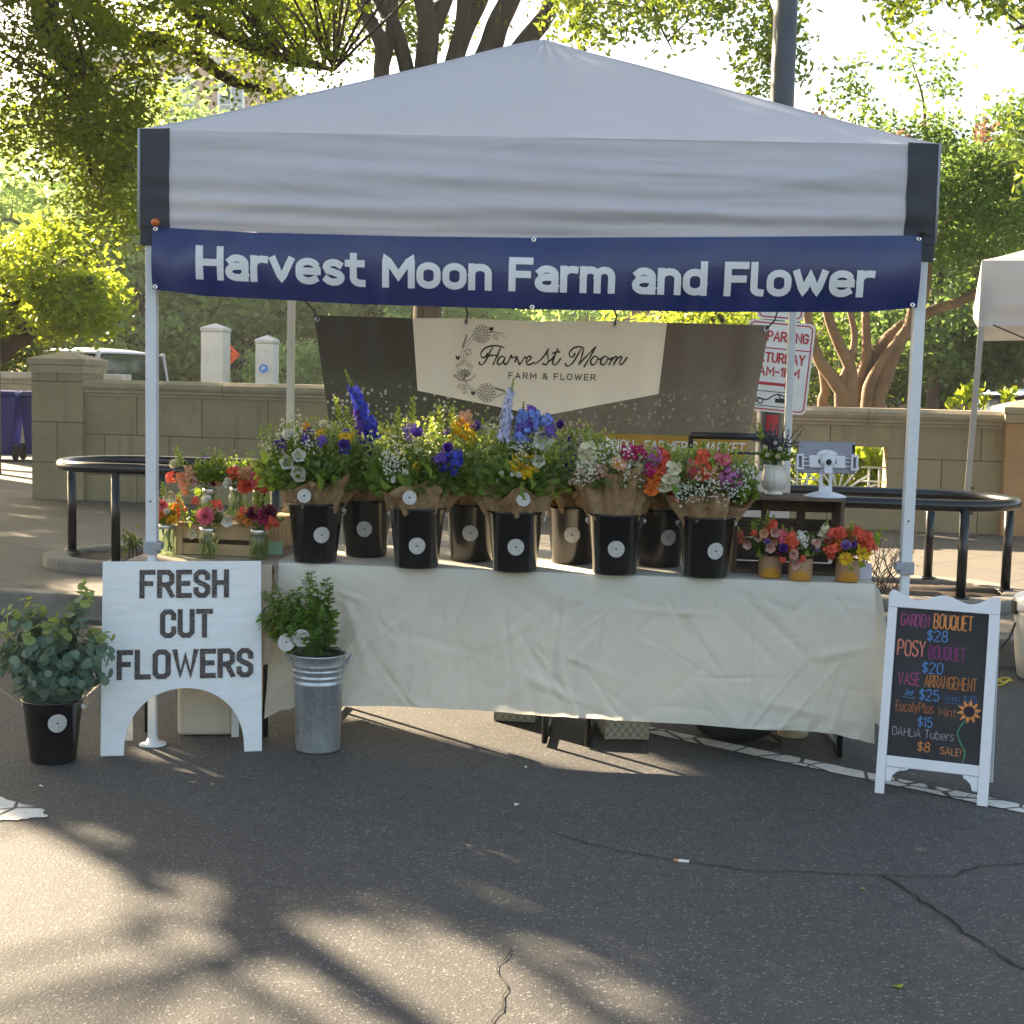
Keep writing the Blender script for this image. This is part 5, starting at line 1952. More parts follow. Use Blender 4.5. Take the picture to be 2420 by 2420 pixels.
def paper(parent, c, seed, h=.10, flare=.055, hi=None, r0=None):
    """crumpled collar of brown paper standing out of a bucket; hi: list of (angle, extra height)"""
    r = np.random.default_rng(seed)
    n = 72
    r0 = r0 or RT - .012
    ph = r.uniform(0, 6.28, 6)
    fr = np.array([3, 5, 7, 9, 12, 16])
    am = np.array([.034, .036, .03, .03, .026, .020])
    tp = np.zeros(n)
    for i in range(n):
        q = 2 * PI * i / n
        tp[i] = h * (1 + .30 * np.sum(np.sin(fr[:3] * q + ph[:3])) / 2)
        for (a, e, wv) in hi or []:
            dq = (q - a + PI) % (2 * PI) - PI
            tp[i] += e * max(0, 1 - abs(dq) / wv)

    jt = r.normal(size=(n, 11)) * .0045

    def f(u, v):
        i = int(round(u * n)) % n
        q = 2 * PI * i / n
        fold = float(np.sum(am * np.sin(fr * q + ph + 1.1 * v)))
        tri = abs(((q * 2.1 + ph[0]) % 1.0) - .5) * .05
        rr = r0 + jt[i][int(round(v * 9))] * (.3 + v) + (flare * (v ** 1.3)) + (fold + tri) * (.12 + .9 * v) * .55
        return (c[0] - parent.location[0] + rr * math.cos(q), c[1] - parent.location[1] + rr * math.sin(q) * .9, c[2] - parent.location[2] - .05 + (tp[i] + .05) * v + .008 * math.sin(5 * q + 9 * v) * v)
    mb = MB()
    mb.grid(f, n, 9, smooth=False)
    return mb.build('paper_wrap', M_KRAFT, parent)


def round_tag(parent, p, r, face, rot=0):
    mb = MB()
    mb.lathe([(0, .0008), (r, .0008), (r, 0), (0, 0)], 26, capb=False, smooth=False)
    o = mb.build('round_tag', M_STICK, parent)
    o.location = Vector([float(x) for x in p]) - parent.location
    o.rotation_euler = Vector(face).to_track_quat('Z', 'Y').to_euler()
    return o


ZT = .7495
BK = [  # x, y, sticker angle, sticker height, label of bucket
    (-.882, .222, .42, .118, 'black bucket at the left end of the front row, sticker near its right edge'),
    (-.450, .128, .10, .095, 'black bucket second in the front row, below the blue and white bouquet'),
    (-.048, .094, .06, .105, 'black bucket in the middle of the front row below the yellow dahlia'),
    (.357, .092, .0, .108, 'black bucket of the front row under the tall pleated paper wrap'),
    (.721, .080, .30, .112, 'black bucket at the right end of the front row beside the wooden crate'),
    (-.700, .440, .05, .125, 'black bucket in the back row under the tall purple delphinium'),
    (-.240, .385, -.02, .125, 'black bucket in the back row behind the sunlit yellow flowers'),
    (.190, .400, -.05, .128, 'black bucket in the back row with the cream lit sticker'),
    (.560, .385, .28, .128, 'black bucket half hidden in the back row behind the coral flowers')]
for (x, y, a, z, lab) in BK:
    bucket((x, y, ZT), lab, a, z, handle=True)

# bouquets: name of bucket index, label, blooms read off the photograph (px, px, kind, colour, size)
UP = (0, -.15, 1)
BQ = [
    (0, 'wrapped bouquet of white bells and deep blue spikes in the left front bucket', [(686, 1034, 'cup', 'white', .034), (675, 1098, 'bell', 'white', .024), (702, 1090, 'bell', 'white', .024), (695, 1112, 'bell', 'white', .025), (711, 1126, 'bell', 'white', .025), (663, 1052, 'cluster', 'purple', .024), (729, 1023, 'cluster', 'purple', .018), (721, 1038, 'cluster', 'purple', .017), (760, 1042, 'cluster', 'violet', .02), (810, 1053, 'cup', 'purple', .026), (812, 1075, 'delph', 'blue', .13), (723, 1009, 'cluster', 'gold', .015), (756, 1026, 'cluster', 'yellow', .018), (766, 1007, 'cup', 'cream', .022), (818, 1036, 'cluster', 'yellow', .024), (650, 1060, 'filler', 'cream', .055), (690, 1010, 'filler', 'cream', .06), (740, 1040, 'filler', 'white', .05), (640, 1030, 'filler', 'lime', .05), (770, 1150, 'leaf', 'leaf', .09), (800, 1140, 'leaf', 'leaf', .08), (640, 1090, 'leaf', 'leaf', .07)], [(2.9, .06, .5), (PI * 1.75, .045, .4)]),
    (5, 'bouquet with a leaning tall purple delphinium and white bells in the back row', [(893, 1068, 'delph', 'blue', .36), (868, 1070, 'delph', 'purple', .25), (852, 1057, 'bell', 'white', .030), (853, 1124, 'bell', 'white', .028), (883, 1061, 'bell', 'white', .020), (806, 975, 'sprig', 'lime', .12), (822, 995, 'sprig', 'lime', .11), (800, 1020, 'filler', 'white', .05), (780, 1010, 'sprig', 'lime', .10), (830, 1030, 'cluster', 'yellow', .024), (840, 1150, 'leaf', 'leaf', .09), (905, 1130, 'leaf', 'leaf', .09)], []),
    (1, 'wrapped bouquet of blue larkspur and tiny white stars in the second front bucket', [(971, 1023, 'cluster', 'lilac', .032), (985, 1030, 'cup', 'violet', .03), (982, 1102, 'cluster', 'yellow', .016), (1056, 1061, 'cup', 'purple', .026), (1066, 1096, 'cluster', 'blue', .036), (1040, 1085, 'cluster', 'violet', .024), (1078, 1080, 'cluster', 'blue', .024), (930, 1105, 'filler', 'white', .045), (945, 1095, 'filler', 'white', .045), (925, 1085, 'filler', 'white', .04), (955, 1120, 'cup', 'white', .017), (935, 1135, 'cup', 'white', .016), (940, 1000, 'sprig', 'lime', .12), (975, 980, 'sprig', 'lime', .13), (950, 1035, 'filler', 'cream', .055), (1000, 1050, 'filler', 'cream', .055), (1020, 1020, 'sprig', 'lime', .11), (1020, 1120, 'leaf', 'leaf', .08), (900, 1140, 'leaf', 'leaf', .08), (980, 1145, 'leaf', 'leaf', .08)], [(PI * 1.62, .06, .35), (PI * 1.9, .075, .3)]),
    (6, 'sunlit yellow and lime bouquet with white bells in the back row', [(1124, 1015, 'cup', 'violet', .034), (1062, 1025, 'cup', 'lilac', .022), (1093, 1007, 'cluster', 'yellow', .035), (1101, 990, 'cluster', 'peach', .030), (1115, 1035, 'cluster', 'yellow', .03), (1080, 1040, 'cluster', 'gold', .026), (1045, 1005, 'sprig', 'lime', .15), (1070, 1000, 'sprig', 'lime', .13), (1030, 1010, 'sprig', 'lime', .12), (1116, 1102, 'bell', 'white', .030), (1134, 1138, 'bell', 'white', .030), (1159, 1112, 'bell', 'cream', .016), (1147, 1129, 'bell', 'lime', .016), (1140, 1020, 'cup', 'white', .03), (1165, 1030, 'filler', 'white', .05), (1186, 1052, 'cup', 'gold', .034), (1199, 1075, 'snap', 'cream', .10), (1060, 985, 'filler', 'lime', .06), (1130, 1055, 'filler', 'lime', .06), (1161, 1140, 'leaf', 'leaf', .11), (1120, 1150, 'leaf', 'leaf', .08)], []),
    (2, 'wrapped bouquet with pale blue delphinium and a yellow dahlia in the middle front bucket', [(1192, 1045, 'delph', 'ice', .25), (1228, 1045, 'delph', 'sky', .16), (1259, 990, 'cluster', 'sky', .036), (1283, 1005, 'cluster', 'sky', .036), (1244, 1010, 'cluster', 'violet', .032), (1256, 972, 'cluster', 'violet', .022), (1240, 1028, 'cluster', 'sky', .032), (1300, 1020, 'cluster', 'violet', .024), (1238, 1102, 'daisy', 'yellow', .056), (1275, 1040, 'bell', 'white', .034), (1267, 1088, 'bell', 'white', .022), (1215, 1123, 'cup', 'white', .014), (1226, 1124, 'cup', 'white', .014), (1188, 1119, 'cup', 'white', .012), (1250, 1064, 'filler', 'white', .05), (1220, 1060, 'filler', 'white', .045), (1290, 1060, 'filler', 'lime', .05), (1236, 1150, 'leaf', 'leaf', .07), (1260, 1150, 'leaf', 'leaf', .07), (1200, 1090, 'leaf', 'leaf', .07)], [(PI * 1.25, .06, .4), (PI * 1.8, .06, .45)]),
    (7, 'bouquet with a side-facing yellow flower and deep violet blooms in the back row', [(1329, 1007, 'cup', 'purple', .024), (1325, 1098, 'daisy', 'yellow', .055), (1296, 1102, 'cluster', 'purple', .034), (1356, 1098, 'cluster', 'purple', .040), (1352, 1078, 'delph', 'purple', .10), (1350, 1067, 'bell', 'white', .030), (1373, 1044, 'cup', 'white', .026), (1368, 1128, 'cluster', 'magenta', .026), (1306, 1117, 'filler', 'white', .035), (1336, 1032, 'filler', 'cream', .045), (1350, 1025, 'filler', 'blush', .05), (1378, 1060, 'snap', 'cream', .11), (1312, 1055, 'snap', 'cream', .10), (1325, 1160, 'leaf', 'leaf', .10), (1354, 1185, 'leaf', 'leaf', .12)], []),
    (3, 'bouquet of magenta, coral and cream flowers in the tall pleated paper wrap', [(1486, 1073, 'cluster', 'magenta', .030), (1510, 1071, 'cluster', 'magenta', .026), (1548, 1080, 'cluster', 'mauve', .03), (1557, 1102, 'snap', 'coral', .10), (1561, 1085, 'snap', 'coral', .09), (1541, 1135, 'snap', 'orange', .10), (1535, 1111, 'cluster', 'magenta', .022), (1461, 1098, 'daisy', 'peach', .032), (1437, 1073, 'filler', 'white', .055), (1392, 1080, 'snap', 'cream', .12), (1400, 1110, 'filler', 'cream', .05), (1521, 1098, 'cluster', 'cream', .028), (1577, 1122, 'snap', 'cream', .12), (1595, 1153, 'snap', 'coral', .09), (1419, 1113, 'cluster', 'blush', .028), (1385, 1115, 'filler', 'white', .05), (1470, 1080, 'filler', 'white', .05), (1500, 1125, 'filler', 'white', .05), (1375, 1130, 'filler', 'blush', .04)], [(PI * 1.42, .085, .6), (PI * 1.62, .095, .4), (PI * 1.15, .03, .4)]),
    (8, 'cream snapdragon and coral bouquet half hidden in the back row', [(1577, 1100, 'snap', 'cream', .11), (1600, 1110, 'filler', 'white', .05), (1590, 1150, 'cluster', 'coral', .032), (1610, 1140, 'snap', 'rust', .10), (1570, 1148, 'cluster', 'mauve', .018), (1600, 1085, 'sprig', 'lime', .09), (1580, 1080, 'filler', 'cream', .05)], []),
    (4, 'leafy wrapped bouquet of pink snapdragons in the right front bucket', [(1641, 1110, 'snap', 'pink', .10), (1664, 1100, 'snap', 'coral', .12), (1706, 1105, 'snap', 'pink', .12), (1712, 1120, 'snap', 'pink', .09), (1726, 1132, 'cluster', 'mauve', .036), (1684, 1130, 'snap', 'peach', .10), (1694, 1127, 'cluster', 'yellow', .018), (1646, 1158, 'filler', 'white', .05), (1697, 1158, 'filler', 'white', .055), (1750, 1125, 'filler', 'white', .05), (1659, 1171, 'cup', 'white', .012), (1620, 1170, 'filler', 'white', .045), (1670, 1140, 'filler', 'cream', .06), (1730, 1160, 'filler', 'white', .05), (1605, 1165, 'leaf', 'leaf', .06), (1740, 1140, 'sprig', 'lime', .10)], [(PI * 1.5, .02, .9)])]
for (bi, lab, bl_, hi) in BQ:
    bx, by = BK[bi][0], BK[bi][1]
    front = bi < 5
    t = thing('bouquet', lab, 'bouquet', (bx, by, ZT + HB), 0, 'paper wrapped bouquets standing in the black buckets')
    rr = np.random.default_rng(100 + bi)
    c = np.array([bx, by, ZT + HB])
    hgt = {3: .11, 4: .075, 8: .075}.get(bi, .075)
    paper(t, c, 40 + bi, hgt, .05 if front else .045, hi)
    leafm = M_LEAF2 if bi in (3, 8) else M_LEAF
    wide = {0: 1.25, 1: 1.05, 4: .95}.get(bi, 1.0)
    low = {3: .07, 8: .06}.get(bi, .01)
    hz_ = {3: .075, 4: .075, 8: .07}.get(bi, .135)
    foliage(t, [(leafm, c + np.array([0, 0, .10]), (.205 * wide, .14, hz_), 1700, .050, .026, 70 + bi, .5, -.06 + low),
                (M_LEAF2, c + np.array([0, 0, .15]), (.20 * wide, .13, hz_ * 1.08), 1250, .030, .017, 170 + bi, .9, -.05),
                (M_BUD, c + np.array([0, -.02, .17]), (.20 * wide, .14, hz_ * 1.12), 800, .015, .012, 270 + bi, 1.2, None)])
    for (u, v, kind, colr, sz) in bl_:
        du = (u - 1210) / 1
        dep = by - (.150 if front else .06) + rr.uniform(-.02, .05)
        if kind in ('snap', 'sprig'):
            dep += .04
        if kind == 'delph':
            dep = {5: .27}.get(bi, dep + .03)
        p = at(u, v, dep)
        off = p - c
        sz = sz * (1.0 if kind in ('delph', 'sprig') else 1.32)
        if kind in ('delph', 'snap', 'sprig'):
            lean = np.array([off[0] * 1.1 + rr.normal() * .08, -.12 + rr.normal() * .1, 1])
            if (bi, kind) == (5, 'delph'):
                lean = np.array([-.42 if colr == 'blue' else -.25, 0, 1])
            if kind == 'snap':
                p = p - np.array([0, 0, sz * .4])
            if kind == 'sprig':
                p = p - np.array([0, 0, sz * .45])
            bloom(t, kind, colr, p, sz, lean, rr.uniform(0, 6), spread={'delph': .62 if sz > .2 else 1.0, 'snap': 1.5}.get(kind, 1.15))
        elif kind == 'leaf':
            bloom(t, kind, colr, at(u, v - 12, dep - .02), sz * .85, (off[0] * 3 + rr.normal() * .5, -.7, -.25 + rr.normal() * .4), rr.uniform(-.5, .5))
        elif kind == 'bell':
            bloom(t, kind, colr, p + np.array([0, .02, .008]), sz, (off[0] * 2 + rr.normal() * .4, -1, -.15 + rr.normal() * .3), rr.uniform(0, 6))
        else:
            bloom(t, kind, colr, p, sz, (off[0] * 2.5 + rr.normal() * .25, -.9, .45 + rr.normal() * .2), rr.uniform(0, 6))
    if bi in (0, 1, 2):
        u, v = {0: (719, 1172), 1: (968, 1176), 2: (1237, 1180)}[bi]
        round_tag(t, at(u, v, by - RT - .060), .028, (.05, -1, .12))
# ------------------------------------------------------------------ jars, crates, pots and the till corner
def jar_glass():
    m = NT('jar_glass')
    m.t.nodes.remove(m.b)
    tr = m.n('ShaderNodeBsdfTransparent')
    tr.inputs[0].default_value = (.80, .90, .74, 1)
    gl = m.n('ShaderNodeBsdfGlossy')
    gl.inputs['Roughness'].default_value = .04
    lw = m.n('ShaderNodeLayerWeight', Blend=.35)
    f = m.ramp(lw.outputs['Facing'], [(0, (.05, .05, .05)), (.75, (.14, .14, .14)), (1, (.8, .8, .8))])
    mx = m.n('ShaderNodeMixShader')
    m.l(f, mx.inputs[0])
    m.l(tr.outputs[0], mx.inputs[1])
    m.l(gl.outputs[0], mx.inputs[2])
    df = m.n('ShaderNodeBsdfTranslucent')
    df.inputs[0].default_value = (.62, .72, .45, 1)
    m2 = m.n('ShaderNodeMixShader')
    m2.inputs[0].default_value = .13
    m.l(mx.outputs[0], m2.inputs[1])
    m.l(df.outputs[0], m2.inputs[2])
    m.l(m2.outputs[0], m.out.inputs[0])
    return m.mat


M_GLASS = jar_glass()
M_ZINC = mat('zinc_lid', (.60, .60, .58), .3, .08, 30, metal=.9)


def jar(p, label, seed):
    t = thing('mason_jar', label, 'jar', p, 0, 'mason jars of water on the side table')
    mb = MB()
    mb.lathe([(.030, .0), (.038, .003), (.041, .012), (.041, .085), (.038, .098), (.032, .106), (.032, .124), (.033, .126)], 28, lob=lambda q, z: 1 + (.02 * math.cos(4 * q) if .012 < z < .09 else 0))
    mb.build('glass', M_GLASS, t)
    mb = MB()
    mb.lathe([(.0345, .108), (.036, .110), (.036, .124), (.0345, .127), (.031, .127)], 28, capb=False)
    mb.build('lid_ring', M_ZINC, t)
    r = random.Random(seed)
    mb = MB()
    for i in range(13):
        a, b = r.uniform(0, 6.28), r.uniform(0, 6.28)
        mb.tube([(.028 * math.cos(a), .028 * math.sin(a), .008 + r.uniform(0, .02)), (.012 * math.cos(b), .012 * math.sin(b), .07), (.022 * math.cos(b + .8), .022 * math.sin(b + .8), .124)], r.uniform(.002, .0035), 6)
    mb.build('stems', M_STEM, t)
    return t


def posy(loc, label, blooms, dom, seed, group, m_=None, nl=420, cat='posy', dep=.0, lift=0):
    t = thing('posy' if cat == 'posy' else 'flower_arrangement', label, cat, loc, 0, group)
    c = np.array(loc)
    rr = np.random.default_rng(seed)
    foliage(t, [(m_ or M_LEAF, c + np.array([0, 0, dom[2] * .35 + lift]), dom, nl, .030, .015, seed, .5, .0),
                (M_LEAF2, c + np.array([0, 0, dom[2] * .6 + lift]), dom, nl // 3, .018, .010, seed + 1, 1.0, .01)])
    sb = MB()
    for (u, v, kind, colr, sz) in blooms:
        p = at(u, v, loc[1] - dom[1] * 1.15 + dep + rr.uniform(-.015, .03))
        off = p - c
        if kind != 'leaf':
            a_ = np.array([rr.normal() * .012, rr.normal() * .012, -.01])
            e_ = off + np.array([0, .012, -.006])
            sb.tube([tuple(a_), tuple(a_ * .4 + e_ * .5 + np.array([0, .01, .02])), tuple(e_)], .0017, 5)
        if kind in ('snap', 'sprig', 'delph'):
            bloom(t, kind, colr, p - np.array([0, 0, sz * .45]), sz, (off[0] * 2.5, -.3 + rr.normal() * .15, 1), rr.uniform(0, 6), spread=1.35)
        elif kind == 'bell':
            bloom(t, kind, colr, p, sz, (off[0] * 4 + rr.normal() * .4, -1, -.1 + rr.normal() * .35), rr.uniform(0, 6))
        elif kind == 'leaf':
            bloom(t, kind, colr, p, sz, (off[0] * 4, -.7, -.1), rr.uniform(-.5, .5))
        else:
            bloom(t, kind, colr, p, sz, (off[0] * 3 + rr.normal() * .2, -1, .4 + rr.normal() * .2), rr.uniform(0, 6))
    sb.build('stems', M_STEM, t)
    return t


ZS = .7475
J = [((-1.535, .322, ZS), 'mason jar at the left table corner with its water sunlit yellow'), ((-1.334, .235, ZS), 'mason jar in front of the wooden crate under the pink dahlia'), ((-1.119, .225, ZS), 'mason jar at the right of the side table under the magenta dahlia')]
for i, (p, lab) in enumerate(J):
    jar(p, lab, i)
GJ = 'posies standing in mason jars'
posy((-1.535, .322, ZS + .127), 'posy of pink and orange blooms with a white centre flower behind the tent leg', [(385, 1195, 'dahlia', 'pink', .030), (375, 1188, 'cup', 'blush', .026), (420, 1195, 'cluster', 'orange', .032), (428, 1212, 'cluster', 'coral', .024), (377, 1219, 'cluster', 'orange', .026), (366, 1228, 'cluster', 'peach', .022), (396, 1211, 'cup', 'white', .022), (412, 1228, 'lily', 'yellow', .032), (366, 1205, 'cluster', 'peach', .022), (430, 1225, 'cluster', 'peach', .020), (402, 1230, 'cluster', 'gold', .018), (404, 1165, 'bell', 'cream', .03), (424, 1175, 'sprig', 'lime', .06), (388, 1160, 'sprig', 'lime', .08)], (.065, .06, .06), 300, GJ)
posy((-1.334, .235, ZS + .127), 'posy with one large pink dahlia with an orange heart', [(487, 1221, 'dahlia', 'pink', .047), (461, 1183, 'cluster', 'coral', .02), (493, 1182, 'cup', 'white', .028), (513, 1189, 'cluster', 'coral', .026), (520, 1206, 'bell', 'blush', .018), (535, 1225, 'bell', 'white', .026), (540, 1205, 'leaf', 'leaf', .055), (455, 1240, 'leaf', 'leaf', .05), (440, 1215, 'sprig', 'lime', .09), (448, 1260, 'bell', 'cream', .022)], (.06, .055, .06), 310, GJ)
posy((-1.119, .225, ZS + .127), 'posy with a magenta dahlia between dark red and orange flowers', [(619, 1223, 'dahlia', 'magenta', .042), (597, 1214, 'dahlia', 'wine', .034), (636, 1211, 'dahlia', 'wine', .040), (569, 1221, 'cluster', 'orange', .026), (575, 1208, 'cluster', 'coral', .02), (645, 1230, 'cluster', 'coral', .024), (652, 1240, 'cluster', 'coral', .018), (630, 1245, 'cluster', 'coral', .018), (585, 1234, 'cluster', 'orange', .018), (605, 1200, 'snap', 'rust', .05)], (.07, .055, .05), 320, GJ)
# upturned slatted crate carrying a second row of jars
M_PINE = mat('pale_pine', (.46, .31, .17), .65, .15, 9, .15, 50)
CR = .875
ca = -.10
t = thing('wooden_crate', 'pale pine slatted crate turned over on the side table', 'crate', (-1.285, .62, ZS), ca)
w_, d_ = .185, .30
for z0, z1 in ((0, .048), (.068, .124)):
    mb = MB()
    mb.bb(-w_, w_, -d_, -d_ + .012, z0, z1)
    mb.build('slat', M_PINE, t, bevel=.002)
    mb = MB()
    mb.bb(-w_, w_, d_ - .012, d_, z0, z1)
    mb.build('slat', M_PINE, t, bevel=.002)
for s_ in (-1, 1):
    for i in range(9):
        y = -d_ + .045 + i * (2 * d_ - .09) / 8
        mb = MB()
        mb.bb(min(s_ * w_, s_ * (w_ - .011)), max(s_ * w_, s_ * (w_ - .011)), y - .028, y + .028, 0, .124)
        mb.build('side_slat', M_PINE, t, bevel=.002)
    for e in (-1, 1):
        mb = MB()
        mb.bb(s_ * w_ - .02 - .011 * s_, s_ * w_ + .02 - .011 * s_, e * d_ - .02 - .014 * e, e * d_ + .02 - .014 * e, .001, .122)
        mb.build('corner_post', M_PINE, t)
for i in range(4):
    mb = MB()
    mb.bb(-w_ + .004 + i * (2 * w_) / 4, -w_ - .004 + (i + 1) * (2 * w_) / 4, -d_, d_, .1245, .136)
    mb.build('base_board', M_PINE, t, bevel=.002)
ZC = ZS + .1365
JB = [((-1.41, .58, ZC), 'mason jar on the left of the upturned crate'), ((-1.31, .68, ZC), 'mason jar in the middle of the upturned crate'), ((-1.19, .60, ZC), 'mason jar on the right of the upturned crate, under the big coral dahlia')]
for i, (p, lab) in enumerate(JB):
    jar(p, lab, 10 + i)
posy((-1.41, .58, ZC + .127), 'posy of peach bells and a tall white flower on the crate', [(418, 1101, 'cup', 'cream', .038), (409, 1129, 'cluster', 'coral', .030), (441, 1146, 'bell', 'peach', .026), (463, 1129, 'bell', 'blush', .024), (452, 1145, 'bell', 'cream', .022), (444, 1160, 'bell', 'peach', .022), (430, 1128, 'bell', 'peach', .024), (450, 1112, 'snap', 'peach', .08), (432, 1080, 'sprig', 'lime', .10), (470, 1105, 'sprig', 'lime', .08), (437, 1190, 'sprig', 'lime', .10), (455, 1115, 'snap', 'blush', .07)], (.085, .06, .095), 330, GJ, nl=560)
posy((-1.31, .68, ZC + .127), 'posy with white cups, a coral bloom and dark red flowers on the crate', [(495, 1109, 'dahlia', 'coral', .032), (482, 1126, 'cup', 'white', .034), (498, 1127, 'cup', 'white', .030), (506, 1139, 'dahlia', 'wine', .024), (515, 1125, 'cluster', 'wine', .018), (524, 1135, 'bell', 'blush', .02), (475, 1110, 'snap', 'blush', .07), (485, 1080, 'cluster', 'lilac', .012), (528, 1092, 'sprig', 'lime', .10), (548, 1115, 'cluster', 'coral', .03), (562, 1105, 'cup', 'white', .03), (478, 1160, 'leaf', 'leaf', .06)], (.09, .06, .085), 340, GJ, nl=560)
posy((-1.19, .60, ZC + .127), 'posy with a big coral dahlia and coral spikes on the crate', [(584, 1150, 'dahlia', 'coral', .050), (545, 1144, 'cup', 'white', .038), (555, 1115, 'cluster', 'coral', .034), (572, 1118, 'cluster', 'peach', .028), (616, 1128, 'snap', 'coral', .11), (606, 1125, 'snap', 'pink', .10), (626, 1140, 'snap', 'coral', .09), (592, 1112, 'snap', 'peach', .08), (610, 1180, 'sprig', 'lime', .09), (590, 1190, 'leaf', 'leaf', .06), (630, 1170, 'leaf', 'leaf', .07)], (.095, .06, .085), 350, GJ, nl=560)
t = thing('card_rack', 'little wooden stick rack with a white card behind the crate', 'rack', (-1.09, .90, ZC), -.2)
mb = MB()
mb.bb(-.06, .06, -.02, .02, 0, .015)
mb.build('base', M_PINE, t)
for i in range(4):
    mb = MB()
    mb.bb(-.052 + i * .028, -.034 + i * .028, -.016 + .008 * (i % 2), -.006 + .008 * (i % 2), .0152, .115 + .008 * (i % 3))
    mb.build('stick', M_PINE, t)
M_CARD = mat('white_card', (.78, .76, .72), .7, .03)
mb = MB()
mb.bb(-.055, .06, .008, .0095, .0152, .10)
mb.build('card', M_CARD, t)
mb = MB()
mb.add([(-.03, 0, .0), (.03, 0, .0), (.03, .012, .055), (-.03, .012, .055), (.03, .024, .0), (-.03, .024, .0)], [(0, 1, 2, 3), (3, 2, 4, 5)])
tag(mb.build('folded_card', mat('mint_card', (.42, .66, .50), .7, .04), None, loc=(-1.085, .40, ZS), thick=.0008), 'small mint green folded card by the pine crate', 'card')

# dark crate on its side, vase and tablet on top
M_OLD = NT('old_brown_wood')
_v = M_OLD.coord('Object', scale=(3, 14, 14))
_n = M_OLD.noise(_v, 5, 8, .7, .6)
M_OLD.l(M_OLD.ramp(_n.outputs['Fac'], [(.25, (.055, .036, .024)), (.55, (.12, .078, .05)), (.8, (.19, .13, .088))]), M_OLD.b.inputs['Base Color'])
M_OLD.b.inputs['Roughness'].default_value = .75
M_OLD.bump(_n.outputs['Fac'], .35, .004)
M_OLD = M_OLD.mat
cx, cy, rz = 1.08, .345, -.07
t = thing('wooden_crate', 'dark brown slatted crate lying on its side at the right end of the table', 'crate', (cx, cy, ZT), rz)
w_, d_, h_ = .222, .15, .315
for s_ in (-1, 1):
    for i in range(3):
        y0 = -d_ + i * (2 * d_) / 3 + .004
        mb = MB()
        mb.bb(min(s_ * w_, s_ * (w_ - .016)), max(s_ * w_, s_ * (w_ - .016)), y0, y0 + 2 * d_ / 3 - .008, .0155, h_ - .0125)
        mb.build('end_board', M_OLD, t, bevel=.003)
for (z0, z1, nm) in ((.02, .115, 'back_board'), (.122, .205, 'back_board'), (.235, .298, 'back_board')):
    mb = MB()
    mb.bb(-w_ + .017, w_ - .017, d_ - .013, d_, z0, z1)
    mb.build(nm, M_OLD, t, bevel=.002)
for z0, z1 in ((0, .015), (h_ - .012, h_)):
    for i in range(3):
        y0 = -d_ + i * (2 * d_) / 3 + .003
        mb = MB()
        mb.bb(-w_ - .004, w_ + .004, y0, y0 + 2 * d_ / 3 - .006, z0, z1)
        mb.build('long_board', M_OLD, t, bevel=.002)
for x in (-.075, .075):
    mb = MB()
    mb.bb(x - .018, x + .018, d_ - .026, d_ - .0135, .016, h_ - .013)
    mb.build('batten', M_OLD, t)
ZK = ZT + h_ + .0005
# ribbed white vase
M_VASE = mat('white_glaze', (.66, .62, .56), .25, .04, 8, spec=.55)
vp = at(1828, 1163, .33)
vp[2] = ZK
t = thing('ribbed_vase', 'white ribbed tulip shaped vase on the dark crate', 'vase', vp)
mb = MB()
mb.lathe([(.026, 0), (.037, .002), (.038, .010), (.030, .016), (.042, .028), (.052, .05), (.053, .072), (.047, .10), (.045, .122), (.047, .126), (.043, .126), (.041, .10), (.044, .07), (.03, .03), (0, .025)], 96, lob=lambda q, z: 1 + (.045 * abs(math.cos(6 * q)) if z > .02 else 0))
mb.build('body', M_VASE, t)
posy((vp[0], vp[1], ZK + .127), 'arrangement of dusky lavender spikes with cream roses in the white vase', [(1800, 1022, 'sprig', 'mauve', .08), (1815, 1078, 'cup', 'cream', .016), (1808, 1060, 'cup', 'cream', .016), (1838, 1082, 'cup', 'cream', .017), (1842, 1062, 'cup', 'white', .015), (1833, 1048, 'cup', 'white', .013), (1820, 1090, 'leaf', 'leaf', .03)], (.060, .05, .05), 400, 'flowers in vases and pots', cat='arrangement', nl=320)
M_LAV = petal_mat('dusky_lavender', (.12, .085, .13))
r = np.random.default_rng(9)
mb = MB()
for i in range(46):
    a, b = r.normal() * .30, r.normal() * .25
    L = r.uniform(.06, .155)
    base = np.array([r.normal() * .014, r.normal() * .014, .03])
    tip = base + np.array([a * L * 1.25, b * L, L])
    mb.tube([tuple(base), tuple((base + tip) / 2 + np.array([a * .006, 0, .004])), tuple(tip)], [.0012, .0012, .0008], 4, 1)
    for k_ in range(12):
        q = base + (tip - base) * (.42 + .58 * k_ / 12)
        mb.lathe([(0, -.006), (.0036 * (1.2 - k_ / 18), 0), (0, .007)], 5, 0, Matrix.Translation(tuple(q + r.normal(size=3) * .0022)), capb=False)
for s_, (dx, dz) in ((-1, (-.09, .10)), (1, (.115, .035)), (-1, (-.10, .06)), (1, (.10, .055))):
    for k_ in range(14):
        f = k_ / 14
        mb.lathe([(0, -.006), (.0045, 0), (0, .007)], 5, 0, Matrix.Translation((dx * f, -.02, .04 + dz * f + .02 * math.sin(PI * f) + r.normal() * .002)), capb=False)
lav = mb.build('lavender_spikes', [M_LAV, M_STEM], bpy.data.objects[[o.name for o in bpy.data.objects if o.name.startswith('flower_arrangement') and o['label'].startswith('arrangement of dusky')][0]])
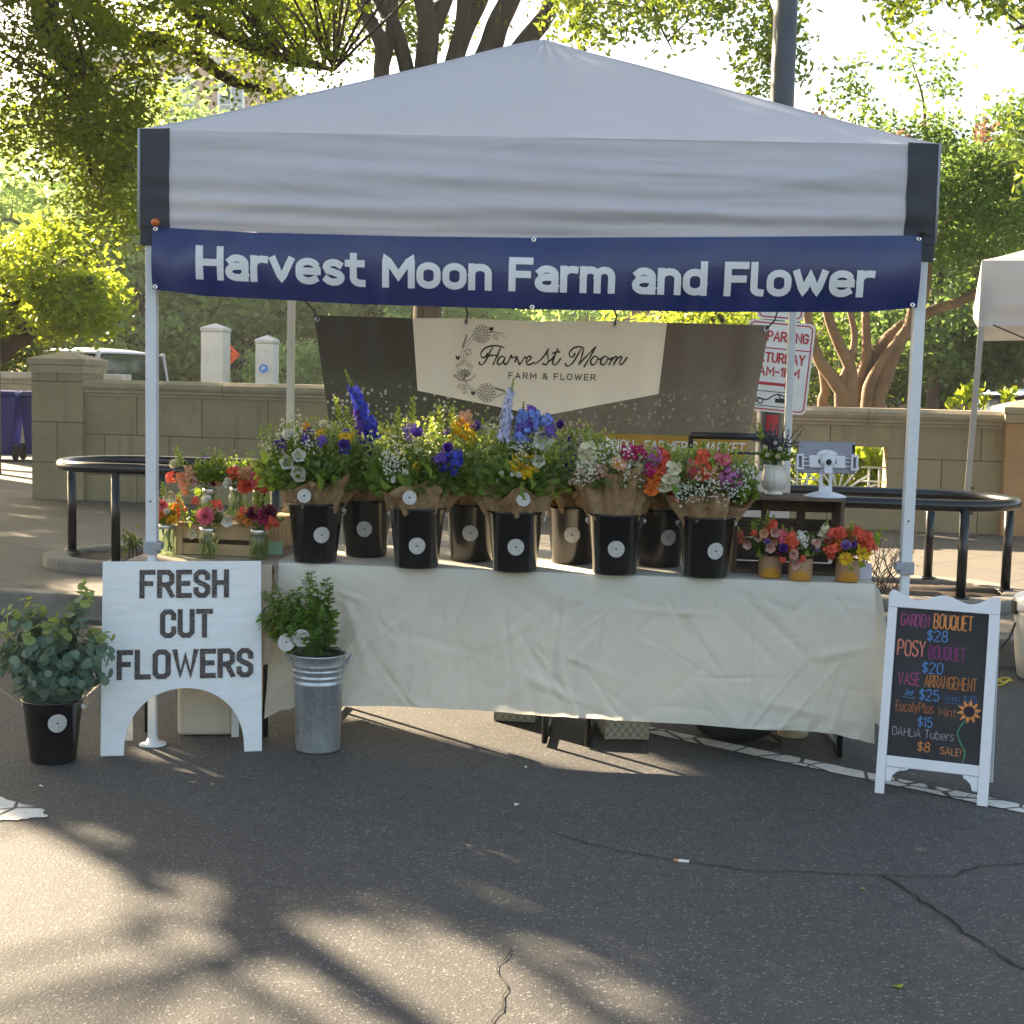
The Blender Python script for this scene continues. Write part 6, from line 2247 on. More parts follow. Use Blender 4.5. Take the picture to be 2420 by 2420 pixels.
# tablet on a white holder
M_WPL = mat('white_plastic', (.68, .68, .73), .35, .03, spec=.5)
M_GPL = mat('grey_aluminium', (.22, .215, .25), .4, .05, 30, metal=.3)
tp = at(1950, 1166, .30)
tp[2] = ZK
t = thing('tablet_stand', 'white tablet holder with a round foot on the dark crate', 'stand', tp, .03)
mb = MB()
mb.lathe([(.085, 0), (.088, .003), (.085, .006), (.055, .016), (.03, .022), (0, .023)], 40)
mb.build('foot', M_WPL, t)
mb = MB()
for s_ in (-1, 1):
    mb.bb(s_ * .013 - .007 + .007 * s_, s_ * .013 + .007 + .007 * s_, -.005, .007, .018, .115)
mb.bb(-.027, .027, -.0049, .0069, .018, .045)
mb.bb(-.027, .027, -.0049, .0069, .095, .117)
mb.build('upright', M_WPL, t, bevel=.002)
tl = Matrix.Translation((0, -.004, .15)) @ Matrix.Rotation(RAD(-8), 4, 'X')
mb = MB()
mb.bb(-.075, .075, -.012, .006, -.03, .022, tl)
mb.prism([(.045 * math.cos(PI * i / 12), .022 + .024 * math.sin(PI * i / 12)) for i in range(13)], .016, tl @ Matrix.Translation((0, .005, 0)) @ Matrix.Rotation(PI / 2, 4, 'X'))
mb.build('clamp_body', M_WPL, t, bevel=.003)
mb = MB()
mb.lathe([(.032, 0), (.032, .012), (.026, .022), (.018, .026), (0, .026)], 28, M=tl @ Matrix.Translation((0, -.012, 0)) @ Matrix.Rotation(PI / 2, 4, 'X'))
mb.bb(-.017, .017, -.034, -.008, -.055, .0, tl)
mb.build('ball_joint', M_WPL, t, bevel=.002)
mb = MB()
mb.lathe([(.012, 0), (.012, .002), (0, .002)], 20, M=tl @ Matrix.Translation((0, -.0382, -.008)) @ Matrix.Rotation(PI / 2, 4, 'X'))
mb.build('screw_cap', M_BLACK, t)
for s_ in (-1, 1):
    mb = MB()
    for z in (-.022, -.004, .012):
        mb.bb(min(s_ * .07, s_ * .105), max(s_ * .07, s_ * .105), -.008, -.002, z - .0025, z + .0025, tl)
    x0, x1 = s_ * .098, s_ * .128
    mb.bb(min(x0, x1), max(x0, x1), -.016, .018, .016, .026, tl)
    mb.bb(min(x0, x1), max(x0, x1), -.016, .018, -.040, -.030, tl)
    mb.bb(min(x0, s_ * .106), max(x0, s_ * .106), -.016, .018, -.03, .016, tl)
    mb.bb(min(s_ * .119, x1), max(s_ * .119, x1), -.016, .018, -.03, .016, tl)
    mb.build('grip_arm', M_WPL, t, bevel=.002)
    mb = MB()
    mb.bb(s_ * .034 - .003, s_ * .034 + .003, -.0135, -.0121, -.012, .006, tl)
    mb.build('slot', M_BLACK, t)
tt = thing('tablet', 'grey backed tablet clamped landscape in the white holder', 'tablet', tp, .03)
mb = MB()
mb.bb(-.117, .121, .0065, .0135, -.052, .082, tl)
mb.build('back_shell', M_GPL, tt, bevel=.003)
mb = MB()
mb.bb(-.115, .119, .0138, .0146, -.050, .080, tl)
mb.build('screen', M_DARKG, tt)
mb = MB()
mb.bb(.106, .120, .0050, .0062, .035, .070, tl)
mb.build('camera_bump', M_BLACK, tt, bevel=.002)

# three dipped pots with flowers
def pot_mat():
    m = NT('dipped_terracotta')
    c = m.n('ShaderNodeTexCoord')
    sub = m.n('ShaderNodeVectorMath', _operation='MULTIPLY_ADD')
    m.l(c.outputs['Object'], sub.inputs[0])
    sub.inputs[1].default_value = (1, 0, 1)
    sub.inputs[2].default_value = (.004, 0, -.004)
    ln = m.n('ShaderNodeVectorMath', _operation='LENGTH')
    m.l(sub.outputs[0], ln.inputs[0])
    f = m.ramp(ln.outputs['Value'], [(.0385, (1, 1, 1)), (.0395, (0, 0, 0))])
    n1 = m.noise(c.outputs['Object'], 60, 5, .6)
    base = m.ramp(n1.outputs['Fac'], [(.3, (.33, .19, .11)), (.7, (.42, .25, .15))])
    col = m.mix(f, base, (.52, .24, .03))
    m.l(col, m.b.inputs['Base Color'])
    m.b.inputs['Roughness'].default_value = .6
    m.bump(n1.outputs['Fac'], .1, .002)
    return m.mat


M_POT = pot_mat()
GP = 'flowers in vases and pots'
PT = [((.987, .112, ZT), 'terracotta pot with a gold half moon, left of three', 'arrangement of pink bells and coral snapdragons over the leftmost pot', [(1826, 1240, 'snap', 'coral', .085), (1818, 1250, 'snap', 'coral', .07), (1792, 1241, 'filler', 'lime', .04), (1785, 1255, 'sprig', 'lime', .08), (1805, 1262, 'bell', 'peach', .020), (1832, 1257, 'bell', 'blush', .022), (1770, 1284, 'bell', 'blush', .020), (1819, 1293, 'bell', 'blush', .022), (1811, 1282, 'cup', 'lilac', .024), (1755, 1264, 'snap', 'rust', .07), (1762, 1275, 'cluster', 'rust', .018), (1790, 1268, 'bell', 'blush', .018), (1780, 1258, 'cluster', 'coral', .016), (1842, 1270, 'cluster', 'pink', .02), (1826, 1280, 'bell', 'peach', .018), (1795, 1302, 'leaf', 'leaf', .06), (1800, 1310, 'leaf', 'leaf', .055), (1815, 1225, 'sprig', 'lime', .06)]),
      ((1.098, .047, ZT), 'terracotta pot with a gold half moon, middle of three', 'arrangement with a white stock, dark purple and coral blooms in the middle pot', [(1863, 1274, 'snap', 'orange', .085), (1872, 1266, 'snap', 'coral', .08), (1855, 1262, 'snap', 'pink', .075), (1896, 1268, 'cluster', 'white', .026), (1897, 1285, 'cluster', 'white', .022), (1919, 1280, 'bell', 'blush', .024), (1923, 1299, 'cup', 'lilac', .030), (1852, 1297, 'cup', 'purple', .030), (1866, 1288, 'cluster', 'magenta', .02), (1869, 1313, 'bell', 'blush', .022), (1878, 1308, 'bell', 'blush', .018), (1873, 1331, 'bell', 'blush', .022), (1880, 1290, 'cluster', 'coral', .022), (1944, 1248, 'snap', 'cream', .075), (1843, 1310, 'cluster', 'wine', .016), (1850, 1322, 'cluster', 'coral', .016), (1895, 1320, 'cluster', 'coral', .018), (1905, 1305, 'leaf', 'leaf', .04)]),
      ((1.285, .047, ZT), 'terracotta pot with a gold half moon, right of three', 'arrangement of coral clusters with a yellow lily and yellow daisy in the right pot', [(1973, 1268, 'cluster', 'coral', .036), (1958, 1272, 'cluster', 'rust', .028), (1990, 1262, 'cluster', 'coral', .03), (2022, 1255, 'cluster', 'coral', .036), (2042, 1268, 'cluster', 'coral', .036), (2035, 1282, 'cluster', 'coral', .03), (2055, 1282, 'cluster', 'coral', .024), (1964, 1297, 'cluster', 'coral', .034), (2060, 1296, 'cluster', 'coral', .026), (1980, 1290, 'cluster', 'orange', .024), (2008, 1275, 'cluster', 'rust', .022), (1999, 1293, 'cup', 'lilac', .034), (2012, 1290, 'cup', 'violet', .03), (1999, 1322, 'daisy', 'yellow', .036), (2035, 1310, 'lily', 'yellow', .052), (2068, 1266, 'snap', 'lime', .07), (2010, 1250, 'sprig', 'lime', .07), (1965, 1312, 'cluster', 'coral', .022), (2030, 1330, 'leaf', 'leaf', .045), (1965, 1325, 'bell', 'white', .010), (2008, 1340, 'leaf', 'leaf', .035)])]
for i, (p, lab, lab2, bl_) in enumerate(PT):
    mb = MB()
    mb.lathe([(.044, 0), (.047, .003), (.047, .086), (.046, .088), (.042, .088), (.042, .01), (0, .008)], 40)
    tag(mb.build('terracotta_pot', M_POT, None, loc=p), lab, 'pot', 'dipped terracotta pots')
    posy((p[0], p[1], p[2] + .088), lab2, bl_, (.068, .055, .055), 420 + 3 * i, GP, cat='arrangement')
mb = MB()
mb.add([(-.024, 0, 0), (.024, 0, 0), (.024, .014, .062), (-.024, .014, .062), (.024, .03, 0), (-.024, .03, 0)], [(0, 1, 2, 3), (3, 2, 4, 5)])
tag(mb.build('price_card', mat('lilac_card', (.60, .57, .68), .7, .03), None, loc=(1.375, .118, ZT), thick=.001), 'blank lilac folded card at the right end of the table', 'card')

# ------------------------------------------------------------------ standing on the road in front
M_BOARD = NT('white_painted_board')
_v = M_BOARD.coord('Object', scale=(1, 1, 5))
_n = M_BOARD.noise(_v, 9, 8, .7)
_n2 = M_BOARD.noise(M_BOARD.coord('Object'), 30, 6, .75)
_c = M_BOARD.ramp(_n.outputs['Fac'], [(.3, (.72, .72, .70)), (.6, (.82, .82, .81))])
_c = M_BOARD.mix(M_BOARD.ramp(_n2.outputs['Fac'], [(.66, (0, 0, 0)), (.76, (.6, .6, .6))]), _c, (.45, .42, .38))
M_BOARD.l(_c, M_BOARD.b.inputs['Base Color'])
M_BOARD.b.inputs['Roughness'].default_value = .6
M_BOARD.bump(_n.outputs['Fac'], .12, .003)
M_BOARD = M_BOARD.mat
M_SCUFF = NT('worn_brown_lettering')
_v = M_SCUFF.coord('Object', scale=(1, 1, 3))
_n = M_SCUFF.noise(_v, 70, 6, .8, .8)
M_SCUFF.l(M_SCUFF.ramp(_n.outputs['Fac'], [(.40, (.035, .026, .024)), (.54, (.075, .058, .052)), (.64, (.34, .30, .28))]), M_SCUFF.b.inputs['Base Color'])
M_SCUFF.b.inputs['Roughness'].default_value = .7
M_SCUFF = M_SCUFF.mat
AW, AL = .628, .768
t = thing('sandwich_board', 'white arched wooden board lettered FRESH CUT FLOWERS', 'sign', (-1.655, -.19, .002), math.atan2(.155, .605))
TL = Matrix.Rotation(RAD(-9), 4, 'X')
out = [(0, 0), (.142 * AW, 0)]
for i in range(25):
    q = PI - PI * i / 24
    out.append((.515 * AW + .373 * AW * math.cos(q), .005 + .255 * math.sin(q) ** .85 if 0 < i < 24 else 0.005))
out += [(.888 * AW, 0), (AW, 0), (AW * .995, AL), (.004, AL)]
mb = MB()
mb.prism(out, .019, TL @ Matrix.Translation((0, .019, 0)) @ Matrix.Rotation(PI / 2, 4, 'X'))
mb.build('board', M_BOARD, t, bevel=.002)


def amap(x, y, h):
    return tuple(TL @ Vector((x, -h - .0005, y)))


for txt, u0, u1, v0, v1 in (('FRESH', .232, .79, .044, .192), ('CUT', .36, .69, .25, .40), ('FLOWERS', .095, .945, .458, .612)):
    mb = MB()
    put_text(mb, txt, u0 * AW, (1 - v1) * AL, (v1 - v0) * AL, (u1 - u0) * AW, amap, font=GB, weight=.175, gap=.27, flat=True)
    mb.build('lettering', M_SCUFF, t)
b0 = TL @ Vector((.1, .02, AL - .05))
b1 = TL @ Vector((AW - .1, .02, AL - .05))
for p in (b0, b1):
    mb = MB()
    mb.sqtube(tuple(p), (p.x, p.y + .10, .005), .03, .015)
    mb.build('rear_strut', M_BOARD, t)
mb = MB()
mb.bb(-.115, .115, -.10, .10, 0, .34)
tag(mb.build('storage_box', mat('cream_plastic', (.50, .46, .37), .55, .06), None, loc=(-1.345, .28, .003), rz=.15, bevel=.015), 'cream plastic box seen under the arch of the white board', 'box')

# chalkboard A-frame
M_WFR = mat('chipped_white_frame', (.72, .73, .76), .5, .04, 8, .08, 60, dirt=None)
M_CHALKB = NT('chalkboard_black')
_v = M_CHALKB.coord('Object')
_n = M_CHALKB.noise(_v, 7, 6, .7)
M_CHALKB.l(M_CHALKB.ramp(_n.outputs['Fac'], [(.3, (.016, .016, .018)), (.7, (.032, .032, .035))]), M_CHALKB.b.inputs['Base Color'])
M_CHALKB.b.inputs['Roughness'].default_value = .75
M_CHALKB = M_CHALKB.mat
QW, QL = .405, .775
t = thing('chalkboard_sign', 'white framed A-frame chalkboard with coloured chalk prices', 'sign', (1.338, -.357, .002), math.atan2(-.133, .366))
TQ = Matrix.Rotation(RAD(-13), 4, 'X')
FX = TQ @ Matrix.Translation((0, .018, 0)) @ Matrix.Rotation(PI / 2, 4, 'X')
PL, PR_, PB, PT_ = .034, QW - .038, .145, .705


def topcurve(x):
    u = x / QW
    return QL - .022 + .016 * math.cos(4 * PI * u) + .006 * math.cos(2 * PI * u) - (.018 * max(0, 1 - u / .045) ** 2) - .018 * max(0, 1 - (1 - u) / .045) ** 2


mb = MB()
mb.prism([(0, 0), (PL, 0), (PL, PT_), (0, PT_)], .018, FX)
mb.prism([(PR_, 0), (QW, 0), (QW, PT_), (PR_, PT_)], .018, FX)
mb.prism([(PL + .0003, .105), (PR_ - .0003, .105), (PR_ - .0003, PB), (PL + .0003, PB)], .018, FX)
mb.prism([(QW, PT_ + .0003)] + [(QW * (1 - i / 40), topcurve(QW * (1 - i / 40))) for i in range(41)] + [(0, PT_ + .0003)], .018, FX)
for s_ in (0, 1):
    P = [(0, 0), (.055, 0), (.053, -.012), (.040, -.018), (.026, -.032), (.020, -.055), (.0, -.055)]
    P = [(PL + .0005 + x, .1045 + y) if s_ == 0 else (PR_ - .0005 - x, .1045 + y) for x, y in P]
    mb.prism(P if s_ else P[::-1], .014, FX)
mb.build('frame', M_WFR, t, bevel=.0025)
mb = MB()
mb.prism([(PL - .004, PB - .004), (PR_ + .004, PB - .004), (PR_ + .004, PT_ + .004), (PL - .004, PT_ + .004)], .006, TQ @ Matrix.Translation((0, .0165, 0)) @ Matrix.Rotation(PI / 2, 4, 'X'))
mb.build('chalk_panel', M_CHALKB, t)
TR = Matrix.Translation((0, .375, 0)) @ Matrix.Rotation(RAD(15), 4, 'X')
mb = MB()
mb.prism([(0, 0), (.03, 0), (.03, .66), (0, .66)], .016, TR @ Matrix.Rotation(PI / 2, 4, 'X'))
mb.prism([(QW - .03, 0), (QW, 0), (QW, .66), (QW - .03, .66)], .016, TR @ Matrix.Rotation(PI / 2, 4, 'X'))
mb.prism([(.0302, .12), (QW - .0302, .12), (QW - .0302, .66), (.0302, .66)], .01, TR @ Matrix.Rotation(PI / 2, 4, 'X'))
mb.build('rear_frame', M_WFR, t, bevel=.002)
PW, PH = PR_ - PL, PT_ - PB


def qmap(x, y, h):
    return tuple(TQ @ Vector((x, .0105 - h - .0005, y)))


def chalk_mat(name, col):
    m = NT(name)
    v = m.coord('Object', scale=(1, 1, 2.2))
    n = m.noise(v, 240, 5, .8)
    c = m.ramp(n.outputs['Fac'], [(.36, tuple(x * .22 for x in col)), (.55, col)])
    m.l(c, m.b.inputs['Base Color'])
    m.b.inputs['Roughness'].default_value = .95
    return m.mat


CH = {'magenta': (.42, .08, .22), 'orange': (.80, .30, .10), 'blue': (.10, .30, .62), 'coral': (.80, .26, .18), 'plum': (.26, .05, .17), 'brown': (.52, .20, .07), 'rust': (.40, .14, .06), 'grey': (.34, .30, .33), 'navy': (.06, .17, .40), 'green': (.08, .36, .18), 'sun': (.85, .34, .10)}
CHM = {k_: chalk_mat('chalk_' + k_, v_) for k_, v_ in CH.items()}
ROWS = [('GARDEN', .045, .365, .035, .122, 'magenta'), ('BOUQUET', .405, .835, .022, .125, 'orange'), ('$28', .345, .575, .135, .212, 'blue'), ('POSY', .03, .345, .212, .325, 'coral'), ('BOUQUET', .375, .775, .238, .332, 'plum'), ('$20', .315, .545, .352, .430, 'blue'), ('VASE', .06, .31, .432, .52, 'magenta'), ('ARRANGEMENT', .355, .915, .436, .522, 'brown'), ('Jar', .135, .255, .542, .588, 'blue'), ('$25', .305, .525, .535, .612, 'blue'), ('Wall', .585, .765, .556, .598, 'navy'), ('$35', .785, .93, .552, .598, 'navy'), ('EucalyPtus', .06, .475, .628, .698, 'rust'), ('.', .49, .50, .668, .672, 'rust'), ('Mint', .53, .725, .645, .705, 'rust'), ('$15', .31, .47, .722, .79, 'blue'), ('DAHLiA', .04, .355, .802, .862, 'grey'), ('Tubers', .395, .715, .802, .862, 'grey'), ('$8', .325, .465, .886, .952, 'orange'), ('SALE!', .575, .805, .905, .955, 'orange')]
for i, (txt, u0, u1, v0, v1, c) in enumerate(ROWS):
    mb = MB()
    cap = (v1 - v0) * PH
    for rep in range(2 if cap > .034 else 1):
        put_text(mb, txt, PL + u0 * PW + rep * .0012, PT_ - v1 * PH + rep * .001, cap, (u1 - u0) * PW, qmap, weight=.075 if cap > .034 else .10, gap=.20, jit=.02, capend=False, h0=.0006 + rep * .0004)
    if txt in ('Jar', 'Wall'):
        y = PT_ - (v1 + .012) * PH
        ribbons(mb, [[(PL + (u0 - .01) * PW, y), (PL + (u1 + .01) * PW, y - .001)]], .002, qmap)
    mb.build('lettering', CHM[c], t)
mb = MB()
fx, fy = PL + .855 * PW, PT_ - .655 * PH
for i in range(10):
    q = 2 * PI * i / 10 + .2
    vs = []
    for r_1, dq in ((.020, -.30), (.030, -.22), (.046, 0), (.030, .22), (.020, .30)):
        vs.append(qmap(fx + r_1 * math.cos(q + dq), fy + r_1 * math.sin(q + dq), .001 + .0001 * (i % 3)))
    mb.add(vs, [(0, 1, 2, 3, 4)])
mb.build('sunflower_petals', CHM['sun'], t)
mb = MB()
mb.add([qmap(fx + .0205 * math.cos(2 * PI * i / 24), fy + .0205 * math.sin(2 * PI * i / 24), .0016) for i in range(24)], [tuple(range(24))])
mb.build('sunflower_heart', chalk_mat('chalk_dark', (.045, .025, .04)), t)
mb = MB()
ribbons(mb, [smooth_line([(fx - .012, fy - .034), (fx - .028, fy - .06), (fx - .036, fy - .085), (fx - .022, fy - .12), (fx - .006, fy - .15), (fx - .010, fy - .188)], 6)], .0042, qmap)
mb.build('sunflower_stem', CHM['green'], t)

# eucalyptus bucket at the left
EU = (-1.822, -.247, .002)
bucket(EU, 'black bucket of eucalyptus standing on the road at the left', .50, .165, True, None, sr=.036)
M_EUC = leaf_mat('eucalyptus_leaf', (.075, .125, .095), (.19, .27, .20), .28, .6, tint=(.30, .42, .14), spec=.3)
M_EUC2 = leaf_mat('young_eucalyptus_leaf', (.16, .22, .08), (.30, .36, .14), .4, .6)
t = thing('eucalyptus_bunch', 'spreading bunch of round leaved silver green eucalyptus', 'foliage', (EU[0], EU[1], EU[2] + HB))
r = np.random.default_rng(21)
LV, LY, mb = [], [], MB()
ends = [(np.array([(at(u, v, EU[1] + dy) - np.array([EU[0], EU[1], EU[2] + HB])) for u, v, dy in [(20, 1430, 0)]][0]))]
targets = [(15, 1440, .0), (90, 1430, .05), (60, 1415, .1), (200, 1375, .06), (215, 1400, .0), (185, 1420, .08), (260, 1500, -.03), (262, 1545, -.06), (255, 1600, -.08), (0, 1490, -.05), (-20, 1530, 0), (-15, 1580, .02), (120, 1470, -.08), (160, 1490, -.05), (60, 1500, -.1), (30, 1560, -.12), (100, 1540, -.13), (170, 1550, -.12), (220, 1570, -.1), (140, 1500, .1), (80, 1480, .12), (230, 1490, .05), (40, 1600, -.08), (200, 1610, -.1), (120, 1600, -.12), (75, 1610, -.13), (160, 1625, -.13), (10, 1520, .06), (145, 1455, .02), (240, 1520, .03)]
org = np.array([EU[0], EU[1], EU[2] + HB])
for ti, (u, v, dy) in enumerate(targets):
    e = at(u, v, EU[1] + dy) - org
    b = np.array([r.normal() * .03, r.normal() * .03, -.04])
    mid = (b + e) / 2 + np.array([0, 0, .05])
    pts = smooth_line([b, (b * .6 + mid * .4), mid, e], 4) if False else [b + (mid - b) * s_ * 2 if s_ < .5 else mid + (e - mid) * (s_ * 2 - 1) for s_ in np.linspace(0, 1, 9)]
    mb.tube([tuple(p) for p in pts], [.0028] * 5 + [.0022, .0018, .0014, .001], 5)
    nl = 15
    for k_ in range(nl):
        s_ = .22 + .78 * k_ / (nl - 1)
        i0 = min(7, int(s_ * 8))
        c0 = np.array(pts[i0]) + (np.array(pts[i0 + 1]) - np.array(pts[i0])) * (s_ * 8 - i0)
        ax = unit(np.array(pts[i0 + 1]) - np.array(pts[i0]))
        sd = unit(np.cross(ax, r.normal(size=3)))
        rad = .029 * (1.15 - .55 * s_) * r.uniform(.8, 1.15)
        for sg in (-1, 1):
            cc = c0 + sd * sg * rad * 1.05
            nrm = unit(ax * .7 + r.normal(size=3) * .35 + sd * sg * .3)
            a1 = unit(np.cross(nrm, sd))
            b1 = np.cross(nrm, a1)
            ring = [cc + (a1 * math.cos(2 * PI * q / 8) + b1 * math.sin(2 * PI * q / 8)) * rad for q in range(8)]
            (LY if (s_ > .86 and v < 1520) else LV).append(ring)
mb.build('stems', M_STEM, t)
for nm, A, m_ in (('leaves', LV, M_EUC), ('young_leaves', LY, M_EUC2)):
    q = MB()
    for ring in A:
        c_ = np.mean(ring, 0) + np.array([0, 0, -.003])
        q.add([tuple(p) for p in ring] + [tuple(c_)], [(i, (i + 1) % 8, 8) for i in range(8)], 0, True)
    q.build(nm, m_, t)

# galvanised bucket with mint
M_GALV = NT('galvanised_steel')
_v = M_GALV.coord('Object')
_vo = M_GALV.n('ShaderNodeTexVoronoi', Scale=70.0)
M_GALV.l(_v, _vo.inputs['Vector'])
_n = M_GALV.noise(M_GALV.coord('Object', scale=(6, 6, 1)), 6, 6, .7)
_s = M_GALV.n('ShaderNodeSeparateColor')
M_GALV.l(_vo.outputs['Color'], _s.inputs[0])
_c = M_GALV.mix(.12, M_GALV.ramp(_n.outputs['Fac'], [(.3, (.42, .45, .48)), (.7, (.55, .58, .60))]), _s.outputs[0], 'OVERLAY')
M_GALV.l(_c, M_GALV.b.inputs['Base Color'])
M_GALV.b.inputs['Metallic'].default_value = .75
M_GALV.b.inputs['Roughness'].default_value = .42
M_GALV.bump(_n.outputs['Fac'], .08, .004)
M_GALV = M_GALV.mat
GB_ = (-.832, .035, .002)
t = thing('galvanised_bucket', 'tall galvanised metal bucket with rings and side handles', 'bucket', GB_)
mb = MB()
mb.lathe([(.086, .004), (.089, 0), (.0895, .004), (.098, .27), (.102, .275), (.102, .283), (.098, .288), (.0985, .296), (.1025, .300), (.1025, .308), (.099, .313), (.100, .325), (.1035, .328), (.1035, .334), (.100, .338), (.1075, .388), (.111, .390), (.112, .394), (.110, .397), (.105, .395), (.095, .25), (.085, .02), (0, .015)], 56)
mb.build('body', M_GALV, t)
for s_ in (-1, 1):
    mb = MB()
    mb.tube([(s_ * .105, -.004, .345), (s_ * .122, -.004, .362), (s_ * .138, -.004, .392), (s_ * .134, -.004, .398), (s_ * .118, .004, .372), (s_ * .106, .004, .352)], .0035, 7)
    mb.box((s_ * .1065, 0, .350), (.006, .03, .03))
    mb.build('handle', M_GALV, t)
M_MINT = leaf_mat('mint_leaf', (.045, .13, .022), (.14, .28, .05), .45, .5)
t = thing('mint_bunch', 'bright green bunch of mint in the galvanised bucket', 'foliage', (GB_[0], GB_[1], .395))
org = np.array([GB_[0], GB_[1], .395])
mb = MB()
mb.lathe([(0, -.012), (.098, -.012), (.103, .0), (.1, .004), (.09, -.004)], 30, capb=False)
mb.build('liner', M_BLACK, t)
r = np.random.default_rng(31)
LV, mb = [], MB()
mt = [(612, 1455, 0), (625, 1400, .02), (650, 1385, .03), (680, 1400, .0), (700, 1395, .05), (727, 1360, .02), (735, 1350, .0), (775, 1370, .01), (780, 1385, .03), (790, 1440, -.02), (785, 1470, -.05), (640, 1440, -.05), (670, 1450, -.07), (705, 1440, -.08), (745, 1420, -.05), (760, 1445, -.07), (720, 1470, -.09), (660, 1480, -.08), (690, 1480, -.09), (750, 1490, -.09), (610, 1430, .05), (640, 1410, .08), (760, 1400, .08), (700, 1420, .09), (620, 1480, -.03), (735, 1400, -.03), (655, 1420, -.02), (690, 1500, -.09), (730, 1505, -.09)]
for (u, v, dy) in mt:
    e = at(u, v, GB_[1] + dy) - org
    b = np.array([r.normal() * .03, r.normal() * .03, -.05])
    mid = (b + e) / 2 + np.array([e[0] * .05, 0, .01])
    pts = [b + (mid - b) * s_ * 2 if s_ < .5 else mid + (e - mid) * (s_ * 2 - 1) for s_ in np.linspace(0, 1, 7)]
    mb.tube([tuple(p) for p in pts], .0018, 5)
    L = np.linalg.norm(e - b)
    nl = int(12 + L * 46)
    for k_ in range(nl):
        s_ = .30 + .70 * k_ / (nl - 1)
        c0 = b + (mid - b) * s_ * 2 if s_ < .5 else mid + (e - mid) * (s_ * 2 - 1)
        ax = unit(e - b)
        sd = unit(np.cross(ax, r.normal(size=3)))
        for sg in (-1, 1):
            ll = .056 * (1.2 - .7 * s_) * r.uniform(.75, 1.2)
            dr = unit(sd * sg + ax * .35 + np.array([0, 0, -.15]))
            wv = unit(np.cross(dr, ax + r.normal(size=3) * .3))
            p0 = c0
            LV.append([p0, p0 + dr * ll * .45 + wv * ll * .35, p0 + dr * ll, p0 + dr * ll * .45 - wv * ll * .35])
mb.build('stems', M_STEM, t)
quads_obj('leaves', np.array(LV), M_MINT, t)
round_tag(t, at(677, 1518, GB_[1] - .085), .036, (-.15, -1, .35))
round_tag(t, at(713, 1508, GB_[1] - .088), .035, (.25, -1, .15))
M_FILM = NT('clear_film')
M_FILM.t.nodes.remove(M_FILM.b)
_a = M_FILM.n('ShaderNodeBsdfTransparent')
_a.inputs[0].default_value = (.95, .96, .95, 1)
_g = M_FILM.n('ShaderNodeBsdfGlossy')
_g.inputs['Roughness'].default_value = .12
_m = M_FILM.n('ShaderNodeMixShader')
_lw = M_FILM.n('ShaderNodeLayerWeight', Blend=.3)
M_FILM.l(M_FILM.ramp(_lw.outputs['Facing'], [(0, (.03, .03, .03)), (1, (.35, .35, .35))]), _m.inputs[0])
M_FILM.l(_a.outputs[0], _m.inputs[1])
M_FILM.l(_g.outputs[0], _m.inputs[2])
M_FILM.l(_m.outputs[0], M_FILM.out.inputs[0])
M_FILM = M_FILM.mat
mb = MB()
mb.grid(lambda u, v: ((.085 + .075 * v + .008 * math.sin(u * 38)) * math.cos(2 * PI * u), (.085 + .05 * v + .008 * math.sin(u * 38)) * math.sin(2 * PI * u), -.03 + (.13 + .03 * math.sin(2 * PI * u * 3)) * v), 80, 6)
mb.build('cellophane', M_FILM, t)
mb = MB()
mb.grid(lambda u, v: ((.09 + .10 * v + .01 * math.sin(u * 38)) * math.cos(2 * PI * u), (.09 + .06 * v + .01 * math.sin(u * 38)) * math.sin(2 * PI * u), -.03 + (.09 + .03 * math.sin(2 * PI * u * 3)) * v), 80, 6)
mb.build('cellophane', M_FILM, [o for o in bpy.data.objects if o.name.startswith('eucalyptus_bunch')][0])

# ------------------------------------------------------------------ under and behind the table
def ogee_mat():
    m = NT('ogee_print')
    c = m.n('ShaderNodeTexCoord')
    sp = m.n('ShaderNodeSeparateXYZ')
    m.l(c.outputs['Object'], sp.inputs[0])

    def mth(op, a, b=None):
        x = m.n('ShaderNodeMath', _operation=op)
        for i, q in enumerate((a, b)):
            if q is None:
                continue
            if hasattr(q, 'is_output'):
                m.l(q, x.inputs[i])
            else:
                x.inputs[i].default_value = q
        return x.outputs[0]
    xx = mth('ADD', sp.outputs[0], sp.outputs[1])
    a = mth('COSINE', mth('MULTIPLY', xx, 190))
    b = mth('COSINE', mth('MULTIPLY', sp.outputs[2], 150))
    s_ = mth('ABSOLUTE', mth('MULTIPLY', mth('ADD', a, b), 1.0))
    f = mth('GREATER_THAN', mth('SINE', mth('MULTIPLY', s_, 9.0)), .1)
    m.l(m.mix(f, (.05, .048, .04), (.52, .48, .38)), m.b.inputs['Base Color'])
    m.b.inputs['Roughness'].default_value = .6
    return m.mat


M_OGEE = ogee_mat()


def print_box(p, rz, w, d, h, label):
    t = thing('fabric_box', label, 'box', p, rz, 'patterned boxes under the table')
    mb = MB()
    mb.bb(-w / 2, w / 2, -d / 2, d / 2, 0, h)
    mb.build('body', M_OGEE, t, bevel=.004)
    mb = MB()
    mb.bb(-w / 2 - .003, w / 2 + .003, -d / 2 - .003, d / 2 + .003, h + .0005, h + .02)
    mb.build('lid', M_BLACK, t, bevel=.003)


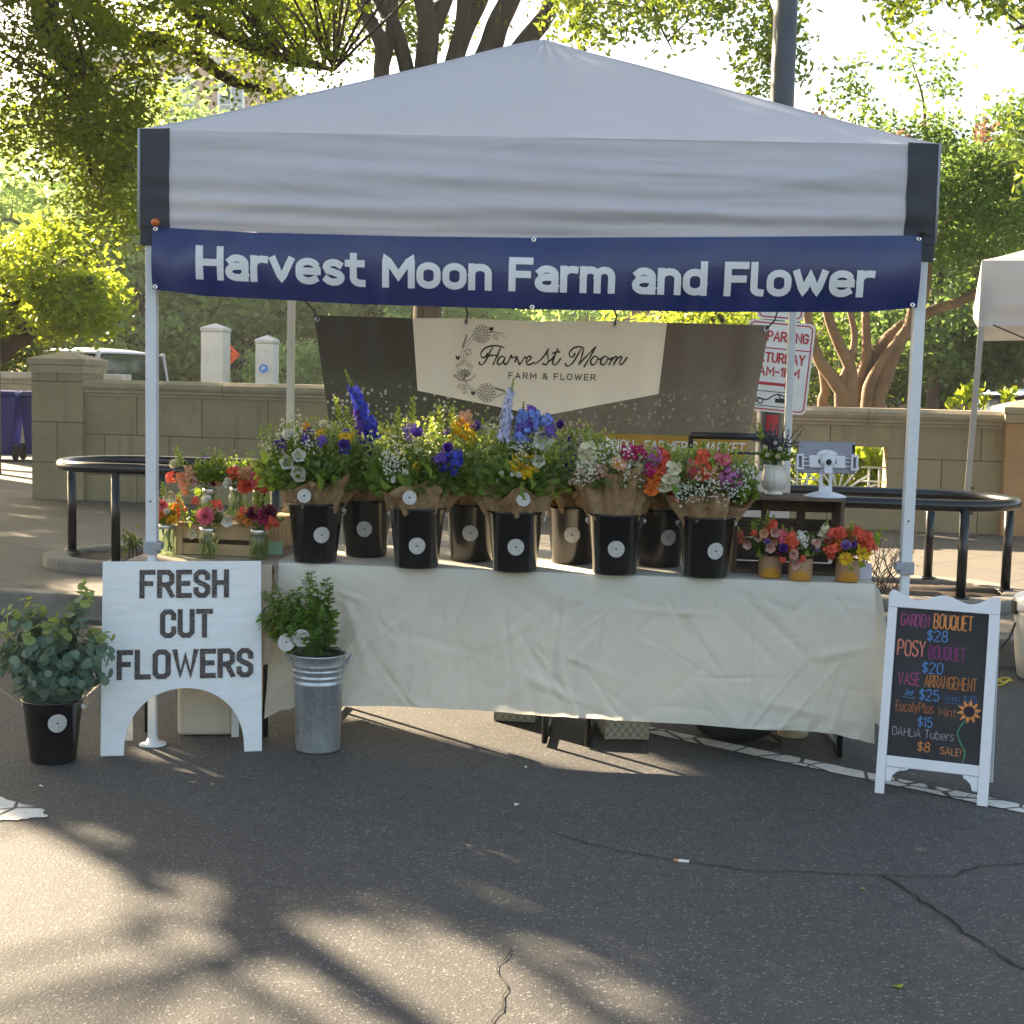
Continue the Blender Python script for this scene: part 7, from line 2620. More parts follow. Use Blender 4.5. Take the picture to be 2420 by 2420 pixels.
print_box((.43, .46, .003), .10, .19, .26, .30, 'larger black and cream patterned box beside the middle table legs')
print_box((-.03, .72, .003), -.12, .19, .26, .30, 'smaller looking patterned box further back under the cloth hem')
r = np.random.default_rng(5)
mb = MB()
nA, nB = 26, 12
vs = []
for j in range(nB + 1):
    ph = PI * j / nB
    for i in range(nA):
        q = 2 * PI * i / nA
        k_ = 1 + .06 * math.sin(3 * q + 2 * ph) + .05 * math.sin(7 * q + 5 * ph)
        se = lambda a: math.copysign(abs(a) ** .6, a)
        vs.append((.18 * k_ * se(math.cos(q)) * math.sin(ph) ** .5, .12 * k_ * se(math.sin(q)) * math.sin(ph) ** .5, .13 - .13 * math.cos(ph) * (-1) * -1))
fs = [(j * nA + i, j * nA + (i + 1) % nA, (j + 1) * nA + (i + 1) % nA, (j + 1) * nA + i) for j in range(nB) for i in range(nA)]
t = thing('duffel_bag', 'soft black bag lying under the table', 'bag', (.90, .42, .003), -.1)
mb.add(vs, fs, 0, True)
mb.build('body', mat('black_nylon', (.010, .010, .011), .7, .3, 8, .3, 40), t)
mb = MB()
mb.tube([(.16, -.06, .04), (.21, -.09, .015), (.20, -.11, .008), (.15, -.12, .008)], .007, 6)
mb.build('strap', M_BLACK, t)
mb = MB()
mb.tube([(-.12, -.04, .24), (-.05, -.06, .30), (.05, -.06, .30), (.12, -.04, .24)], .008, 6)
mb.build('strap', M_BLACK, t)
mb = MB()
mb.lathe([(.06, 0), (.066, .004), (.082, .26), (.088, .262), (.088, .275), (.08, .275), (.06, .02), (0, .015)], 32)
tag(mb.build('cream_bucket', mat('cream_bucket_plastic', (.66, .58, .40), .45, .04), None, loc=(1.175, .50, .002)), 'cream plastic bucket under the right end of the table', 'bucket')
# cart with a white box standing behind the stall
t = thing('hand_cart', 'black folding cart frame behind the pink flowers', 'cart', (1.02, 1.55, .003), -.05)
mb = MB()
for s_ in (-.22, .22):
    mb.tube([(s_, .2, .12), (s_, .22, .6), (s_, .24, 1.255)], .013, 8)
mb.tube([(-.22, .24, 1.255), (.22, .24, 1.255)], .019, 8)
mb.tube([(-.22, .235, 1.17), (.22, .235, 1.17)], .008, 8)
mb.build('handle_frame', M_TLEG, t)
mb = MB()
mb.bb(-.26, .26, -.22, .19, .13, .16)
mb.build('deck', M_TLEG, t, bevel=.01)
for x in (-.2, .2):
    for y in (-.17, .14):
        mb = MB()
        mb.lathe([(0, -.015), (.055, -.015), (.06, 0), (.055, .015), (0, .015)], 18, M=Matrix.Translation((x, y, .062)) @ Matrix.Rotation(PI / 2, 4, 'Y'), capb=False)
        mb.build('wheel', M_BLACK, t)
mb = MB()
mb.bb(-.24, .24, -.2, .18, .0, .46)
mb.bb(-.25, .25, -.21, .19, .462, .92)
tag(mb.build('white_carton', mat('pinkish_carton', (.66, .57, .52), .8, .04), None, loc=(1.02, 1.55, .165), rz=-.05, bevel=.006), 'pale carton stacked on the cart behind the white vase', 'box')
# drinks cooler at the right photo edge
t = thing('drinks_cooler', 'white rounded drinks cooler on the road at the right photo edge', 'cooler', (2.745, 1.93, .002))
mb = MB()
mb.lathe([(.12, 0), (.135, .01), (.155, .15), (.165, .34), (.168, .36), (.16, .365)], 36)
mb.build('body', mat('cooler_white', (.68, .66, .62), .35, .04), t)
mb = MB()
mb.lathe([(.170, .362), (.175, .37), (.175, .42), (.165, .445), (.10, .47), (0, .475)], 36, capb=True)
mb.build('lid', M_WHITEP, t)
for a in (PI, PI * 1.5):
    mb = MB()
    mb.box((.172, 0, .38), (.02, .06, .07), Matrix.Rotation(a, 4, 'Z'))
    mb.build('latch', M_BLACK, t, bevel=.004)
mb = MB()
mb.tube([(-.17, -.02, .30), (-.20, -.03, .22), (-.25, -.04, .16), (-.30, -.03, .10)], .006, 6)
mb.build('cord', M_BLACK, t)
mb = MB()
P = [(.07 * math.cos(q * .8) * (1 - q * .03), .05 * math.sin(q * .8), .012 + .012 * math.sin(q * 2)) for q in np.linspace(0, 14, 60)]
mb.tube(P, .006, 6)
tag(mb.build('yellow_strap', mat('yellow_webbing', (.55, .40, .04), .6, .1), None, loc=(2.45, 1.75, .004)), 'coiled yellow strap on the ground behind the chalkboard', 'strap')

# ------------------------------------------------------------------ sign post with its parking plates
M_POLE = mat('dark_steel_pole', (.055, .062, .075), .45, .12, 4, .06, 60, spec=.5)
M_SRED = mat('sign_red', (.50, .02, .035), .45, .06, 20)
bp = np.array([1.60, 4.36, .15])
t = thing('lamp_post', 'thick dark steel lamp post rising behind the tent roof', 'lamp post', bp)
mb = MB()
mb.lathe([(.17, 0), (.17, .03), (.13, .05), (.13, .35), (.10, .40), (.088, .45), (.084, 2.5), (.076, 7.5)], 28, capt=True)
mb.build('pole', M_POLE, t)
mb = MB()
mb.tube([(0, 0, 7.5), (0, -.3, 7.9), (0, -1.2, 8.0)], .05, 10)
mb.box((0, -1.5, 8.0), (.25, .6, .12))
mb.build('lamp_arm', M_POLE, t)
mb = MB()
mb.grid(lambda u, v: (.0905 * math.sin((u - .5) * 1.0 + .15), -.0905 * math.cos((u - .5) * 1.0 + .15), 1.04 + .14 * v), 8, 2)
mb.build('red_sticker', M_SRED, t)


def plate(p, rz, roll, w, h, label, txt):
    t = thing('street_sign', label, 'sign', p, rz)
    Rl = Matrix.Rotation(roll, 4, 'Y')

    def rr(x0, x1, z0, z1, r, n=6):
        P = []
        for cx_, cz_, a in ((x1 - r, z1 - r, 0), (x0 + r, z1 - r, 90), (x0 + r, z0 + r, 180), (x1 - r, z0 + r, 270)):
            P += [(cx_ + r * math.cos(RAD(a + 90 * i / n)), cz_ + r * math.sin(RAD(a + 90 * i / n))) for i in range(n + 1)]
        return P
    mb = MB()
    mb.prism(rr(-w / 2, w / 2, -h / 2, h / 2, .04), .003, Rl @ Matrix.Rotation(PI / 2, 4, 'X'))
    mb.build('plate', M_SIGNW, t)

    def sm(x, y, hh):
        return tuple(Rl @ Vector((x, -.003 - hh, y)))
    mb = MB()
    o = rr(-w / 2 + .018, w / 2 - .018, -h / 2 + .018, h / 2 - .018, .03)
    ribbons(mb, [o + [o[0]]], .009, sm)
    T = lambda v: h / 2 - v * h
    X = lambda u: -w / 2 + u * w
    if txt:
        put_text(mb, 'NO', 0, T(.10), .06, .12, sm, centre=True, weight=.15) if False else None
        put_text(mb, 'NO PARKING', X(.06), T(.225), .115 * h, w * .86, sm, weight=.16, space=.3)
        ribbons(mb, [[(X(.05), T(.30)), (X(.95), T(.30))]], .008, sm)
        put_text(mb, 'SATURDAY', X(.10), T(.46), .115 * h, w * .80, sm, weight=.16)
        put_text(mb, '7AM-1PM', X(.12), T(.605), .105 * h, w * .72, sm, weight=.17)
        ribbons(mb, [[(X(.14), T(.69)), (X(.66), T(.69))]], .020, sm, h0=.002)
        mb.add([sm(X(.64), T(.64), .0024), sm(X(.64), T(.74), .0024), sm(X(.75), T(.69), .0024)], [(0, 1, 2)])
    mb.build('red_print', M_SRED, t)
    if txt:
        mb = MB()
        ribbons(mb, [[(X(.08), T(.775)), (X(.74), T(.775))], [(X(.08), T(.935)), (X(.74), T(.935))]], .005, sm)
        for cx_, cv in ((.20, .885), (.30, .885), (.72, .885)):
            c_ = [(X(cx_) + .018 * math.cos(2 * PI * i / 16), T(cv) + .018 * math.sin(2 * PI * i / 16)) for i in range(17)]
            ribbons(mb, [c_], .008, sm, h0=.0022)
        ribbons(mb, [smooth_line([(X(.28), T(.86)), (X(.40), T(.865)), (X(.48), T(.82)), (X(.58), T(.80)), (X(.76), T(.85))], 4), [(X(.14), T(.84)), (X(.32), T(.86))], [(X(.56), T(.80)), (X(.60), T(.845)), (X(.74), T(.85))]], .009, sm, h0=.0026)
        mb.add([sm(X(.52), T(.845), .003), sm(X(.78), T(.85), .003), sm(X(.78), T(.89), .003), sm(X(.52), T(.89), .003)], [(0, 1, 2, 3)])
        mb.build('black_print', M_INK, t)
    return t


plate((1.625, 4.25, 1.66), .0, RAD(4.2), .46, .625, 'white no parking sign with red lettering, arrow and tow truck', True)
plate((1.64, 4.25, 2.20), .0, RAD(3), .32, .44, 'smaller white and red sign above the no parking sign', False)

# ------------------------------------------------------------------ bits on the road
mb = MB()
mb.tube([(0, 0, .006), (.024, -.006, .006)], .0045, 8, 0)
mb.tube([(.0242, -.006, .006), (.034, -.0085, .006)], .0047, 8, 1)
bt = thing('cigarette_butt', 'cigarette butt lying on the road crack', 'cigarette', (.54, -1.212, 0), RAD(-10))
mb1, mb2 = MB(), MB()
mb1.tube([(-.012, 0, .0052), (.022, 0, .0052)], .0048, 10)
mb1.build('paper', M_CARD, bt)
mb2.tube([(-.026, 0, .0052), (-.0122, 0, .0052)], .0049, 10)
mb2.build('filter', mat('cork_filter', (.55, .26, .09), .7, .1), bt)
for (x, y, s_, a, c, lab) in ((1.005, -2.115, .036, .3, (.30, .34, .03), 'yellow green leaf fallen on the road at lower right'), (1.068, -1.412, .022, 1.2, (.42, .24, .09), 'small tan leaf near the forked road crack'), (-1.205, -.51, .030, .1, (.50, .36, .24), 'pale brown leaf near the tip of the sun streak'), (-1.13, -.53, .018, 1.9, (.40, .38, .08), 'tiny yellow leaf beside the tip of the sun streak'), (-.42, -.62, .022, .6, (.06, .05, .04), 'dark withered leaf on the road in the middle')):
    mb = MB()
    vs, fs = [], []
    for i in range(9):
        q = i / 8
        wv = .28 * math.sin(PI * q) + .01
        z = .004 + .09 * abs(q - .5)
        vs += [(s_ * (q - .5), -wv * s_, z * .12 + s_ * .10), (s_ * (q - .5), 0, z * .12 + .002), (s_ * (q - .5), wv * s_, z * .12 + s_ * .05)]
    for i in range(8):
        for j in (0, 1):
            k_ = 3 * i + j
            fs.append((k_, k_ + 1, k_ + 4, k_ + 3))
    mb.add(vs, fs, 0, True)
    tag(mb.build('fallen_leaf', petal_mat('fallen_leaf_' + lab.split()[0] + str(int(s_ * 1000)), c, .1, .3), None, loc=(x, y, .001), rz=a), lab, 'leaf')
r = np.random.default_rng(77)
for i, (x, y, lab) in enumerate(((-1.735, -.62, 'white paper scrap by the worn white road paint'), (.02, -.16, 'white paper scrap below the middle of the cloth hem'), (.0, -.66, 'tiny white scrap on the shaded road below the galvanised bucket'), (2.0, -.25, 'white scrap behind the right foot of the chalkboard'))):
    mb = MB()
    mb.add([(-.012, -.004, .003), (.010, -.006, .006), (.013, .003, .003), (-.010, .006, .009)], [(0, 1, 2, 3)])
    tag(mb.build('paper_scrap', M_CARD, None, loc=(x, y, .001), rz=r.uniform(0, 3), thick=.0006), lab, 'scrap')
# ------------------------------------------------------------------ trees; gaps are cut into the crowns to shape the sun patches
# openings: (point the light reaches, radius of the shaft)
SHAFTS = []


def shaft(x, y, z, r, p=1.0):
    SHAFTS.append((np.array([x, y, z], float), r, p))


def shaft_line(a, b, r, n, p_=1.0):
    for i in range(n):
        p = np.array(a, float) + (np.array(b, float) - np.array(a, float)) * i / (n - 1)
        SHAFTS.append((p, r, p_))


shaft_line((-1.5, 1.35, 0), (.25, .1, 0), .26, 7)          # under the table
shaft_line((-1.1, 1.4, 0), (.0, .6, 0), .24, 5)
shaft_line((-1.45, -.12, 0), (-1.08, -.58, 0), .075, 6)    # beside the white board
shaft(-.20, .45, 1.12, .30)
shaft_line((-.5, .5, 1.12), (.12, .4, 1.12), .17, 4)                                # bouquets in the middle
shaft(-.22, .44, 1.12, .15)
shaft_line((-.15, .5, .76), (.42, .16, .76), .12, 5)       # table top
shaft_line((-.75, .45, .76), (-.35, .28, .76), .06, 4)
shaft_line((.55, .2, .76), (.75, .02, .76), .035, 3)
shaft(-1.56, .33, .82, .10)                                # left jar and table corner
shaft_line((-1.55, .30, .76), (-1.33, .13, .76), .07, 4)
shaft(-1.50, .33, .95, .10)
shaft_line((-1.45, .55, 1.0), (-1.2, .6, 1.05), .07, 3)
shaft_line((-1.25, .9, .9), (-1.05, .8, .9), .08, 3)
shaft(-1.16, .62, 1.02, .05)
shaft(.27, .12, 1.02, .08)                                 # paper wrap
for a in ((-1.72, -1.14, .16), (-1.5, -1.42, .22), (-1.78, -1.75, .38), (-1.33, -1.72, .20), (-1.5, -2.2, .40), (-1.12, -2.15, .24), (-.88, -2.45, .22), (-1.2, -2.7, .35), (-.22, -2.04, .07), (-.02, -2.0, .08), (.0, -2.2, .09), (-.02, -2.42, .09), (-.62, -2.62, .10), (-.72, -2.36, .16), (-1.35, -1.12, .06)):
    shaft(a[0], a[1], 0, a[2])
shaft_line((1.28, -1.70, 0), (2.2, -2.3, 0), .075, 9)
shaft_line((-.55, -1.95, 0), (-.05, -2.5, 0), .28, 4, .72)
shaft_line((-.1, -1.9, 0), (.25, -2.3, 0), .2, 3, .7)
shaft_line((-.9, -1.75, 0), (-.7, -2.1, 0), .16, 3, .55)
shaft_line((-.10, -1.50, 0), (.02, -1.60, 0), .03, 3)
shaft_line((-3.6, 4.1, .85), (-2.6, 4.1, .85), .3, 3)
shaft_line((1.6, 8.4, 1.3), (5.4, 8.1, 1.3), .45, 9)
shaft_line((2.2, 9.4, .8), (3.6, 9.3, .8), .5, 4)
shaft_line((4.2, 9.2, 1.4), (5.6, 9.1, 1.4), .4, 4)
shaft_line((3.0, 10.5, 4.3), (5.2, 10.5, 4.4), .9, 4)
shaft_line((-8.2, 15, 2.6), (-5.5, 15, 4.2), 1.6, 4)
shaft_line((-5.2, 9.6, 4.4), (-3.4, 9.0, 5.4), .8, 4)
shaft_line((2.6, 3.6, .85), (3.1, 3.8, .85), .2, 3)
SH_T = np.array([s_[0] for s_ in SHAFTS])
SH_R = np.array([s_[1] for s_ in SHAFTS])
SH_P = [s_[2] for s_ in SHAFTS]
GR = np.random.default_rng(3)


def open_to_sun(P, tmin=.9, margin=0.0):
    """True where a leaf at P may stay: it is clear of every shaft of light"""
    keep = np.ones(len(P), bool)
    jit = 1 + GR.normal(size=len(P)) * .10
    for T, r, p_ in zip(SH_T, SH_R, SH_P):
        v = P - T
        t = v @ SD
        d = np.linalg.norm(v - t[:, None] * SD, axis=1)
        hit = (t > tmin) & (d < (r + margin) * jit)
        if p_ < 1:
            hit &= GR.random(len(P)) < p_
        keep &= ~hit
    return keep


M_BARK = NT('bark')
_v = M_BARK.coord('Object', scale=(1, 1, .25))
_n = M_BARK.noise(_v, 12, 8, .75, .8)
M_BARK.l(M_BARK.ramp(_n.outputs['Fac'], [(.3, (.038, .029, .023)), (.6, (.085, .065, .051)), (.8, (.14, .11, .085))]), M_BARK.b.inputs['Base Color'])
M_BARK.b.inputs['Roughness'].default_value = .95
M_BARK.bump(_n.outputs['Fac'], .8, .03)
M_BARK = M_BARK.mat
M_BARKR = mat('red_brown_bark', (.19, .125, .08), .85, .3, 5, .5, 30)
LM = {
    'oak': leaf_mat('oak_leaf', (.035, .075, .014), (.105, .165, .028), .5),
    'elm': leaf_mat('elm_leaf', (.035, .085, .02), (.09, .16, .04), .42),
    'lime': leaf_mat('lime_leaf', (.10, .19, .025), (.22, .32, .05), .55, tint=(.75, .80, .06)),
    'myrtle': leaf_mat('myrtle_leaf', (.05, .105, .03), (.13, .21, .06), .42, tint=(.42, .62, .10)),
    'dark': leaf_mat('dark_leaf', (.02, .055, .016), (.05, .105, .03), .35),
    'far': leaf_mat('hazed_far_leaf', (.17, .27, .12), (.31, .43, .19), .6, tint=(.5, .68, .12)),  # pale distance haze put into the leaf colour
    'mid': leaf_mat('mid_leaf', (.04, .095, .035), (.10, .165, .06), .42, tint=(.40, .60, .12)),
    'far2': leaf_mat('hazed_far_dark_leaf', (.12, .21, .10), (.23, .34, .15), .58)}  # this darker leaf is lightened for haze in its colour too


def lumps(centres, radii, n, seed, squash=.75, clump=16, cs=.10):
    """leaf positions: lumps of twigs, each twig a little bunch of leaves"""
    r = np.random.default_rng(seed)
    out = []
    for c, R_, k_ in zip(centres, radii, n):
        nt_ = max(1, k_ // clump)
        d = unit(r.normal(size=(nt_, 3))) * (r.uniform(.15, 1, nt_) ** .5)[:, None] * R_
        d[:, 2] *= squash
        tw = np.asarray(c) + d
        P = np.repeat(tw, clump, 0) + r.normal(size=(nt_ * clump, 3)) * cs * np.array([1, 1, .8])
        out.append(P)
    return np.concatenate(out)


def limb(mb, pts, r0, r1, n=9):
    p = smooth_line3(pts, 5)
    k_ = len(p)
    mb.tube(p, [r0 + (r1 - r0) * i / (k_ - 1) for i in range(k_)], n)


def smooth_line3(pts, n=5):
    p = [np.array(q, float) for q in pts]
    if len(p) < 3:
        return [tuple(p[0] + (p[-1] - p[0]) * i / n) for i in range(n + 1)]
    p = [2 * p[0] - p[1]] + p + [2 * p[-1] - p[-2]]
    out = []
    for i in range(1, len(p) - 2):
        for j in range(n):
            t = j / n
            out.append(tuple(.5 * ((2 * p[i]) + (-p[i - 1] + p[i + 1]) * t + (2 * p[i - 1] - 5 * p[i] + 4 * p[i + 1] - p[i + 2]) * t * t + (-p[i - 1] + 3 * p[i] - 3 * p[i + 1] + p[i + 2]) * t ** 3)))
    out.append(tuple(p[-2]))
    return out


def twigs(mb, centres, roots, r0, seed, frac=1.0, base=None):
    """thin branches from the nearest limb point to each lump"""
    r = np.random.default_rng(seed)
    roots = np.array(roots)
    for c in centres:
        if r.random() > frac:
            continue
        d = np.linalg.norm(roots - c, axis=1)
        a = roots[np.argmin(d)]
        m_ = (a + c) / 2 + r.normal(size=3) * .08 * np.min(d) + np.array([0, 0, .08 * np.min(d)])
        if base is not None and not open_to_sun(np.array([a + (m_ - a) * q for q in (.3, .6, .9)] + [m_ + (c - m_) * q for q in (.3, .6, .9)]) + base, margin=.05).all():
            continue
        mb.tube(smooth_line3([a, m_, c], 4), [r0 * (1 - .09 * i) for i in range(9)], 5, cap=False)


def tree(name, label, cat, base, limbs, centres, radii, counts, L, W, leaf, seed, bark=None, group=None, squash=.75, twig=.015, droop=.3, clump=16, cs=.10, tf=1.0, lsz=None):
    t = thing(name, label, cat, base, 0, group)
    b = np.array(base, float)
    mb = MB()
    roots = []
    for pts, r0, r1 in limbs:
        pts = [np.array(p, float) - b for p in pts]
        limb(mb, pts, r0, r1)
        roots += smooth_line3(pts, 5)[3:]
    C = [np.array(c, float) - b for c in centres]
    if roots and twig:
        twigs(mb, C, roots, twig, seed + 5, tf, b)
    if mb.v:
        mb.build('trunk', bark or M_BARK, t)
    P = lumps(C, radii, counts, seed, squash, clump, cs)
    keep = open_to_sun(P + b)
    P = P[keep]
    k_ = 1.0 if lsz is None else np.repeat(lsz, [max(1, q // clump) * clump for q in counts])[keep]
    Q = leaf_quads(P, L * k_, W * k_, np.random.default_rng(seed + 1), droop=droop)
    quads_obj('crown', Q, LM[leaf], t)
    return t


def sample_px(poly, n, Y0, Y1, seed, dens=None):
    """points of a crown spread over an outline seen in the photograph, at real depths"""
    r = np.random.default_rng(seed)
    xs, ys = [p[0] for p in poly], [p[1] for p in poly]
    out = []
    while len(out) < n:
        u, v = r.uniform(min(xs), max(xs)), r.uniform(min(ys), max(ys))
        ins = False
        for i in range(len(poly)):
            x1, y1 = poly[i]
            x2, y2 = poly[i - 1]
            if (y1 > v) != (y2 > v) and u < (x2 - x1) * (v - y1) / (y2 - y1) + x1:
                ins = not ins
        if not ins or (dens and r.random() > dens(u, v)):
            continue
        out.append(at(u, v, r.uniform(Y0, Y1)))
    return out


# --- the great tree at the left: its crown hangs into the picture and shades the stall
r = np.random.default_rng(17)
cen, rad_, cnt, lsz = [], [], [], []
for i in range(2250):  # out-of-view lumps added along the sun line to shade the stall
    g = np.array([r.uniform(-12.0, 5.5), r.uniform(-6, 10), 0])
    if i > 1450:
        g = np.array([r.uniform(-3, 4), r.uniform(-3.5, 1.5), 0])
    if i > 1950:
        g = np.array([r.uniform(-9, -1.5), r.uniform(2.5, 10), 0])
    hd = r.uniform(9.0, 14.5)
    c = g + SD * (hd / math.cos(RAD(SUN_EL)))
    v = c - CAM_P
    dep = v @ CAM_F
    uu = 1210 + FOC * 2420 * (v @ CAM_R) / dep
    vv = 1210 + FOC * 2420 * (v @ CAM_D) / dep
    if uu > -120 and vv > -120:
        continue                                  # the part in view is laid out below
    cen.append(c)
    rad_.append(r.uniform(.5, .9))
    cnt.append(112)
    lsz.append(1.75)
out_n = len(cen)


for i in range(150):                              # unseen boughs added over the pavement to block sky light
    c = np.array([r.uniform(-8, .5), r.uniform(2.2, 11.5), 0])
    c[2] = 5.4 + .12 * max(0, c[1] - 3) + r.uniform(0, 2.2)
    cen.append(c)
    rad_.append(r.uniform(.5, .9))
    cnt.append(112)
    lsz.append(1.7)


def d1(u, v):
    if 380 < u < 620 and 175 < v < 330:
        return .10
    if u > 620 and v > 150:
        return .6
    return 1


vis = sample_px([(-60, -60), (820, -60), (800, 60), (740, 200), (660, 235), (560, 160), (470, 150), (430, 250), (345, 300), (330, 420), (320, 520), (255, 590), (205, 470), (140, 400), (60, 330), (-60, 360)], 210, 7.2, 10.5, 23, d1)
lit_hang = sample_px([(150, 230), (330, 230), (330, 460), (290, 560), (230, 600), (190, 470)], 34, 8.0, 9.2, 29)
for c in vis + lit_hang:
    cen.append(c)
    rad_.append(r.uniform(.26, .5))
    cnt.append(112)
    lsz.append(1.0)
A = lambda *p: [at(u, v, Y) for u, v, Y in p]
b0 = np.array([-9.4, 13.9, .15])
limbs1 = [([b0, b0 + [.1, .1, 2.0], b0 + [.3, -.2, 4.2], b0 + [.5, -.2, 7.0], b0 + [.6, -.1, 10]], .42, .16),
          ([b0 + [.3, -.2, 3.6], (-8.4, 11.8, 5.6), (-6.4, 9.8, 6.4), *A((87, -40, 9.0), (109, 62, 8.9), (159, 127, 8.8), (181, 199, 8.7), (196, 290, 8.6), (205, 360, 8.6), (222, 440, 8.6))], .22, .012),
          ([b0 + [.4, -.3, 4.4], (-7.8, 12.2, 6.4), *A((145, -30, 9.8), (268, 83, 9.4), (417, 105, 9.3), (543, 188, 9.2), (640, 215, 9.1))], .20, .03),
          ([b0 + [.6, -.5, 5.6], (-7.2, 11, 7.6), (-5, 9.6, 7.4), *A((420, -20, 9.0), (551, 83, 8.8), (670, 138, 8.6), (790, 165, 8.5))], .20, .02),
          ([b0 + [.5, -.4, 4.6], (-11, 16, 7), (-12, 18, 9)], .2, .05),
          ([b0 + [.3, -.2, 4.0], (-8.9, 9.2, 5.3), *[np.array([x, y, 0]) + SD * 11.6 for x, y in ((-.72, -1.72), (-.63, -1.88), (-.45, -2.1), (-.22, -2.38), (.05, -2.7))]], .10, .05),  # unseen limbs, this and the next, added to cast stripes on the road
          ([*[np.array([x, y, 0]) + SD * 12.2 for x, y in ((-.45, -1.3), (-.126, -1.777), (.06, -2.04), (.257, -2.31), (.5, -2.6))]], .045, .03),
          ([*A((159, 127, 8.8), (205, 150, 8.9), (275, 245, 9.0), (318, 300, 9.0))], .03, .008),
          ([*A((196, 290, 8.6), (240, 350, 8.8), (262, 400, 8.8))], .018, .006)]
tree('shade_tree', 'great spreading tree whose leafy boughs hang in from the upper left', 'tree', b0, limbs1, cen, rad_, cnt, .075, .034, 'oak', 41, squash=.8, twig=.016, tf=.4, lsz=lsz)

# --- many-stemmed tree behind the tent
t2 = at(1010, 760, 13.0)
t2b = np.array([t2[0], 13.0, .12])
cr = at(1010, 430, 13.0)
L2 = [([t2b, t2, cr], .21, .17)]
for pts, r0, r1 in ((((904, 203), (903, 110), (867, 36), (830, -70)), .085, .07), (((904, 203), (918, 109), (928, 30), (925, -80)), .07, .055), (((965, 181), (933, 62), (896, 0), (860, -90)), .085, .06), (((1005, 174), (1012, 72), (1000, 0), (970, -120)), .125, .09), (((1010, 110), (1030, 50), (1052, 0), (1090, -120)), .10, .07), (((1070, 156), (1092, 70), (1098, 0), (1100, -120)), .10, .075), (((1070, 156), (1100, 70), (1135, 0), (1180, -120)), .10, .075), (((1150, 134), (1175, 60), (1204, 0), (1260, -130)), .13, .10), (((1226, 120), (1284, 47), (1310, -10), (1360, -120)), .10, .08)):
    Yq = 13 + (hash(pts) % 7) * .06
    L2.append(([cr, (cr * .55 + at(*pts[0], Yq) * .45), *[at(u, v, Yq) for u, v in pts]], r0 * 1.45, r1 * 1.25))
c2 = sample_px([(640, -80), (1120, -80), (1100, 100), (980, 160), (900, 190), (800, 200), (640, 170)], 110, 13.7, 15.6, 51)
c2 += sample_px([(1300, -70), (1700, -70), (1690, 50), (1640, 110), (1560, 145), (1480, 70), (1400, 110), (1330, 70)], 38, 9.5, 12, 52)
c2 += sample_px([(1745, -60), (1880, -60), (1870, 160), (1800, 190), (1770, 120)], 15, 9.0, 9.6, 53)
c2 += sample_px([(1110, -60), (1320, -60), (1290, 60), (1180, 110)], 8, 13.2, 14.5, 57)
c2 += [np.array([r.uniform(-5, 4), r.uniform(9.5, 16), r.uniform(7.6, 10.5)]) for _ in range(60)]
k2 = len(c2)
L2.append(([at(1310, -10, 13.2), at(1450, -120, 12.0), at(1640, -90, 10.2), at(1790, -30, 9.4), at(1830, 80, 9.3), at(1815, 160, 9.3)], .06, .006))
L2.append(([at(1450, -120, 12.0), at(1520, -40, 11.0), at(1560, 60, 10.6), at(1590, 120, 10.6)], .03, .006))
tree('street_tree', 'tree with six dark stems fanning up behind the tent roof', 'tree', t2b, L2, c2, [r.uniform(.24, .46) if i < k2 - 60 else r.uniform(.7, 1.1) for i in range(k2)], [96 if i < k2 - 60 else 160 for i in range(k2)], .095, .048, 'elm', 61, twig=.013, tf=.5, droop=.55)

# --- crape myrtle behind the right wall
mb_ = np.array([3.72, 11.0, .12])
L3 = []
for pts, r0, r1 in ((((2006, 975), (1974, 903), (1937, 852), (1915, 780), (1900, 690)), .10, .05), (((1945, 975), (1950, 920), (1940, 860), (1925, 800)), .07, .04), (((2028, 975), (2028, 899), (2064, 845), (2111, 790), (2173, 747), (2271, 711), (2330, 680)), .13, .045), (((2068, 975), (2089, 903), (2118, 827), (2147, 772), (2160, 690), (2170, 560)), .11, .04), (((2030, 930), (2048, 845), (2046, 754), (2050, 640)), .085, .04), (((2010, 960), (2010, 874), (1981, 809), (1955, 736), (1950, 640)), .095, .045), (((2050, 960), (2060, 900), (2090, 850), (2125, 800), (2180, 720), (2200, 600)), .09, .04), (((1985, 960), (1990, 905), (2010, 850), (2020, 790), (2000, 700)), .07, .035)):
    Yq = 10.8 + (len(pts) * 7 + int(r0 * 1000)) % 5 * .12
    L3.append(([np.array([at(*pts[0], Yq)[0] * .5 + mb_[0] * .5, Yq, .12]), *[at(u, v, Yq) for u, v in pts]], r0 * 1.0, r1 * .95))
L3.append(([at(2170, 560, 10.8), at(2185, 330, 10.7), at(2180, 230, 10.6), at(2150, 130, 10.6)], .03, .006))
L3.append(([at(2050, 640, 11), at(2030, 400, 10.9), at(2020, 270, 10.8)], .03, .006))
L3.append(([at(2200, 600, 11), at(2290, 420, 10.9), at(2340, 300, 10.8)], .03, .006))
c3 = sample_px([(1905, 330), (2000, 305), (2090, 260), (2150, 255), (2230, 290), (2330, 310), (2440, 325), (2440, 560), (2330, 640), (2230, 600), (2150, 650), (2080, 690), (1990, 720), (1930, 690), (1890, 500), (1870, 330)], 150, 10.0, 12.2, 71)
c3 += sample_px([(1905, 350), (2440, 340), (2440, 560), (2330, 640), (2080, 690), (1930, 690)], 90, 10.6, 12.6, 76)
c3 += sample_px([(2130, 100), (2165, 110), (2205, 175), (2210, 220), (2170, 200)], 8, 10.4, 10.8, 72)
c3 += sample_px([(1985, 195), (2030, 190), (2040, 240), (2000, 260)], 5, 10.4, 10.8, 73)
c3 += sample_px([(2330, 250), (2460, 250), (2460, 330), (2380, 320)], 10, 10.4, 11.2, 74)
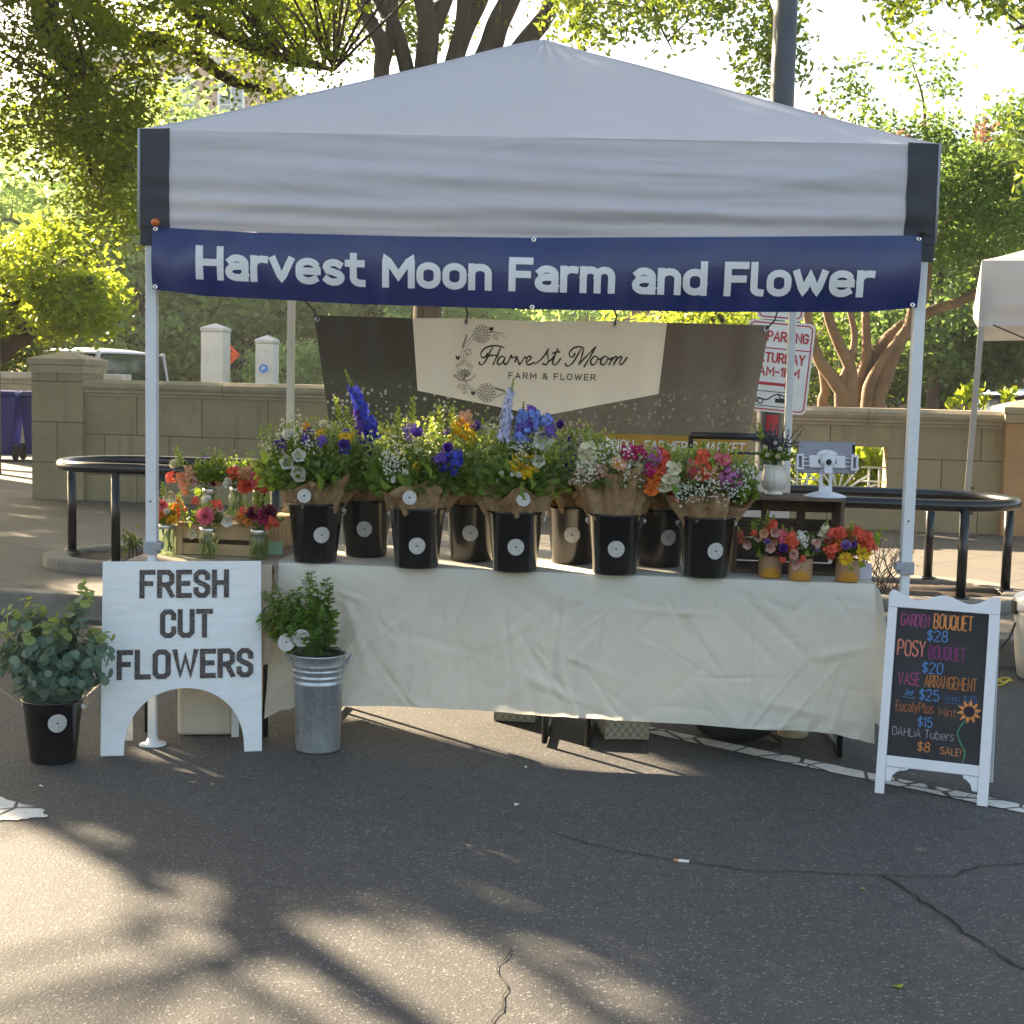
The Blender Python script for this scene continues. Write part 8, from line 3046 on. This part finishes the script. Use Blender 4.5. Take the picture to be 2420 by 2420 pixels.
c3 += sample_px([(1880, 740), (1960, 700), (2000, 780), (1960, 860), (1900, 900)], 8, 11.6, 12.4, 75)
tree('crape_myrtle', 'crape myrtle with reddish bare stems spreading behind the right wall', 'tree', mb_, L3, c3, [r.uniform(.22, .42) for _ in c3], [150 for _ in c3], .080, .042, 'myrtle', 81, bark=M_BARKR, twig=.011, tf=.5, cs=.085)
# pink blossom heads still on it
t3 = [o for o in bpy.data.objects if o.name == 'crape_myrtle'][0]
mb = MB()
rq = np.random.default_rng(8)
for (u, v) in ((2322, 310), (2125, 330), (1930, 290)):
    c = at(u, v, 10.1) - np.array(mb_)
    for i in range(40):
        M = Matrix.Translation(tuple(c + rq.normal(size=3) * .06)) @ Matrix.Rotation(rq.uniform(0, 6), 4, 'X') @ Matrix.Rotation(rq.uniform(0, 6), 4, 'Z')
        petal(mb, M, .05, .045, .1, tip=.3)
mb.build('blossom', petal_mat('faded_pink_blossom', (.42, .22, .15)), t3)

# --- tree off the right edge whose sprays hang into the corner
b5 = np.array([8.5, 5.2, .15])
c5 = sample_px([(2090, -60), (2250, -60), (2240, 0), (2200, 20), (2130, 30)], 10, 5.4, 6.0, 91) + sample_px([(2290, -60), (2480, -60), (2480, 90), (2425, 90), (2400, 40), (2330, 20)], 22, 5.2, 6.2, 92) + sample_px([(2395, 335), (2470, 320), (2470, 430), (2405, 410)], 7, 5.2, 5.6, 93)
n5 = len(c5)
c5 += [np.array([r.uniform(6, 11.5), r.uniform(3, 8), r.uniform(4.5, 7.5)]) for _ in range(40)]
L5 = [([b5, b5 + [-.1, 0, 2.2], b5 + [-.3, .1, 4.5], b5 + [-.2, .2, 6.5]], .2, .08), ([b5 + [-.2, .05, 3.2], (6.4, 5.6, 5.4), at(2420, -30, 5.8), at(2240, -40, 5.8), at(2140, -10, 5.7)], .07, .006), ([(6.4, 5.6, 5.4), at(2480, 40, 5.7), at(2415, 60, 5.6)], .03, .006), ([b5 + [-.1, 0, 2.5], (6.2, 5.4, 3.9), at(2460, 370, 5.4), at(2405, 380, 5.4)], .04, .006)]
tree('corner_tree', 'tree beyond the right edge with leaf sprays hanging in the upper right corner', 'tree', b5, L5, c5, [r.uniform(.12, .26) if i < n5 else r.uniform(.6, 1.0) for i in range(len(c5))], [48 if i < n5 else 130 for i in range(len(c5))], .085, .036, 'elm', 95, twig=.008, tf=.6, droop=.7, clump=12, cs=.07)


# --- trees farther back
def bush_tree(label, u, v, Y, R_, H, n, leaf, seed, L=.2, group='trees along the park', name='park_tree', cat='tree', base_dx=0.0, base_z=.1):
    """crown of overlapping lumps centred where the photo shows it"""
    c = at(u, v, Y)
    rr = np.random.default_rng(seed)
    k_ = 34
    cs_ = []
    for i in range(k_):
        d = unit(rr.normal(size=3)) * rr.uniform(.35, 1) ** .5
        cs_.append(c + d * np.array([R_, R_ * .8, H]))
    b = np.array([c[0] + base_dx, c[1], base_z])
    limbs = [([b, (b + c) / 2 + rr.normal(size=3) * .1, c], .22 * R_ / 4 + .04, .08)]
    for i in range(6):
        limbs.append(([(b + c) / 2, (c + cs_[i]) / 2 + np.array([0, 0, .2]), cs_[i]], .08, .03))
    return tree(name, label, cat, b, limbs, cs_, [R_ * rr.uniform(.28, .5) for _ in cs_], [n // k_ for _ in cs_], L, L * .55, leaf, seed + 1, group=group, twig=.02, tf=.4, cs=L * .9, clump=12, squash=.7)


bush_tree('yellow green tree with low drooping boughs at the left photo edge', 70, 640, 15.5, 1.25, .95, 9000, 'lime', 201, .13, base_dx=-2.2)
bush_tree('bright lime bough reaching right above the van', 170, 720, 15.0, .75, .42, 3600, 'lime', 205, .12, base_dx=-3.2)
bush_tree('dark glossy evergreen at the far left behind the blue bins', 0, 745, 20.5, 1.3, 1.25, 9000, 'dark', 211, .13)
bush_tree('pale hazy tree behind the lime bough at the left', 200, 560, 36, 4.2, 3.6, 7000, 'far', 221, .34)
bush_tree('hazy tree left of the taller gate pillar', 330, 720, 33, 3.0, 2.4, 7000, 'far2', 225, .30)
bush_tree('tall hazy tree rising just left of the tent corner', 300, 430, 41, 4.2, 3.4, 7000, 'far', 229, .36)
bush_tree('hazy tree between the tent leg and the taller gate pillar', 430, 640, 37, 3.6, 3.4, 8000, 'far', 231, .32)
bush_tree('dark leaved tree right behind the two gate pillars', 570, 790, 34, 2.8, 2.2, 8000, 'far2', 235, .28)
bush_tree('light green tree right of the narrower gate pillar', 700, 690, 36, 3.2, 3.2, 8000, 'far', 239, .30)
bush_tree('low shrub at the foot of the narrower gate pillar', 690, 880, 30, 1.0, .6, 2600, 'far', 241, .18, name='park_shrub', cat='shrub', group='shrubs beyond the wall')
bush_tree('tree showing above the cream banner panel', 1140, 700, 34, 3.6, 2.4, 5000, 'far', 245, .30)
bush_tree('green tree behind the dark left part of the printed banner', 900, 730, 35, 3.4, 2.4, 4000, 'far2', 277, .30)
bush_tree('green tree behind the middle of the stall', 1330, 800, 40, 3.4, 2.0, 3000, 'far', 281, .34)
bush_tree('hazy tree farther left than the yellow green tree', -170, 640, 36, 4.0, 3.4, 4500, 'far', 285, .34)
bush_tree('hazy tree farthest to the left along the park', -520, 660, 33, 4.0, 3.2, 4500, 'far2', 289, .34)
bush_tree('sunlit tree tops showing between the two banners at the right', 1650, 800, 15.5, 1.5, .62, 5000, 'lime', 251, .12)
bush_tree('dark tree behind the stems of the crape myrtle', 1990, 800, 24, 2.4, 1.9, 8000, 'dark', 255, .2)
bush_tree('deep green tree behind the right tent leg', 2220, 660, 21, 2.0, 1.9, 11000, 'mid', 261, .17)
bush_tree('blue green tree at the right edge above the car', 2390, 760, 22, 2.0, 1.4, 9000, 'mid', 265, .18)
bush_tree('tall green tree behind the corner of the second tent', 2390, 560, 26, 2.8, 1.9, 9000, 'mid', 269, .2)
bush_tree('low green tree between the tent leg and the grey car', 2240, 850, 23, 1.5, .9, 6000, 'mid', 273, .16)

# --- planting by the walls
def spray(label, centres, L, W, leaf, n, seed, name='garden_plant', cat='plant', group=None, R_=.12, up=.9, stems=True):
    c0 = np.mean(centres, 0)
    b = np.array([c0[0], c0[1], centres[0][2] - .5])
    t = thing(name, label, cat, b, 0, group)
    rr = np.random.default_rng(seed)
    P = np.concatenate([np.asarray(c) - b + rr.normal(size=(n, 3)) * R_ for c in centres])
    Q = leaf_quads(P, L, W, rr, droop=-up)
    quads_obj('leaves', Q, LM[leaf], t)
    mb = MB()
    for c in centres:
        mb.tube([(0, 0, 0), tuple((np.asarray(c) - b) * .6 + rr.normal(size=3) * .02), tuple(np.asarray(c) - b)], .006, 5)
    mb.build('stems', M_BARK, t)
    return t


spray('broad yellow green leaves glowing in the wall opening', [at(2040, 1080, 9.35), at(2075, 1080, 9.3), at(2090, 1110, 9.3), at(2020, 1100, 9.4), at(2060, 1130, 9.35), at(1960, 1130, 9.4), at(1930, 1130, 9.4)], .22, .10, 'lime', 26, 301, R_=.07)
spray('dark leaves added to darken the back of the wall opening', [at(u_, v_, 9.9) for u_ in (1850, 1900, 1950, 2000, 2050, 2100, 2140) for v_ in (1060, 1090, 1120, 1150, 1180)], .10, .05, 'dark', 60, 303, R_=.09, name='dark_backing_plant')  # leaves added behind the opening so that it looks dark
spray('yellow leaved shrub tips standing above the right wall', [at(2275, 935, 9.5), at(2290, 925, 9.5), at(2310, 930, 9.5), at(2330, 945, 9.5), at(2370, 930, 9.5), at(2385, 935, 9.5), at(2260, 950, 9.5)], .10, .055, 'lime', 22, 305, R_=.045, name='garden_shrub', cat='shrub')
spray('small low green plant in the left planter', [at(305, 1270, 4.1), at(320, 1280, 4.0), at(312, 1290, 4.0)], .06, .02, 'dark', 24, 309, R_=.03)
mb = MB()
rr = np.random.default_rng(12)
org = st(1.75, 3.9, .2)
for i in range(34):
    a = rr.uniform(-.5, .45)
    p = np.array([rr.normal() * .12, rr.normal() * .10, 0])
    pts = [p]
    for k_ in range(4):
        p = p + np.array([a * .16 + rr.normal() * .03, rr.normal() * .03, rr.uniform(.06, .12)])
        pts.append(p.copy())
    mb.tube([tuple(q) for q in pts], [.004, .0035, .003, .002, .0012], 5)
    for k_ in (2, 3):
        q = pts[k_]
        mb.tube([tuple(q), tuple(q + np.array([rr.normal() * .05, rr.normal() * .04, .07]))], [.002, .001], 4)
tb = thing('bare_shrub', 'leafless twiggy shrub in the right planter', 'shrub', org)
mb.build('twigs', mat('grey_twig', (.10, .08, .065), .9, .2), tb)
LQ = leaf_quads(np.stack([rr.normal(size=60) * .17, rr.normal(size=60) * .1, rr.uniform(.15, .45, 60)], 1), .03, .014, rr)
quads_obj('leaves', LQ, LM['dark'], tb)
# ------------------------------------------------------------------ the morning air
hz = bpy.data.materials.new('haze_air')
hz.use_nodes = True
nt = hz.node_tree
nt.nodes.remove(nt.nodes['Principled BSDF'])
vol = nt.nodes.new('ShaderNodeVolumePrincipled')
vol.inputs['Color'].default_value = (.93, .95, .97, 1)
vol.inputs['Density'].default_value = .0007
vol.inputs['Anisotropy'].default_value = .3
nt.links.new(vol.outputs[0], nt.nodes['Material Output'].inputs['Volume'])
mb = MB()
mb.bb(-45, 45, -12, 75, -1, 18)
stuff(mb.build('haze', hz), 'thin pale morning haze')
